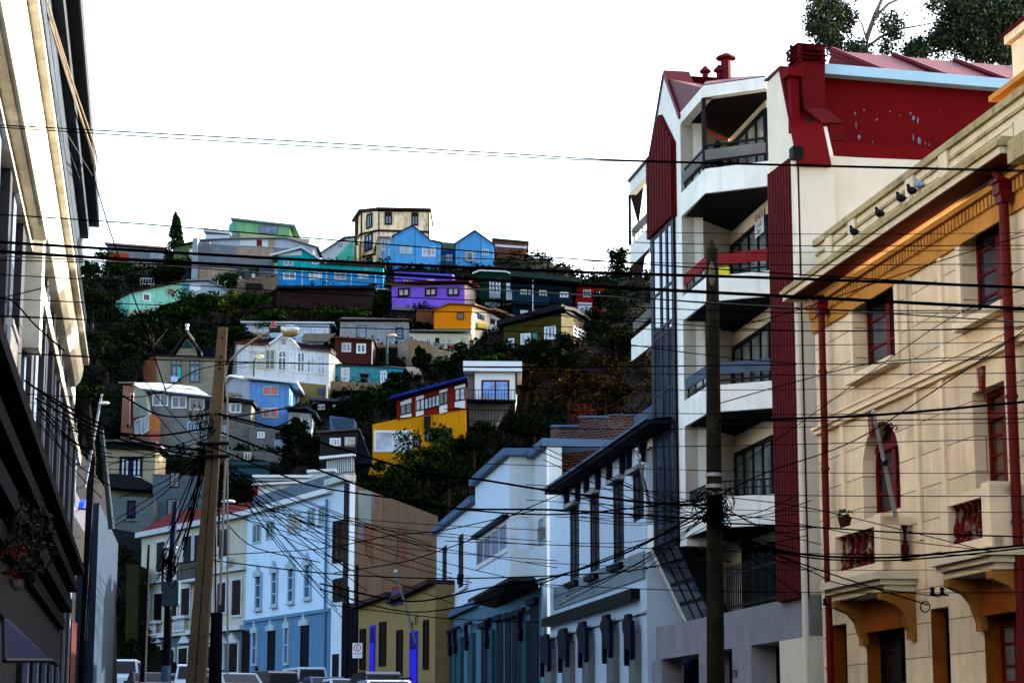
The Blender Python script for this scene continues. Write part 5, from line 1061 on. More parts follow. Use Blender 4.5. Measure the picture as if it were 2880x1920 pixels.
# left bay balconies
zl = [zE(y) for y in (453, 760, 1070, 1388)]
AL = pl(1800, 67)
pE = B0 - FP.n * .3
for i, (yt, ybm) in enumerate(lev):
    zt2, zb2 = zE(yt) - .02, zE(ybm) - .02
    pp = [A0, B0, pE + Vector((-.4, 1.2, 0)), AL]
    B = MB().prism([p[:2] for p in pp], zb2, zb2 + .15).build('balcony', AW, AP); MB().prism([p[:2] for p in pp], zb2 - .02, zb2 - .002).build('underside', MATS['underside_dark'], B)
    f = Frame(A0[:2], B0 - A0); L_ = (B0 - A0).length
    MB().box(f, 0, L_ - .05, zb2, zt2, -.14, .003).build('parapet', AW, B); MB().box(f, .1, L_ - .1, zt2 + .24, zt2 + .5, -.08, -.03).build('plank', plank[0] if i != 2 else WBLU, B)
    mb = MB()
    for k in range(3): mb.box(f, .1 + k * L_ * .4, .14 + k * L_ * .4, zt2, zt2 + .5, -.12, -.09)
    mb.build('railing', MET, B)
    window(AP, f, L_ * .45, L_ - .05, zb2 - 2.3, zb2 - .25, o=-1.2, fm=RPN, gm=GLASS(), nx=2, fw=.1)
    MB().box(f, L_ * .35, L_, zb2 - 2.5, zb2 - .1, -1.6, -1.25).build('recess_wall', AW, AP)
f = Frame(A0[:2], B0 - A0)
zq = fp(1778, 505)[1]; zq2 = fp(1778, 540)[1]; MB().box(f, 0, L_, zq2, zq, -.2, .003).build('fascia', AW, AP); MB().box(f, -.05, L_, zq + .003, zq + .1, -1, .05).build('roof_edge', M('edge_grey', (.1, .1, .12)), AP)
MB().prism([p[:2] for p in (A0, B0, pE + Vector((-.4, 1.2, 0)), AL)], zq2 + .02, zq2 + .1).build('soffit', soff, AP); MB().tube([A0 + Vector((0, .05, zl[0])), A0 + Vector((0, .05, zq2))], .05, 8).build('post', MET, AP)
# street level beam, pillars, garage
GRC = M('grey_beam', S(165, 163, 168, .8), var=.2, streak=.7, grime=.2); zg1, zg0 = fp(1834, 1767)[1], fp(1834, 1857)[1]
MB().box(FP, u0, v1, zg0, zg1, -1.0, .006).build('beam', GRC, AP)
for a, b_ in ((1834, 1860), (1966, 1987), (2060, 2114), (2268, 2276)): MB().box(FP, fp(a, 1880)[0], fp(b_, 1880)[0], ga, zg0 - .003, -.6, .003).build('pillar', GRC, AP)
MB().box(FP, u0, v1, ga, zg0 - .002, -1.2, -.9).build('garage_door', M('garage_black', (.008, .008, .01), pat='clap', per=.3), AP)
MB().box(FP, u0 - 1.2, u0, ga, zb + .1, -3, -1.0).build('dark_passage', M('passage_dark', (.015, .015, .02)), AP); MB().box(FP, u0 - 1.25, u0 - 1.1, ga, zb - .4, -.5, -.3).build('pillar', AW, AP)
txt('718', FP, *fp(2068, 1895), .006, .28, M('sign_black', (.01, .01, .01)), AP, 'house_number')
mb = MB(); f0, f1 = fp(2034, 1600)[0], fp(2196, 1550)[0]; zf1 = fp(2034, 1592)[1]
n = 30
for k in range(n + 1): uu = f0 + (f1 - f0) * k / n; mb.box(FP, uu - .015, uu + .015, zg1, zf1, -.12, -.09)
mb.box(FP, f0, f1, zf1 - .25, zf1 - .2, -.125, -.085); mb.box(FP, f0, f1, zg1 + .1, zg1 + .15, -.125, -.085); mb.build('railing', BLACK(), AP)
for x, y in ((1960, 1866), (2050, 1858)):
    P = FP.P(*fp(x, y), .25); MB().lathe(P - Vector((0, 0, .12)), [(.05, 0), (.12, .05), (.14, .18), (.06, .25)], 8).build('wall_lamp', M('lamp_navy', (.01, .015, .06)), AP)
# side wall, maroon mansard, upper roof
FS = frame_2(2262, 1000, 46.6, 2900, 1000, 48.0); fs = lambda p, o=0: FS.uv(*p, o)
J = lambda *p: nv('J', *p)
zc = fs((2267, 432))[1]; us0 = fs((2264, 600))[0]; us1 = fs((2900, 600))[0]
zgut = fs((2314, 196))[1]
PEEL = M('apartment_side', S(228, 218, 206, .8), var=.06, streak=.25, grime=.12, stain=(.25, .28, .3), scale=.7)
MB().box(FS, us0, us1 + 6, ga, zc, -.3, 0).build('side_wall', PEEL, AP)
MB().box(FS, us0 - .02, us1 + 6, zc, fs(J((60, 882))[0])[1], -.6, .06).build('mansard_band', MAR, AP)
MB().box(FS, us0 + .3, us1 + 6, fs(J((60, 882))[0])[1] + .002, zgut, -.9, -.55).build('mansard_wall', MAR, AP)
MB().box(FS, fs(J((165, 440))[0])[0], us1 + 6, zgut, zgut + .24, -.7, -.25).build('gutter', M('gutter_pale', S(190, 225, 240, .8), var=.06), AP)
rb = zgut + .24; rt = fs(J((230, 320))[0], -2.6)[1]; ul0 = fs(J((225, 320))[0], -2.6)[0]; mb = MB()
ul1 = us1 + 6
for q in (((ul0 + .25, rb, -.5), (ul1, rb, -.5), (ul1, rt, -2.6), (ul0, rt, -2.6)),):
    mb.face([FS.P(*p) for p in q]); mb.face([FS.P(p[0], p[1] - .1, p[2] - .05) for p in reversed(q)])
mb.face([FS.P(ul0 + .25, rb, -.5), FS.P(ul0, rt, -2.6), FS.P(ul0 + .25, rb, -4.7)]); mb.face([FS.P(ul0, rt, -2.6), FS.P(ul1, rt, -2.6), FS.P(ul1, rb, -4.7), FS.P(ul0 + .25, rb, -4.7)])
RT = mb.build('upper_roof', ROOFR, AP)
for k in range(6):
    ut = ul0 + k * 1.62; MB().tube([FS.P(ut, rt + .03, -2.6), FS.P(ut + .28, rb + .03, -.45)], .07, 6).build('roof_seam', ROOFR, RT)
# chimney
CB = [fs(p) for p in J((20, 392), (175, 392), (175, 692), (295, 782), (295, 890), (150, 890), (150, 790), (45, 700))]
CH = MB().poly(FS, CB, -.4, .05).build('chimney', M('chimney_maroon', S(120, 15, 28, .7), var=.2), AP)
MB().poly(FS, [fs(p) for p in J((45, 690), (178, 694), (290, 780), (152, 782))], .051, .09).build('lit_flare_panel', ROOFR, CH)  # flat panel in lighter maroon, painting the light on the chimney's flared slope
for a, b_, y0, y1 in ((-8, 178, 283, 297), (2, 170, 318, 332), (-6, 184, 345, 358), (-10, 188, 372, 388)):
    (p, q) = J((a, y0), (b_, y1)); x0_, z1_ = fs(p); x1_, z0_ = fs(q); MB().box(FS, x0_, x1_, z0_, z1_, -.5, .14).build('cowl_plate', MATS['chimney_maroon'], CH)
mb = MB(); z0_, z1_ = fs(J((0, 392))[0])[1], fs(J((0, 290))[0])[1]
for a in (5, 150):
    x_ = fs(J((a, 340))[0])[0]; mb.box(FS, x_, x_ + .08, z0_, z1_, .02, .1); mb.box(FS, x_, x_ + .08, z0_, z1_, -.45, -.4)
mb.box(FS, fs(J((12, 340))[0])[0], fs(J((160, 340))[0])[0], z0_, fs(J((0, 325))[0])[1], -.38, .0); mb.build('cowl_frame', MATS['chimney_maroon'], CH)
x_, z_ = fs(J((-12, 455))[0]); MB().box(FS, x_ - .2, x_ + .2, z_ - .12, z_ + .1, -.3, .1).build('vent_head', MAR, AP); MB().box(FS, x_ - .1, x_ + .1, z_ - 1.4, z_ - .123, -.2, .0).build('vent_pipe', MAR, AP)
MB().poly(FS, [fs(p) for p in J((62, 725), (150, 796), (150, 884), (64, 882))], .002, .02).build('shadow_panel', DARKT, AP)  # flat black panel painting the shadow between gable slope and chimney
# small neighbouring rooftop stack peeking above the parapet
P0 = fu(2310, 650, -1.6); t = thing('roof_vent_box', 'small dark red capped box on the roof between apartment and cream parapet', 'roof vent', F.P(fu(2316, 640, -2)[0], z_par - .4, -2))
uu, zz_ = fu(2316, 625, -2); mb = MB(); mb.box(F, uu - .25, uu + .25, zz_ - .35, zz_, -2.4, -1.8); mb.build('box', CRP, t); MB().box(F, uu - .38, uu + .36, zz_ + .003, zz_ + .08, -2.55, -1.65).build('cap', MAR, t)
# balcony things
f = F_I; uu, zz_ = f.uv(2148, 628); zz_ = f.uv(2148, 628)[1]
t = thing('for_sale_sign', 'white and red for sale banner taped on upper balcony glass', 'sign', f.P(uu, zz_ - .3, .12)); MB().box(f, uu - .42, uu + .42, zz_ - .33, zz_ + .33, .115, .13).build('board', M('banner_white', (.6, .6, .58)), t)
txt('VENDE', f, uu, zz_ + .17, .132, .26, M('banner_red', (.3, .01, .01)), t); txt('2 74 32', f, uu, zz_ - .06, .132, .17, M('banner_blk', (.03, .03, .04)), t); txt('28 13', f, uu, zz_ - .22, .132, .14, MATS['banner_blk'], t)
P = at(2018, 465, 55.6); P.z = zE(522) + .21
t = thing('christmas_tree', 'small dark artificial conifer in the corner of the top balcony', 'plant', P); m_ = MB()
for k in range(9): leaves(m_, P + Vector((0, 0, .3 + k * .15)), (.42 - k * .042, .42 - k * .042, .08), 70, .07, r)
m_.build('foliage', M('fir_dark', (.008, .012, .008)), t); MB().tube([P, P + Vector((0, 0, 1.6))], .03, 6).build('stem', BLACK(), t)
P = F_C.P(.25, zE(760) + .06, -.01); o = MB().box(F_C, .22, .62, zE(760) - .02, zE(760) + .2, -.06, .03).build('towel', M('yellow_cloth', (.6, .5, .05)), None); tag(o, 'bright yellow towel hung over second balcony behind the dark pole', 'towel')

PT = M('peeled_primer', S(150, 165, 180, .6), var=.3); rp_ = random.Random(4)
for x, y, w_, h_ in ((370, 715, 14, 26), (374, 790, 6, 60), (395, 865, 22, 32), (425, 695, 12, 18), (505, 755, 10, 20), (590, 705, 8, 14), (650, 730, 10, 8), (735, 745, 20, 44), (765, 760, 10, 50), (735, 870, 8, 60), (772, 890, 18, 56), (718, 715, 10, 18), (478, 895, 5, 22), (905, 700, 6, 6), (812, 905, 5, 24), (837, 915, 5, 30)):
    pts = [(x + w_ * .6 * math.cos(a) * rp_.uniform(.5, 1.1), y + h_ * .5 * math.sin(a) * rp_.uniform(.6, 1.1)) for a in [k * .9 for k in range(7)]]
    MB().poly(FS, [fs(q, -.55) for q in J(*pts)], -.548, -.54).build('peeled_patch', PT, AP)
for x, y, w_, h_ in ((210, 1218, 14, 16), (185, 1275, 16, 30), (95, 1388, 20, 18), (155, 1133, 5, 7), (180, 1300, 8, 26)):
    pts = [(x + w_ * .6 * math.cos(a) * rp_.uniform(.5, 1.1), y + h_ * .5 * math.sin(a) * rp_.uniform(.6, 1.1)) for a in [k * .9 for k in range(7)]]
    MB().poly(FS, [fs(q) for q in J(*pts)], .002, .008).build('peeled_patch', PT, AP)
# ================================================================ STREET HOUSES, RIGHT OF CENTRE
WB = M('white_blue_wall', S(205, 218, 230, .85), var=.07, streak=.28, stain=S(120, 125, 125)); WB2 = M('pale_render', S(205, 210, 212, .8), var=.1, streak=.45, stain=S(110, 115, 110))
NAVY = M('navy_wood', (.006, .008, .03), rough=.5); SLAT = M('slate_blue_metal', (.09, .14, .22), var=.3, rough=.5); GSH = M('grey_shaft', (.2, .21, .2), streak=.3)
FM = frame_vp(1840, 1400, 60.0, 520); fm_ = lambda x, y, o=0: FM.uv(x, y, o)
gm0 = .033 * 70 - .6
R_ = lambda *p: nv('R', *p)
# --- white house with dark eave (S5)
uA, uB = fm_(1547, 1500)[0], fm_(1817, 1500)[0]; ztop = fm_(1640, 1385)[1]
ze = fm_(1536, 1377, .6)[1]
T = thing('tall_windowed_house', 'white old house with deep dark eave and four tall shuttered windows', 'house', FM.P((uA + uB) / 2, gm0 + .6, -3))
wins = [rectl(FM, 1603, 1432, 1640, 1629), rectl(FM, 1659, 1401, 1622, 1686), rectl(FM, 1724, 1365, 1592, 1755), rectl(FM, 1780, 1337, 1470, 1811)]
pil = [(1543, 1566, 1797), (1594, 1618, 1780), (1651, 1673, 1761), (1720, 1742, 1742), (1783, 1804, 1741)]
zwt = ze - .12
MB().poly(FM, [(uA, gm0), (uB, gm0), (uB, zwt), (uA, zwt)], -6, 0, holes=[hole(w_) for w_ in wins], reveal=.05).build('wall', WB, T)
for k, w_ in enumerate(wins):
    u0, u1, z0, z1 = w_
    window(T, FM, u0, u1, z0, z1, o=-.045, fm=NAVY, gm=MATS['glass_black'], nx=2, nz=3, fw=.1, d=.04, name='shutter_window')
    MB().box(FM, u0 - .14, u1 + .14, z1 + .003, z1 + .14, .002, .22).build('lintel', M('lintel_grey', (.28, .28, .27), grime=.4), T)
    if k < 3: MB().box(FM, u0 - .2, u1 + .1, z0 - .16, z0 - .003, .002, .2).build('sill', DOORK, T)
    for uu in (u0 - .2, u1 + .2):
        MB().poly(FM, [(uu - .09, zwt - .62), (uu + .09, zwt - .62), (uu + .14, zwt - .05), (uu - .14, zwt - .05)], .002, .16).build('corbel', NAVY, T)
ev = MB(); e0, e1 = fm_(1533, 1400, .6)[0], fm_(1826, 1200, .6)[0]
ev.box(FM, e0, e1, ze - .14, ze - .02, -.3, .62); ev.build('eave', M('eave_dark', (.012, .012, .018), var=.3), T)
MB().box(FM, e0, e1, ze - .02, ze + .06, .5, .7).build('gutter', SLAT, T)
mb = MB(); mb.face([FM.P(e0, ze + .02, .5), FM.P(e1, ze + .02, .5), FM.P(e1, ze + .4, -4), FM.P(e0, ze + .4, -4)]); mb.face([FM.P(e0, ze + .3, -4), FM.P(e1, ze + .3, -4), FM.P(e1, ze - .1, .5), FM.P(e0, ze - .1, .5)]); mb.face([FM.P(e0, ze - .1, .5), FM.P(e0, ze + .02, .5), FM.P(e0, ze + .4, -4), FM.P(e0, ze - .1, -4)]); mb.build('roof', DARKT, T)
zb0, zb1 = fm_(1536, 1765)[1], fm_(1536, 1742)[1]; MB().box(FM, uA - .25, fm_(1800, 1660)[0], zb0, zb1, .003, .28).build('dark_sign_band', DOORK, T)
zm = fm_(1545, 1792)[1]; MB().box(FM, uA, uB, zm - .07, zm, .003, .09).build('string_course', WB2, T)
zp = fm_(1559, 1645)[1]; MB().box(FM, fm_(1560, 1650)[0], fm_(1815, 1600)[0], zb1 + .25, zp - .1, .003, .05).build('apron_panel', M('apron_grey', S(160, 175, 180, .7), streak=.6, pat='blocks', per=1.0), T)
for x0, x1, yt in pil:
    u0, z1 = fm_(x0, yt); u1 = fm_(x1, yt)[0]; hh = 1.0; w_ = u1 - u0
    pi = MB().box(FM, u0 + .12, u1 - .05, gm0, z1 - hh * .4, .002, .2).build('pilaster', GSH, T)
    MB().poly(FM, [(u0 - .1, z1 - .05), (u0 - .1, z1 - .3), (u0 + .12, z1 - .45), (u0 + .1, z1 - 1.25), (u0 + .22, z1 - 1.35), (u0 + .3, z1 - .85), (u1 - .15, z1 - .95), (u1 - .1, z1 - 1.2), (u1 + .05, z1 - 1.1), (u1 + .08, z1 - .1), (u1 - .2, z1 - .05), (u1 - .25, z1 + .12), (u0 + .2, z1 + .12), (u0 + .1, z1 - .05)], .21, .34).build('capital', NAVY, pi)
t = thing('flagpole', 'thin white flagpole leaning beside the fourth tall shuttered window', 'flagpole', FM.P(*fm_(1826, 1425, .2), .2)); a, b_ = FM.P(*fm_(1828, 1424, .1), .1), FM.P(*fm_(1790, 1262, 1.2), 1.2)
MB().tube([a, b_], [.05, .035], 8).build('pole', M('pole_white', (.6, .6, .62)), t); MB().tube([b_ + (a - b_) * .12, b_ + (a - b_) * .14], .08, 8).build('collar', MATS['pole_white'], t)
# --- brick party wall behind
FB = frame_2(1547, 1300, 86, 1808, 1300, 83); q = [FB.uv(*p) for p in R_((190, 1150), (190, 385), (230, 372), (515, 372), (520, 290), (830, 288), (845, 258), (1240, 262), (1240, 900))]
o = MB().poly(FB, q, -.4, 0).build('brick_wall', M('old_brick', (.11, .028, .016), pat='brick', per=.11, stain=(.16, .15, .14), var=.4, bump=.8), None); tag(o, 'old stepped brick party wall rising behind the dark eaved white house', 'wall')
mb = MB()
for pp in ([(192, 386), (232, 372), (515, 372), (515, 392), (230, 392)], [(508, 288), (515, 272), (832, 272), (838, 290), (508, 292)], [(840, 256), (1190, 258), (1190, 266), (840, 264)]): mb.poly(FB, [FB.uv(*p) for p in R_(*pp)], -.5, .12)
c = mb.build('coping', SLAT, o)
# --- pale house with bay (S4)
Tz = lambda *p: nv('T', *p)
uC, uD = fm_(1228, 1600)[0], fm_(1547, 1500)[0]
T = thing('bay_house', 'pale blue white house with stepped blue roofline, bay window and dark awning', 'house', FM.P((uC + uD) / 2, gm0 + 1, -3))
z1_ = fm_(1231, 1500)[1]; z2_ = fm_(1339, 1365)[1]; uM = fm_(1338, 1400)[0]; uN = fm_(1434, 1400)[0]
sl = [rectl(FM, 1246, 1540, 1676, 1256), rectl(FM, 1291, 1509, 1652, 1303)]
bw = rectl(FM, 1343, 1517, 1602, 1431)
MB().poly(FM, [(uC, gm0), (uM, gm0), (uM, z1_), (uC, z1_)], -6, 0).build('wall', WB, T)
for w_ in sl: MB().box(FM, w_[0] - .02, w_[1] + .02, w_[2] - .02, w_[3] + .02, .003, .02).build('slot_window', DOORK, T)
MB().poly(FM, [(uM, gm0), (uN, gm0), (uN, z2_), (uM, z2_)], -6, 0.02).build('wall', WB, T)
window(T, FM, *bw, o=.022, fm=M('alu_white', (.55, .56, .56), rough=.4), gm=GLASSB(), nx=4, fw=.2, d=.05); MB().box(FM, bw[0] - .1, bw[1] + .1, bw[3] + .003, bw[3] + .16, 0.02, .3).build('hood', NAVY, T)
MB().box(FM, uC - .2, uM, z1_ + .003, z1_ + .32, -6, .28).build('eave_board', SLAT, T); MB().box(FM, uM - .1, uN + .25, z2_ + .003, z2_ + .3, -6, .32).build('eave_board', SLAT, T)
pn = FM.P(uN, 0); DN = pn.y
FW = Frame(pn[:2], at(1500, 1300, DN + .05) - at(1434, 1300, DN)); LW = (at(1500, 1300, DN) - at(1434, 1300, DN)).length
wr = rect(FW, 1452, 1453, 1487, 1541)
MB().poly(FW, [(0, gm0), (LW, gm0), (LW, z2_), (0, z2_)], -.3, .0, holes=[hole(wr)], reveal=.2).build('bay_wall', WB2, T); window(T, FW, *wr, o=-.15, gm=GLASS(), nx=1, fw=.1)
MB().box(FW, -.1, LW + .1, z2_ + .003, z2_ + .3, -1, .3).build('eave_board', SLAT, T)
pe = FW.P(LW, 0); FR = Frame(pe[:2], FM.d); LR = (at(1546, 1300, 80) - FR.P(0, 0)).dot(FM.d); LR = FR.uv(1545, 1300)[0]; z3 = FR.uv(1500, 1290)[1]
MB().box(FR, 0, LR, gm0, z3, -.5, .0).build('end_wall', WB2, T); MB().box(FR, 0, LR + .1, z3, z3 + .3, -4, .3).build('eave_board', SLAT, T); MB().box(FR, LR - .14, LR, gm0 + 3, z3 - .05, .003, .1).build('corner_post', WT, T)
rw = [FR.uv(1518, 1460), FR.uv(1534, 1530)]; window(T, FR, rw[0][0], rw[1][0], rw[1][1], rw[0][1], o=.01, gm=GLASSB(), nx=1)
mtr = MB(); u_, z_ = FR.uv(1531, 1497); mtr.box(FR, u_ - .2, u_ + .25, z_ - .25, z_ + .2, .01, .25); mtr.build('meter_box', GREY, T)
# curved bay balcony
zt3 = FW.uv(1460, 1548)[1]; zb3 = FW.uv(1470, 1622)[1]
mb = MB(); pr = []
a0_ = FM.P(fm_(1398, 1500)[0], 0, .0); pts = [a0_] + [a0_.lerp(pe, k / 8) + (-FW.n * -1) * (1.1 * math.sin(math.pi * k / 8)) for k in range(1, 8)] + [FR.P(LR - .2, 0, .02)]
MB().prism([p[:2] for p in pts] + [tuple(FR.P(LR - .2, 0, -1)[:2]), tuple((a0_ - FM.n)[:2])], zb3 - .3, zt3).build('bay_balcony', WB2, T)
# awning
aw = MB(); zA = fm_(1330, 1692)[1]
p_ = [FM.P(fm_(1322, 1690)[0], fm_(1322, 1692)[1], .1), FM.P(fm_(1455, 1630, 1.2)[0], fm_(1455, 1632, 1.2)[1], 1.5), FM.P(fm_(1520, 1625, 1.)[0], fm_(1520, 1632, 1.)[1], 1.2), FM.P(fm_(1520, 1650)[0], fm_(1500, 1650)[1] - .2, 0), FM.P(fm_(1388, 1714)[0], fm_(1388, 1714)[1], .0)]
aw.face(p_); aw.face([p + Vector((0, 0, .12)) for p in reversed(p_)])
for i in range(5): a, b_ = p_[i], p_[(i + 1) % 5]; aw.face([b_, a, a + Vector((0, 0, .12)), b_ + Vector((0, 0, .12))])
aw.build('awning', M('awning_black', (.006, .006, .008), rough=.7), T)
zc0 = fm_(1221, 1763)[1]; MB().box(FM, uC - .2, fm_(1352, 1700)[0], zc0, zc0 + .28, .03, .35).build('cornice', SLAT, T)
zc1 = fm_(1231, 1693)[1]; MB().box(FM, uC + .3, fm_(1316, 1650)[0], zc1 - .1, zc1, .003, .12).build('ledge', WB2, T)
BW = M('blue_grey_render', S(110, 150, 170, .55), var=.15, streak=.4, stain=S(60, 80, 80))
MB().box(FM, uC, fm_(1530, 1800)[0], gm0, zc0 - .003, .022, .09).build('lower_wall', BW, T)
for x0, x1, y in ((1361, 1386, 1765), (1404, 1422, 1745), (1428, 1444, 1740), (1448, 1462, 1735), (1466, 1480, 1728), (1500, 1522, 1700)):
    u0, z1 = fm_(x0, y); u1 = fm_(x1, y)[0]; f_ = MB().box(FM, u0, u1, gm0, z1, .095, .13).build('door', NAVY, T)
    MB().box(FM, u0 - .08, u1 + .08, z1 - .05, z1 + .18, .095, .3).build('door_head', NAVY, f_)
for x0, x1, y in ((1228, 1240, 1795), (1254, 1264, 1784), (1268, 1280, 1778), (1283, 1294, 1771), (1298, 1310, 1764), (1330, 1344, 1752), (1388, 1400, 1740), (1484, 1497, 1712)):
    u0, z1 = fm_(x0, y); u1 = fm_(x1, y)[0]; f_ = MB().box(FM, u0, u1, gm0, z1 - .5, .095, .25).build('pilaster', M('teal_grey_shaft', S(70, 115, 125, .5), streak=.5), T)
    MB().poly(FM, [(u0, z1 - .9), (u0 + .3, z1 - 1.25), (u0 + .55, z1 - .8), (u0 + .28, z1 - .72), (u0 + .18, z1 - .12), (u1 + .1, z1 - .12), (u1 + .1, z1), (u0 - .15, z1), (u0 - .15, z1 - .12), (u0 + .04, z1 - .15)], .255, .42).build('bracket', NAVY, f_)
t = thing('wall_floodlights', 'pair of small dark floodlights on the ledge of the pale house', 'lamp', FM.P(*fm_(1316, 1640, .3), .3)); a = FM.P(*fm_(1316, 1642, .0), .0)
MB().tube([a, a + FM.n * .4], .03, 6).build('arm', BLACK(), t)
for dz in (-.15, .25): p = a + FM.n * .4 + FM.d * dz; MB().tube([p, p + Vector((.05, -.05, .45))], [.1, .14], 8).build('lamp', BLACK(), t)
# ================================================================ tan low house with violet doors
Fz = lambda *p: nv('F', *p)
FT = frame_vp(1223, 1760, 105, -1300); ft = lambda p, o=0: FT.uv(*p, o)
gt = .033 * 105 - .6
T = thing('tan_house', 'low ochre house with two violet doors and narrow black windows', 'house', FT.P(ft((1120, 1800))[0], gt + .6, -3))
top = [ft(p) for p in Fz((285, 1022), (530, 932), (545, 985), (845, 840))]; ue = ft((1224, 1800))[0]; ud = ft((1007, 1800))[0]
OCR = M('ochre_wall', S(172, 148, 104, .66), var=.1, streak=.3, stain=S(90, 70, 40))
MB().poly(FT, [(ud, gt), (ue, gt), (ue, top[3][1]), top[2], top[1], (ud, top[0][1])], -5, 0).build('wall', OCR, T)
for a, b_ in ((0, 1), (2, 3)):
    p, q = top[a], top[b_]; MB().poly(FT, [(p[0] - .1, p[1]), (q[0] + .1, q[1]), (q[0] + .1, q[1] + .22), (p[0] - .1, p[1] + .22)], -5.1, .45 + a * .01).build('roof', M('roof_umber', (.05, .035, .03), var=.4), T)
(x0, y0), (x1, y1) = Fz((520, 895), (612, 985)); uu0, zz1 = ft((x0, y0)); uu1, zz0 = ft((x1, y1))
mb = MB().box(FT, uu0, uu1, zz0, zz1, -.6, .1).build('chimney', M('mauve_render', S(130, 110, 150, .5)), T); MB().box(FT, uu0 + .1, uu1 - .2, zz1, zz1 + .22, -.5, .0).build('cap', M('brick_cap', (.2, .05, .03)), mb)
MB().poly(FT, [ft(p) for p in Fz((610, 860), (720, 885), (610, 950))], -1.5, -1).build('dark_roof_slope', DARKT, T)
VIO = M('violet_paint', (.05, .04, .62), rough=.5, var=.2)
for k, (a, yt, b_, yb) in enumerate(((300, 1170, 336, 1470), (443, 1120, 486, 1440), (570, 1178, 608, 1512), (766, 1105, 800, 1465))):
    (x0, y0), (x1, y1) = Fz((a, yt), (b_, yb)); u0, zz1 = ft((x0, y0)); u1, zz0 = ft((x1, y1)); window(T, FT, u0, u1, zz0, zz1, o=0, fm=DOORK, gm=MATS['glass_black'], nx=1, nz=2, fw=.12, d=.08)
for a, yt, b_ in ((376, 1145, 405), (668, 1188, 718)):
    (x0, y0), (x1, y1) = Fz((a, yt), (b_, 1560)); u0, zz1 = ft((x0, y0)); u1, _z = ft((x1, y1)); d_ = MB().box(FT, u0, u1, gt, zz1, .0, .08).build('door', VIO, T); MB().box(FT, u0 + .06, u1 - .06, zz1 - .9, zz1 - .1, .08, .1).build('door_panel', M('violet_dark', (.02, .015, .2)), d_)
txt('La 27', FT, *ft(Fz((692, 1118))[0]), .02, .55, BLACK(), T, 'lettering', rot=.2)
mb = MB(); (x0, y0), (x1, y1) = Fz((565, 1530), (665, 1535)); u0, zz1 = ft((x0, y0), 1.2); u1, _z = ft((x1, y1), 1.2)
for k in range(5): uu = u0 + (u1 - u0) * k / 4; mb.box(FT, uu - .03, uu + .03, zz1 - 1, zz1, 1.17, 1.23)
mb.box(FT, u0, u1, zz1 - .06, zz1, 1.16, 1.24); o = mb.build('handrail', BLACK(), None); tag(o, 'low black handrail in front of the violet doored ochre house', 'railing')
t = thing('flagpole', 'long pale flagpole slanting across the front of the ochre house', 'flagpole', at(*Fz((705, 1270))[0], 103)); a = at(*Fz((705, 1270))[0], 103.5); b_ = at(*Fz((555, 748))[0], 100); MB().tube([a, b_], [.06, .05], 8).build('pole', M('pole_grey', (.38, .38, .38)), t); MB().ellipsoid(b_, .1, .1, .1, 8, 6).build('ball', MATS['pole_grey'], t)
# ================================================================ big brown firewall building with white front
FG = frame_2(983, 1500, 118, 1233, 1500, 131); fg = lambda p, o=0: FG.uv(*p, o); gb = .033 * 118 - .6
FC = frame_vp(930, 1500, 0, -1600) if False else frame_2(930, 1500, 118.0 * (983 + 1600) / (930 + 1600), 983, 1500, 118); fc = lambda p, o=0: FC.uv(*p, o)
T = thing('firewall_building', 'tall building with rust patched brown sheet side wall and narrow white front', 'building', FG.P(fg((1080, 1700))[0], gb + .6, -2))
BRW = M('brown_sheet', S(136, 124, 112, .2), var=.35, streak=.75, grime=.35, stain=S(85, 80, 95, .8), pat='vboard', per=2.4, scale=.6)
zL, zR = fg(Fz((215, 95))[0]), fg(Fz((867, 342))[0]); u0 = fg((983, 1600))[0]; u1 = fg((1231, 1600))[0]
MB().poly(FG, [(u0, gb), (u1, gb), (u1, zR[1]), (u0, zL[1])], -.4, 0).build('side_wall', BRW, T)
for pp, m_, nm in (([(278, 152), (372, 158), (372, 402), (280, 398)], M('pale_blue_sheet', S(130, 160, 175, .32), streak=.3), 'patch'), ([(325, 400), (398, 392), (396, 520), (325, 518)], M('rust_orange', (.05, .026, .014), var=.6, streak=1, grime=.8, stain=(.012, .006, .006), scale=2), 'rust_patch'),
                   ([(272, 405), (322, 405), (322, 515), (272, 512)], M('slate_sheet2', S(80, 85, 110, .6)), 'patch'), ([(568, 412), (638, 415), (636, 585), (568, 585)], MATS['rust_orange'], 'rust_patch'), ([(565, 590), (638, 592), (636, 712), (560, 705)], MATS['rust_orange'], 'rust_patch'),
                   ([(335, 522), (392, 522), (388, 690), (330, 600)], M('rust_deep', (.04, .02, .01), var=.6, streak=1, grime=.9, stain=(.01, .005, .005), scale=2), 'rust_patch'), ([(372, 162), (395, 172), (395, 300), (372, 300)], MATS['slate_sheet2'], 'patch')):
    MB().poly(FG, [fg(p) for p in Fz(*pp)], .002, .03).build(nm, m_, T)
a_, b2 = fc((931, 1500))[0], fc((983, 1500))[0]; zt_ = fc((980, 1353))[1]; zt2 = fc((935, 1345))[1]
MB().poly(FC, [(a_, gb), (b2, gb), (b2, zt_), (a_, zt2)], -.3, 0).build('front_wall', WB, T); MB().box(FC, a_ - .2, b2 + .1, zt_, zt_ + .35, -.3, .4).build('cornice', M('stained_cornice', S(205, 205, 200, .75), streak=.6, rust=.1), T)
for yt, yb in ((1462, 1580), (1625, 1690)): window(T, FC, fc((940, yt))[0], fc((975, yt))[0], fc((957, yb))[1], fc((957, yt))[1], o=.0, fm=DOORK, gm=MG('glass_lampwin', (.05, .025, .01)), nx=2, nz=3, fw=.2, d=.1)
MB().box(FC, fc((937, 1800))[0], fc((954, 1800))[0], gb, fc((945, 1838))[1], .0, .05).build('door', DOORK, T)
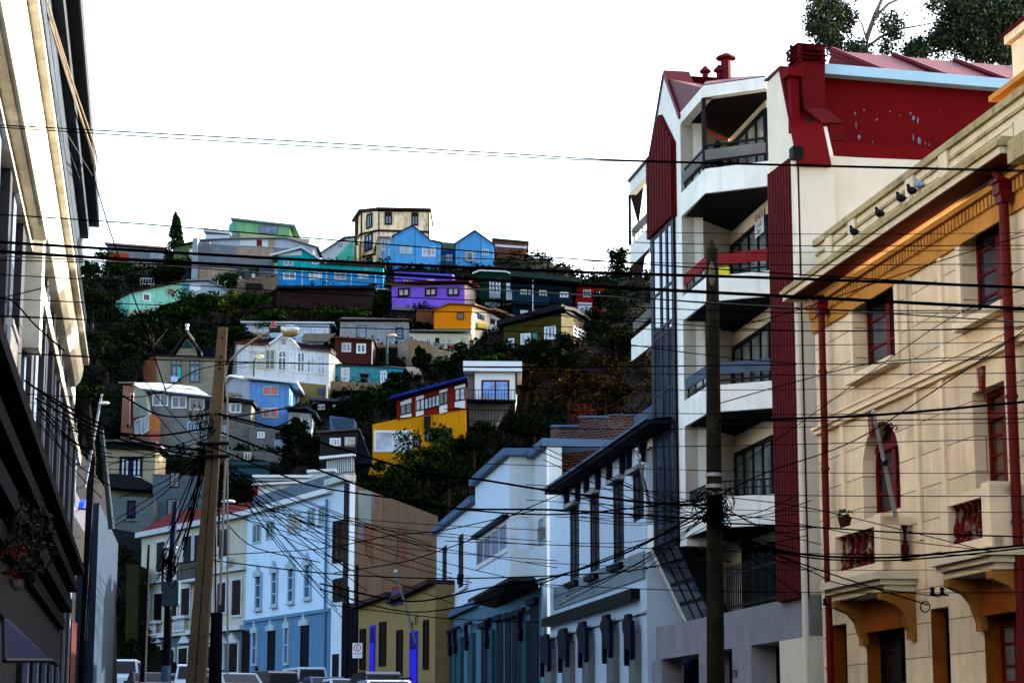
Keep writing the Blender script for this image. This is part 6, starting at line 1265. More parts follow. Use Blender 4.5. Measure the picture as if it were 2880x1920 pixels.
mb = MB(); mb.box(FG, u0 - 1.2, u0 + .8, gb, fg((985, 1700))[1], .1, 2.6); mb.build('dark_side_shed', M('shed_black', (.01, .01, .012), pat='vcor', per=.3), T)
# --- pale blue three storey building
FD = frame_2(693, 1450, 118.0 * (2583) / (693 + 1600), 930, 1390, 118.0 * 2583 / 2530); fd = lambda p, o=0: FD.uv(*p, o); Ez = lambda *p: nv('E', *p)
DB = MB; T = thing('pale_blue_building', 'pale sky blue three storey building with narrow tall windows', 'building', FD.P(fd((810, 1700))[0], gb + .9, -4))
u0, u1 = fd((693, 1600))[0], fd((932, 1600))[0]; zt_ = fd((697, 1450))[1]
PB = M('sky_blue_wall', S(196, 216, 232, .9), var=.06, streak=.3, stain=S(90, 120, 150)); PB2 = M('deep_blue_base', S(122, 165, 198, .6), var=.12, streak=.4, grime=.15, stain=S(50, 80, 130)); PBG = M('window_trim_blue', S(180, 200, 210, .75))
MB().box(FD, u0, u1, gb, zt_, -.8, 0).build('wall', PB, T); zmid = fd(Ez((1080, 1130))[0])[1]
MB().box(FD, u0, u1, gb, zmid, .001, .05).build('lower_wall', PB2, T); MB().box(FD, u0, u1, zmid, zmid + .2, .001, .16).build('string_course', PB2, T)
MB().box(FD, u0 - .2, u1, zt_, zt_ + .3, -.8, .35).build('cornice', WT, T); MB().box(FD, u0, u1, zt_ + .303, zt_ + 1.2, -.6, -.3).build('parapet', M('parapet_grey', S(130, 145, 160, .6), streak=.4), T)
def ew(T, F, z, L, fm=None, **k):
    for a, yt, b_, yb in L:
        (x0, y0), (x1, y1) = nv(z, (a, yt), (b_, yb)); r_ = rect(F, x0, y0, x1, y1)
        window(T, F, *r_, fm=fm or PBG, **k)
ew(T, FD, 'E', [(1130, 405, 1188, 535), (1228, 382, 1284, 505), (1530, 288, 1586, 425), (1614, 270, 1658, 405)], gm=MG('glass_greenish', (.12, .17, .16)), nx=2, fw=.12)
ew(T, FD, 'E', [(1388, 335, 1482, 460)], gm=MG('glass_cream', (.4, .4, .34)), nx=4, fw=.1)
ew(T, FD, 'E', [(1155, 762, 1194, 1025), (1275, 735, 1310, 1000), (1395, 705, 1434, 975), (1515, 678, 1558, 945)], gm=MG('glass_blue2', (.04, .09, .17)), nx=1, nz=3, fw=.13, d=.12, sill=.12)
ew(T, FD, 'E', [(1135, 1175, 1168, 1440), (1370, 1140, 1402, 1435)], gm=GLASSB(), nx=1, nz=2, fw=.13, o=.05, d=.12)
ew(T, FD, 'E', [(1248, 1160, 1292, 1530), (1490, 1120, 1540, 1510)], gm=MATS['glass_black'], fm=NAVY, nx=1, nz=4, fw=.1, o=.05, name='door'); ew(T, FD, 'E', [(1060, 1185, 1104, 1530)], gm=MATS['glass_black'], fm=NAVY, nx=1, nz=1, o=.05, name='door')
for a, yt, b_, yb in ((1150, 755, 1196, 762), (1270, 728, 1312, 735), (1390, 698, 1436, 705), (1510, 670, 1560, 678), (1130, 1166, 1172, 1174), (1244, 1150, 1296, 1158), (1366, 1130, 1406, 1138), (1486, 1110, 1544, 1118)):
    (x0, y0), (x1, y1) = Ez((a, yt), (b_, yb)); uu0, zz1 = fd((x0, y0)); uu1, _q = fd((x1, y1)); MB().poly(FD, [(uu0 - .1, zz1 - .3), (uu1 + .1, zz1 - .3), (uu1 + .1, zz1), ((uu0 + uu1) / 2 + .2, zz1 + .05), ((uu0 + uu1) / 2, zz1 + .45), ((uu0 + uu1) / 2 - .2, zz1 + .05), (uu0 - .1, zz1)], .052, .2).build('window_head', PBG, T)
zz = fd((930, 1600))[0]; MB().tube([FD.P(u1 - .5, zt_ - .3, .15), FD.P(u1 - .5, gb + .5, .15)], .08, 8).build('downpipe', PB2, T)
# --- cream building with red tile strip
D3 = 118.0 * 2583 / 2293
FE = frame_2(395, 1507, D3 * 3093 / 2795, 693, 1452, D3); fe = lambda p, o=0: FE.uv(*p, o); ge = .033 * 135 - .6
T = thing('cream_building', 'cream and grey old three storey building with red tiled roof edge and balconies', 'building', FE.P(fe((540, 1700))[0], ge + .6, -4))
u0, u1 = fe((395, 1650))[0], fe((693, 1600))[0]; zt_ = fe((695, 1453))[1]
CW_ = M('cream_wall', S(205, 203, 188, .72), var=.12, streak=.3, stain=S(110, 100, 85)); CG = M('grey_blue_base', S(115, 135, 150, .55), var=.15, streak=.4); CT = M('cream_trim', S(205, 210, 212, .75))
MB().box(FE, u0, u1, ge, zt_, -1.5, 0).build('wall', CW_, T); z2 = fe(Ez((1070, 712))[0])[1]; z1_ = fe(Ez((1050, 1170))[0])[1]
MB().box(FE, u0, u1, ge, z1_, .001, .04).build('lower_wall', CG, T)
MB().box(FE, u0 - .3, u1, zt_, zt_ + .35, -.5, .4).build('cornice', CT, T); MB().box(FE, u0, u1, z2 - .2, z2, .001, .28).build('string_course', CT, T); MB().box(FE, u0 - .4, u1, z1_ - .05, z1_ + .25, .001, .4).build('string_course', CT, T)
mb = MB(); mb.face([FE.P(u0 - .2, zt_ + .36, .2), FE.P(u1, zt_ + .36, .2), FE.P(u1, zt_ + 1.3, -2), FE.P(u0 - .2, zt_ + 1.8, -2)]); mb.face([FE.P(u0 - .2, zt_ + .3, -2), FE.P(u1, zt_ + .3, -2), FE.P(u1, zt_ + 1.3, -2), FE.P(u0 - .2, zt_ + 1.8, -2)]); mb.build('roof', M('red_tiles', (.14, .012, .014), var=.35, pat='vcor', per=.4), T)
DK = dict(gm=MATS['glass_black'], fm=CT, nx=1, nz=1, fw=.13, d=.1)
ew(T, FE, 'E', [(422, 525, 490, 758), (620, 482, 686, 700), (698, 472, 752, 690), (880, 432, 952, 665)], **DK)
ew(T, FE, 'E', [(400, 902, 470, 1120), (530, 900, 578, 1135), (603, 862, 672, 1095), (790, 840, 836, 1100), (868, 822, 938, 1060), (975, 802, 1050, 1078), (345, 905, 368, 1150)], **DK)
ew(T, FE, 'E', [(385, 1290, 460, 1482), (520, 1308, 560, 1495), (585, 1300, 660, 1470), (775, 1285, 850, 1470), (870, 1275, 922, 1470), (955, 1268, 1030, 1500), (330, 1330, 358, 1500)], o=.04, **DK)
for a, yt, b_, yb in ((372, 1128, 450, 1205), (580, 1090, 660, 1172)):
    (x0, y0), (x1, y1) = Ez((a, yt), (b_, yb)); uu0, zz1 = fe((x0, y0)); uu1, zz0 = fe((x1, y1)); f_ = MB().box(FE, uu0 - .2, uu1 + .2, zz1 - .1, zz1 + .1, .1, .5).build('balustrade', CT, T); MB().box(FE, uu0 - .2, uu1 + .2, zz0 - .15, zz0, .1, .5).build('base', CT, f_)
    for k in range(7): MB().lathe(FE.P(uu0 + (uu1 - uu0) * (k + .5) / 7, zz0, .35), [(.05, 0), (.1, .3), (.04, .6), (.08, zz1 - zz0 - .1)], 6).build('baluster', CT, f_)
(x0, y0), (x1, y1) = Ez((575, 690), (730, 800)); uu0, zz1 = fe((x0, y0), .9); uu1, zz0 = fe((x1, y1), .9); f_ = MB().box(FE, uu0, uu1, zz0 - .1, zz0 + .08, 0, .95).build('balcony', CT, T)
mb = MB()
for k in range(18): uu = uu0 + (uu1 - uu0) * k / 17; mb.box(FE, uu - .025, uu + .025, zz0 + .08, zz1, .87, .92)
mb.box(FE, uu0, uu1, zz1 - .05, zz1 + .05, .86, .93); mb.box(FE, uu0, uu1, zz0 + .7, zz0 + .76, .86, .93); mb.build('railing', BLACK(), f_)
for xx in (430, 640, 800, 905, 990): u_, z_ = fe(Ez((xx, 1262))[0]); MB().poly(FE, [(u_ - .9, z_ - .1), (u_ + .9, z_ - .1), (u_, z_ + .55)], .05, .25).build('pediment', CT, T)
o = MB().poly(FE, [FE.uv(*p, .5) for p in Ez((905, 640), (940, 632), (930, 700), (880, 712), (895, 668))], .45, .5).build('laundry', M('pale_laundry', (.45, .6, .62)), None); tag(o, 'pale blue cloth hanging from an upper window of the cream building', 'laundry')
t = House('olive_house', 'narrow mossy olive house end squeezed left of the cream building', 'house', 'E', [(200, 690), (290, 700), (285, 1240), (195, 1330)], M('mossy_olive', (.035, .036, .01), grime=.7, var=.4), D=150, back=5, ext=6)
# ================================================================ LEFT SIDE BUILDING (steeply seen)
FL = frame_vp(0, 1000, 27, 400); FL.d = -FL.d; fl = lambda x, y, o=0: FL.uv(x, y, o)
LW0 = M('left_lower', S(118, 118, 124, .36), var=.2, streak=.6, grime=.3, stain=(.04, .05, .07)); LW1 = M('left_cream', S(236, 234, 224, .85), var=.25, streak=.5, grime=.3, stain=S(150, 120, 90)); LW2 = M('left_pilaster', S(150, 170, 195, .42), var=.15, streak=.6, grime=.5, stain=(.05, .04, .04))  # lower wall and pilasters coloured darker and greyer to carry the shade there
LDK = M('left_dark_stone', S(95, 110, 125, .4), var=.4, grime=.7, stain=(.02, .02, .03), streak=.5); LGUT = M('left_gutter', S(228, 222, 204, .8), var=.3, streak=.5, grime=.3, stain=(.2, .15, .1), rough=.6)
u0 = fl(0, 1000)[0] - 13; uE = fl(229, 650)[0]
zu = FL.uv(250, 250, .5)[1]; zu = fl(270, 430, .5)[1]
gl = -.3
T = thing('left_building', 'tall weathered cream building with long gutters and cornices along left edge', 'building', FL.P((u0 + uE) / 2, .6, -4))
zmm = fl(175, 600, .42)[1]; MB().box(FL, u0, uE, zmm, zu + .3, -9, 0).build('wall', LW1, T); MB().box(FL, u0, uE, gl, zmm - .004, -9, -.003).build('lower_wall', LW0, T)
uc0, uc1 = fl(180, 60, .55)[0] - 6, fl(276, 495, .55)[0]
zc = fl(265, 400, .62)[1] - .35
mb = MB(); mb.box(FL, uc0 - 14, uc1, zc, zc + .35, -9, .62); mb.box(FL, uc0 - 14, uc1 - .3, zc - .35, zc - .003, -.1, .4); mb.box(FL, uc0 - 14, uc1 - .6, zc - .9, zc - .353, -.1, .22); mb.build('upper_cornice', LDK, T)
MB().box(FL, uc0 - 14, uc1 - .2, zc - .02, zc - .004, .41, .6).build('soffit', M('left_soffit', (.02, .022, .03)), T)
# middle gutter cornice (big half round) and smaller mouldings
zm = fl(150, 100, .4)[1]; zm = fl(175, 600, .42)[1]; um1 = fl(236, 1080, .4)[0]
mb = MB(); mb.smooth = False
n = 26; ua = u0; prof = []
for k in range(9):
    a = math.pi * k / 8; prof.append((.02 + .36 * math.sin(a) ** .6, zm - .5 * math.cos(a)))
for i in range(n):
    a, b_ = ua + (um1 - ua) * i / n, ua + (um1 - ua) * (i + 1) / n; sg = .008 * math.sin(i * 1.7)
    for k in range(8):
        mb.face([FL.P(a, prof[k][1] + sg, prof[k][0]), FL.P(b_, prof[k][1] + sg, prof[k][0]), FL.P(b_, prof[k + 1][1] + sg, prof[k + 1][0]), FL.P(a, prof[k + 1][1] + sg, prof[k + 1][0])], [(a, prof[k][1]), (b_, prof[k][1]), (b_, prof[k + 1][1]), (a, prof[k + 1][1])])
mb.face([FL.P(um1, p[1], p[0]) for p in prof])
mb.build('gutter_cornice', LGUT, T)
def mould(x, y, o, h, uend, nm='moulding', m=LGUT, us=None):
    z_ = fl(x, y, o)[1]; MB().box(FL, us if us is not None else u0, uend, z_ - h, z_, .002, o).build(nm, m, T); return z_
mould(188, 560, .5, .12, um1, 'gutter_lip')
mould(60, 500, .16, .25, fl(235, 1100, .16)[0], 'moulding'); mould(35, 140, .12, .35, fl(140, 900)[0], 'moulding'); mould(20, 120, .3, .2, fl(60, 400)[0], 'hood_moulding'); mould(40, 120, .36, .25, fl(75, 350)[0], 'hood_moulding')
mould(150, 180, .3, .3, fl(215, 700)[0], 'moulding', LDK); mould(165, 60, .12, .5, uE - .5, 'moulding', LW2)
# vertical pilaster strips below the gutter
k = 0
u = u0 + 3
while u < uE - .3:
    w_ = .55 + .2 * math.sin(k * 2.1); top = zm - .6
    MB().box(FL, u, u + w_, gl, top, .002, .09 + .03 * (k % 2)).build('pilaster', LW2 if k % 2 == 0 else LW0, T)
    if k % 3 == 1: MB().box(FL, u + w_ + .25, u + w_ + .5, gl + 1, top - .4, .002, .05).build('rib', LW2, T)
    u += w_ * 2.4 + .35; k += 1
MB().tube([FL.P(fl(205, 1000)[0], zm - .3, .35), FL.P(fl(232, 1200)[0], zm - .5, .3), FL.P(fl(236, 1250)[0], gl + .5, .15)], .12, 8).build('downpipe', M('pipe_dark', (.012, .012, .02)), T)
for a, x in ((.05, 30), (.05, 120)):
    pass
# bare slab board and balcony at far left
MB().box(FL, fl(62, 700)[0], fl(70, 700)[0], fl(62, 950, .1)[1], fl(66, 505, .1)[1], .05, .3).build('drain_board', LGUT, T)
mb = MB(); ub0, ub1 = fl(-60, 900)[0], fl(24, 850, .4)[0]; zb_ = fl(12, 915, .5)[1]; zt_ = fl(8, 780, .5)[1]
B = MB().box(FL, ub0, ub1, zb_ - .15, zb_, 0, .45).build('balcony', LW1, T)
for i in range(22): uu = ub0 + (ub1 - ub0) * i / 21; mb.box(FL, uu - .03, uu + .03, zb_, zt_, .4, .44)
mb.box(FL, ub0, ub1, zt_, zt_ + .07, .38, .46); mb.build('railing', M('balcony_white', (.5, .5, .5), grime=.6), B)
for x0, x1, yt, yb in ((90, 128, 320, 620), (140, 158, 640, 830)):
    uu0, uu1 = fl(x0, 500)[0], fl(x1, 500)[0]; window(T, FL, uu0, uu0 + 1.1, fl(x0, yb)[1], fl(x0, yt)[1], o=.0, fm=LW2, gm=GLASSB(), nx=2, nz=2)
# ---- lower neighbour with black double gutter (nearer)
u1 = fl(170, 1500, .5)[0]; zn = fl(28, 975, .62)[1]
T = thing('low_left_building', 'low dark shop building with stacked black gutters at lower left corner', 'building', FL.P(fl(60, 1600)[0], .7, -3))
uu1 = fl(150, 1700)[0]
MB().box(FL, u0, uu1, gl, zn - .1, -5, .14).build('wall', M('shop_beige', S(96, 98, 106, .18), var=.15, streak=.4), T)
for k, (o_, dz, h_) in enumerate(((.62, 0, .16), (.5, -.35, .2), (.42, -.75, .25), (.3, -1.15, .22))):
    MB().box(FL, u0, uu1 - k * .4, zn + dz - h_, zn + dz, .142, o_).build('gutter', M('gutter_black', (.006, .007, .012), rough=.9, spec=.02, var=.3), T)
MB().box(FL, u0, uu1 - .5, zn - 2.1, zn - .15, .142, .2).build('fascia', M('fascia_black', (.006, .006, .01)), T)
k = 0; u = fl(30, 1600)[0]
while u < uu1 - .3: MB().box(FL, u, u + .45, gl, zn - 2.2, .142, .22).build('pilaster', LW2 if k % 2 else MATS['shop_beige'], T); u += 1.5; k += 1
# blue canvas awning
q = [FL.P(fl(8, 1745, .3)[0], fl(8, 1745, .3)[1], .15), FL.P(fl(20, 1740, .3)[0], fl(18, 1742, .3)[1], .15), FL.P(fl(142, 1852, .9)[0] - 3, fl(142, 1848, .9)[1], 1.0), FL.P(fl(12, 1852, .9)[0], fl(12, 1852, .9)[1], 1.0)]
aD = 24
a, b_, c_, d_ = at(10, 1738, aD), at(22, 1738, aD + 1.2), at(145, 1856, aD + 1.5), at(12, 1856, aD - .5)
t = thing('shop_awning', 'navy blue canvas awning over the shop in the lower left corner', 'awning', d_)
mb = MB(); mb.face([a, b_, c_, d_]); mb.face([p + Vector((0, 0, -.03)) for p in (d_, c_, b_, a)]); mb.build('canvas', M('navy_canvas', (.012, .02, .06), var=.3), t); MB().tube([d_, c_], .03, 6).build('bar', BLACK(), t); MB().tube([a, d_], .02, 6).build('arm', BLACK(), t)
# hanging flowers on the shop front
FLW = M('flower_red', (.35, .01, .02), island=[(.1, .004, .006), (.05, .003, .003), (.004, .008, .003), (.002, .004, .002), (.06, .01, .015)]); DLF = M('dark_leaf', (.008, .015, .006), island=[(.001, .002, .001), (.003, .006, .002), (.006, .01, .003)])
for k, (x, y, lab) in enumerate(((35, 1590, 'dark hanging basket with red flowers, upper one on the shop front'), (48, 1660, 'pinkish hanging planter with red flowers above the blue awning'), (85, 1640, 'hanging plant with yellowish leaves right of the flower baskets'))):
    P = at(x, y, 25); t = thing('flower_basket', lab, 'plant', P); MB().lathe(P, [(.03, 0), (.08, .05), (.09, .13)], 10).build('basket', M('basket%d' % k, [(.02, .015, .01), (.2, .12, .12), (.01, .02, .01)][k]), t)
    m_ = MB(); leaves(m_, P + Vector((0, 0, .17)), (.16, .16, .1), 90, .03, r); m_.build('foliage', FLW if k < 2 else DLF, t); MB().tube([P + Vector((0, 0, .2)), P + Vector((0, 0, .9))], .008, 5).build('wire', BLACK(), t)
P = at(70, 1470, 26); t = thing('hanging_vine', 'mass of dark creeper hanging from the black gutters of the shop', 'plant', P); m_ = MB()
for k in range(12): q = at(15 + k * 9, 1480 + 20 * (k % 3), 25 + k * .4); leaves(m_, q, (.22, .3, .5), 110, .05, r)
m_.build('foliage', DLF, t)
# ---- far left lower houses: white balcony, dark awning, fluted blue wall
T = thing('fluted_house', 'narrow pale blue house end with balcony box and black awning beyond the shop', 'house', at(265, 1900, 62))
FQ = frame_2(185, 1600, 50, 312, 1600, 72); fq = lambda x, y, o=0: FQ.uv(x, y, o)
ux = lambda x: fq(x, 1600, -.6)[0]
MB().box(FQ, ux(236), ux(300), 1.0, fq(300, 1420)[1], -3, -.2).build('wall', M('fluted_blue', S(110, 150, 190, .16), pat='vcor', per=.5, streak=.6, bump=1), T)
MB().box(FQ, ux(180), ux(240), 1.0, fq(240, 1430)[1], -2.5, -.8).build('dark_wall', M('wall_black', (.006, .006, .01)), T)
MB().box(FQ, ux(218), ux(232), 1.0, fq(232, 1700)[1], -.79, -.7).build('red_strip', M('dim_red', (.06, .006, .006)), T)
B = MB().box(FQ, ux(196), ux(284), fq(240, 1505, -.6)[1], fq(240, 1432, -.6)[1], -.79, -.6).build('balcony', M('balcony_grey', S(105, 110, 125, .5), streak=.3), T)
MB().box(FQ, ux(196), ux(284), fq(240, 1596, -.6)[1], fq(240, 1508, -.6)[1], -.79, -.55).build('awning', M('wall_black', (.006,) * 3), T)
P = at(242, 1418, 58); o = MB().poly(FQ, [FQ.uv(x, y, -.5) for x, y in ((229, 1428), (232, 1412), (240, 1402), (246, 1416), (252, 1420), (262, 1412), (264, 1430))], -.6, -.45).build('laundry', M('royal_cloth', (.01, .05, .4)), None); tag(o, 'bright blue clothes bundled on the grey balcony box at left', 'laundry')
T = thing('dark_block', 'unlit black building mass behind the balcony box at left', 'building', at(200, 1900, 78)); f = frame_2(150, 1400, 74, 330, 1400, 80); MB().poly(f, [f.uv(150, 1960), f.uv(330, 1960), f.uv(325, 1560), f.uv(300, 1380), f.uv(150, 1150)], -4, 0).build('wall', MATS['wall_black'], T)
window(T, f, f.uv(296, 1675)[0], f.uv(318, 1675)[0], f.uv(300, 1705)[1], f.uv(300, 1660)[1], o=.01, fm=MATS['fluted_blue'], gm=GLASSB())
# ================================================================ POLES
def at_(p, D): return at(p[0], p[1], D)
CP = M('pole_concrete', S(158, 138, 112, .42), var=.25, grime=.45, stain=(.08, .03, .015), streak=.35, scale=1.5); WD = M('pole_wood_dark', (.02, .016, .01), var=.5, grime=.6, stain=(.06, .06, .02), streak=.5); WBK = M('pole_black', (.008, .008, .014), rough=.8, var=.4)
D1 = 40
tp, bt = at(627, 921, D1), at(548, 1960, D1)
T = thing('utility_pole', 'tan slotted concrete utility pole leaning left of centre with wire tangle', 'utility pole', bt)
X = Vector((1, 0, 0)); Y = Vector((0, 1, 0))
def taper(a, b_, wa, wb, da, db, o=0):
    mb = MB(); A = [a + X * sx * wa / 2 + Y * sy * da / 2 for sx, sy in ((-1, -1), (1, -1), (1, 1), (-1, 1))]; Bq = [b_ + X * sx * wb / 2 + Y * sy * db / 2 for sx, sy in ((-1, -1), (1, -1), (1, 1), (-1, 1))]
    for i in range(4): j = (i + 1) % 4; mb.face([A[i], A[j], Bq[j], Bq[i]], [(i * .2, 0), (i * .2 + .2, 0), (i * .2 + .2, 9), (i * .2, 9)])
    mb.face(A[::-1]); mb.face(Bq); return mb
ax = lambda t: bt + (tp - bt) * t
wid = lambda t: .36 - .19 * t
m_ = .68
taper(ax(m_), tp, wid(m_), wid(1), .2, .14).build('shaft', CP, T)
for s in (-1, 1):
    w0 = wid(0) * .46; w1 = wid(m_) * .46; a = ax(-.03) + X * s * (wid(0) / 2 - w0 / 2); b_ = ax(m_ - .001) + X * s * (wid(m_) / 2 - w1 / 2)
    taper(a, b_, w0, w1, .26, .2).build('leg', CP, T)
MB().poly(Frame((0, 0), X), [(0, 0), (1, 0), (0, 1)], 0, .01) if False else None
for k in range(9):
    t0 = .06 + k * .072; taper(ax(t0), ax(t0 + .012), wid(t0) * .3, wid(t0) * .3, .18, .18).build('rung', CP, T)
for k, (x, y) in enumerate(((625, 950), (622, 1003), (618, 1020), (617, 1036), (607, 1165))): P = at(x, y, D1 - .1); MB().ellipsoid(P, .022, .02, .03, 8, 5).build('bolt_hole', BLACK(), T)
for y, hw in ((1248, 48), (1284, 50)):
    a, b_ = at(596 - hw + 5, y, D1 - .2), at(596 + hw, y - 2, D1 - .2); MB().tube([a, b_], .035, 6).build('crossarm', BLACK(), T)
MB().tube([at(640, 1100, D1 - .1), at(640, 1900, D1 - .1)], .018, 6).build('conduit', M('conduit', (.3, .28, .26)), T); MB().tube([at(635, 1280, D1 - .15), at(618, 1700, D1 - .15)], .025, 6).build('conduit', MATS['conduit'], T)
LT = thing('street_lamp', 'street lamp on curved grey arm fixed to the tan utility pole', 'street lamp', at(634, 1080, D1))
arm = [at(x, y, D1 - .1) for x, y in nv('C', (1065, 600), (1068, 520), (1075, 460), (1110, 400), (1200, 310), (1300, 235), (1380, 185), (1450, 160))]
MB().tube(arm, .024, 8).build('arm', M('lamp_arm', (.22, .2, .17), rough=.5), LT)
hp = at(*n1('C', 1490, 130), D1 - .1); hq = at(*n1('C', 1610, 145), D1 - .1)
f = Frame(hp[:2], X); f.n = Vector((0, -1, 0)); mb = MB(); mb.box(f, -.11, .1, hp.z - .07, hp.z + .04, -.07, .07)
hd = mb.build('housing', M('lamp_housing', (.03, .028, .026), rough=.5), LT); MB().box(f, -.105, .04, hp.z - .0, hp.z + .06, -.075, .075).build('cover', M('lamp_cover2', (.35, .3, .26)), hd); MB().lathe((hp.x - .04, hp.y, hp.z + .062), [(.04, 0), (.04, .04), (.03, .06)], 10).build('photocell', M('photocell_red', (.45, .01, .01), rough=.4), hd)
MB().ellipsoid(hq + Vector((0, 0, .01)), .19, .1, .09, 14, 10).build('shell', M('lamp_shell', (.55, .6, .68), rough=.25, metal=.3), LT); MB().ellipsoid(hq + Vector((.02, 0, -.055)), .16, .085, .085, 14, 8).build('lens', M('lamp_lens', (.3, .24, .08), rough=.2), LT)
# dark wooden pole before the apartment
D2 = 36
a, b_ = at(2003, 700, D2), at(2013, 1960, D2)
T = thing('utility_pole', 'dark mossy wooden utility pole with pointed top before the apartment block', 'utility pole', b_)
tp2 = at(2003, 672, D2); MB().tube([b_ - Vector((0, 0, .5)), b_.lerp(a, .5), a, tp2], [.155, .13, .105, .015], 12).build('shaft', WD, T)
for y in (1340, 1372, 1392): p = at(2008, y, D2); MB().tube([p, p + Vector((0, 0, .06))], .145, 12).build('band', M('steel_band', (.3, .3, .3), metal=.6, rough=.4), T)
MB().tube([at(1966, 1574, D2), at(2056, 1578, D2)], .02, 6).build('step_bar', BLACK(), T)
P = at(2002, 770, D2 - .12); MB().ellipsoid(P, .06, .03, .22, 8, 6).build('bare_patch', M('bare_wood2', (.16, .13, .09), grime=.5), T)
def pole(label, top, bot, D, r0, r1, mat=WBK, z='N'):
    (a, b_), (c, d) = nv(z, top, bot); A, Bp = at(a, b_, D), at(c, d, D); t = thing('utility_pole', label, 'utility pole', Bp); MB().tube([Bp, A], [r0, r1], 10).build('shaft', mat, t); return t
pole('black wooden pole at left before the cream building', (363, 552), (318, 1560), 70, .11, .04, z='E')
t = pole('navy steel pole carrying a grey transformer box left of the tan pole', (560, 235), (500, 1010), 62, .1, .08, M('pole_navy', (.012, .02, .06)), 'E'); MB().tube([at(*n1('E', 505, 1000), 62), at(*n1('E', 492, 1560), 62)], [.11, .13], 10).build('lower_shaft', WBK, t)
bx = at(*n1('E', 528, 1005), 61.5); f = Frame(bx[:2], X); f.n = Vector((0, -1, 0)); MB().box(f, -.24, .24, bx.z, bx.z + .7, 0, .3).build('transformer_box', M('box_grey_blue', S(90, 115, 130, .55)), t)
MB().tube([at(*n1('E', 490, 1440), 61.5), at(*n1('E', 484, 1560), 61.5)], .13, 10).build('sleeve', M('pale_sleeve', S(110, 150, 190, .5)), t)
for q in ((470, 575, 520, 570), (880, 250, 945, 235)):
    a = at(*n1('E', q[0], q[1] + 20), 64); b_ = at(*n1('E', q[2], q[3]), 64); lt = thing('street_lamp', ['small street lamp on arm left of the navy pole', 'small street lamp just right of the tan pole'][0 if q[0] < 600 else 1], 'street lamp', a); MB().tube([a, b_], .03, 6).build('arm', BLACK(), lt); MB().ellipsoid(b_, .22, .1, .06, 10, 6).build('lamp_head', M('lamp_white', (.6, .65, .7)), lt)
    MB().tube([a, a - Vector((0, 0, 1.2))], .04, 6).build('post', BLACK(), lt)
pole('thick black pole stump directly right of the tan utility pole', (862, 1050), (848, 1600), 48, .15, .13, z='E'); pole('thin reddish pole rising behind the thick black stump', (852, 170), (852, 1060), 48.3, .022, .018, M('rust_pole', (.1, .03, .025)), 'E')
pole('dark wooden pole beside the parking sign and ochre house', (273, 700), (262, 1560), 98, .11, .08, z='F'); pole('short dark post left of the parking sign', (205, 858), (190, 1560), 100, .09, .07, z='F')
t = pole('pale leaning pole with small lamp against the dark left hill', (468, 240), (388, 670), 58, .05, .03, M('pale_pole', (.2, .24, .28)), 'Q'); MB().ellipsoid(at(*n1('Q', 478, 283), 58), .16, .08, .05, 8, 5).build('lamp_head', MATS['lamp_white'], t)
pole('greenish leaning pole beside the lower cream house at left', (465, 392), (512, 860), 60, .09, .06, M('greenish_pole', S(80, 105, 110, .4), grime=.5), 'Q')
pole('thin leaning antenna pole on the dark green slope at left', (404, 0), (790, 1040), 90, .07, .04, WBK, 'A') if False else None
# parking sign
p = at(*n1('F', 275, 1328), 96); t = thing('parking_sign', 'white parking sign with red ringed letter E on dark post', 'sign', p - Vector((0, 0, 2.6)))
f = Frame(p[:2], X); f.n = Vector((0, -1, 0)); f.d = X; MB().box(f, -.22, .22, p.z - .33, p.z + .33, 0, .03).build('plate', M('sign_white', (.75, .75, .75), var=.03), t)
ring = [(.17 * math.cos(2 * math.pi * k / 28), p.z + .13 + .17 * math.sin(2 * math.pi * k / 28)) for k in range(28)]; inn = [(.13 * math.cos(2 * math.pi * k / 28), p.z + .13 + .13 * math.sin(2 * math.pi * k / 28)) for k in range(28)]
MB().poly(f, ring, .031, .036, holes=[inn], reveal=.004, back=False).build('ring', M('sign_red', (.5, .01, .015)), t); MBK = M('sign_black', (.01, .01, .01))
txt('E', f, 0, p.z + .13, .037, .24, MBK, t); txt('LUN-SAB', f, 0, p.z - .13, .036, .1, MBK, t); txt('+', f, 0, p.z - .23, .036, .16, MBK, t); MB().tube([p - Vector((0, -.03, .2)), p - Vector((0, -.03, 2.6))], .03, 8).build('post', WBK, t)
# ================================================================ WIRES
WIRE = M('cable_black', (.003, .003, .004), rough=1, var=.05, spec=0); WIREG = M('cable_grey', (.1, .1, .09), rough=.6)
def wire(label, pts, D0, D1_, px, mat=WIRE, group='overhead cables', nm='overhead_cable', z='N', sag=0):
    P = nv(z, *pts); n = len(P); fine = []
    for i in range(n - 1):
        for k in range(5):
            t = k / 5; tt = (i + t) / (n - 1)
            p0 = P[max(i - 1, 0)]; p1 = P[i]; p2 = P[i + 1]; p3 = P[min(i + 2, n - 1)]
            cr = lambda a, b_, c, d: .5 * ((2 * b_) + (-a + c) * t + (2 * a - 5 * b_ + 4 * c - d) * t * t + (-a + 3 * b_ - 3 * c + d) * t ** 3)
            fine.append((cr(p0[0], p1[0], p2[0], p3[0]), cr(p0[1], p1[1], p2[1], p3[1]), tt))
    fine.append((*P[-1], 1))
    W = [at(x, y, D0 + (D1_ - D0) * t) for x, y, t in fine]; rr = [max(.004, px / 2 * (D0 + (D1_ - D0) * f[2]) / FPX) for f in fine]
    o = MB().tube(W, rr, 6).build(nm, mat, None); tag(o, label, 'cable', group); return o
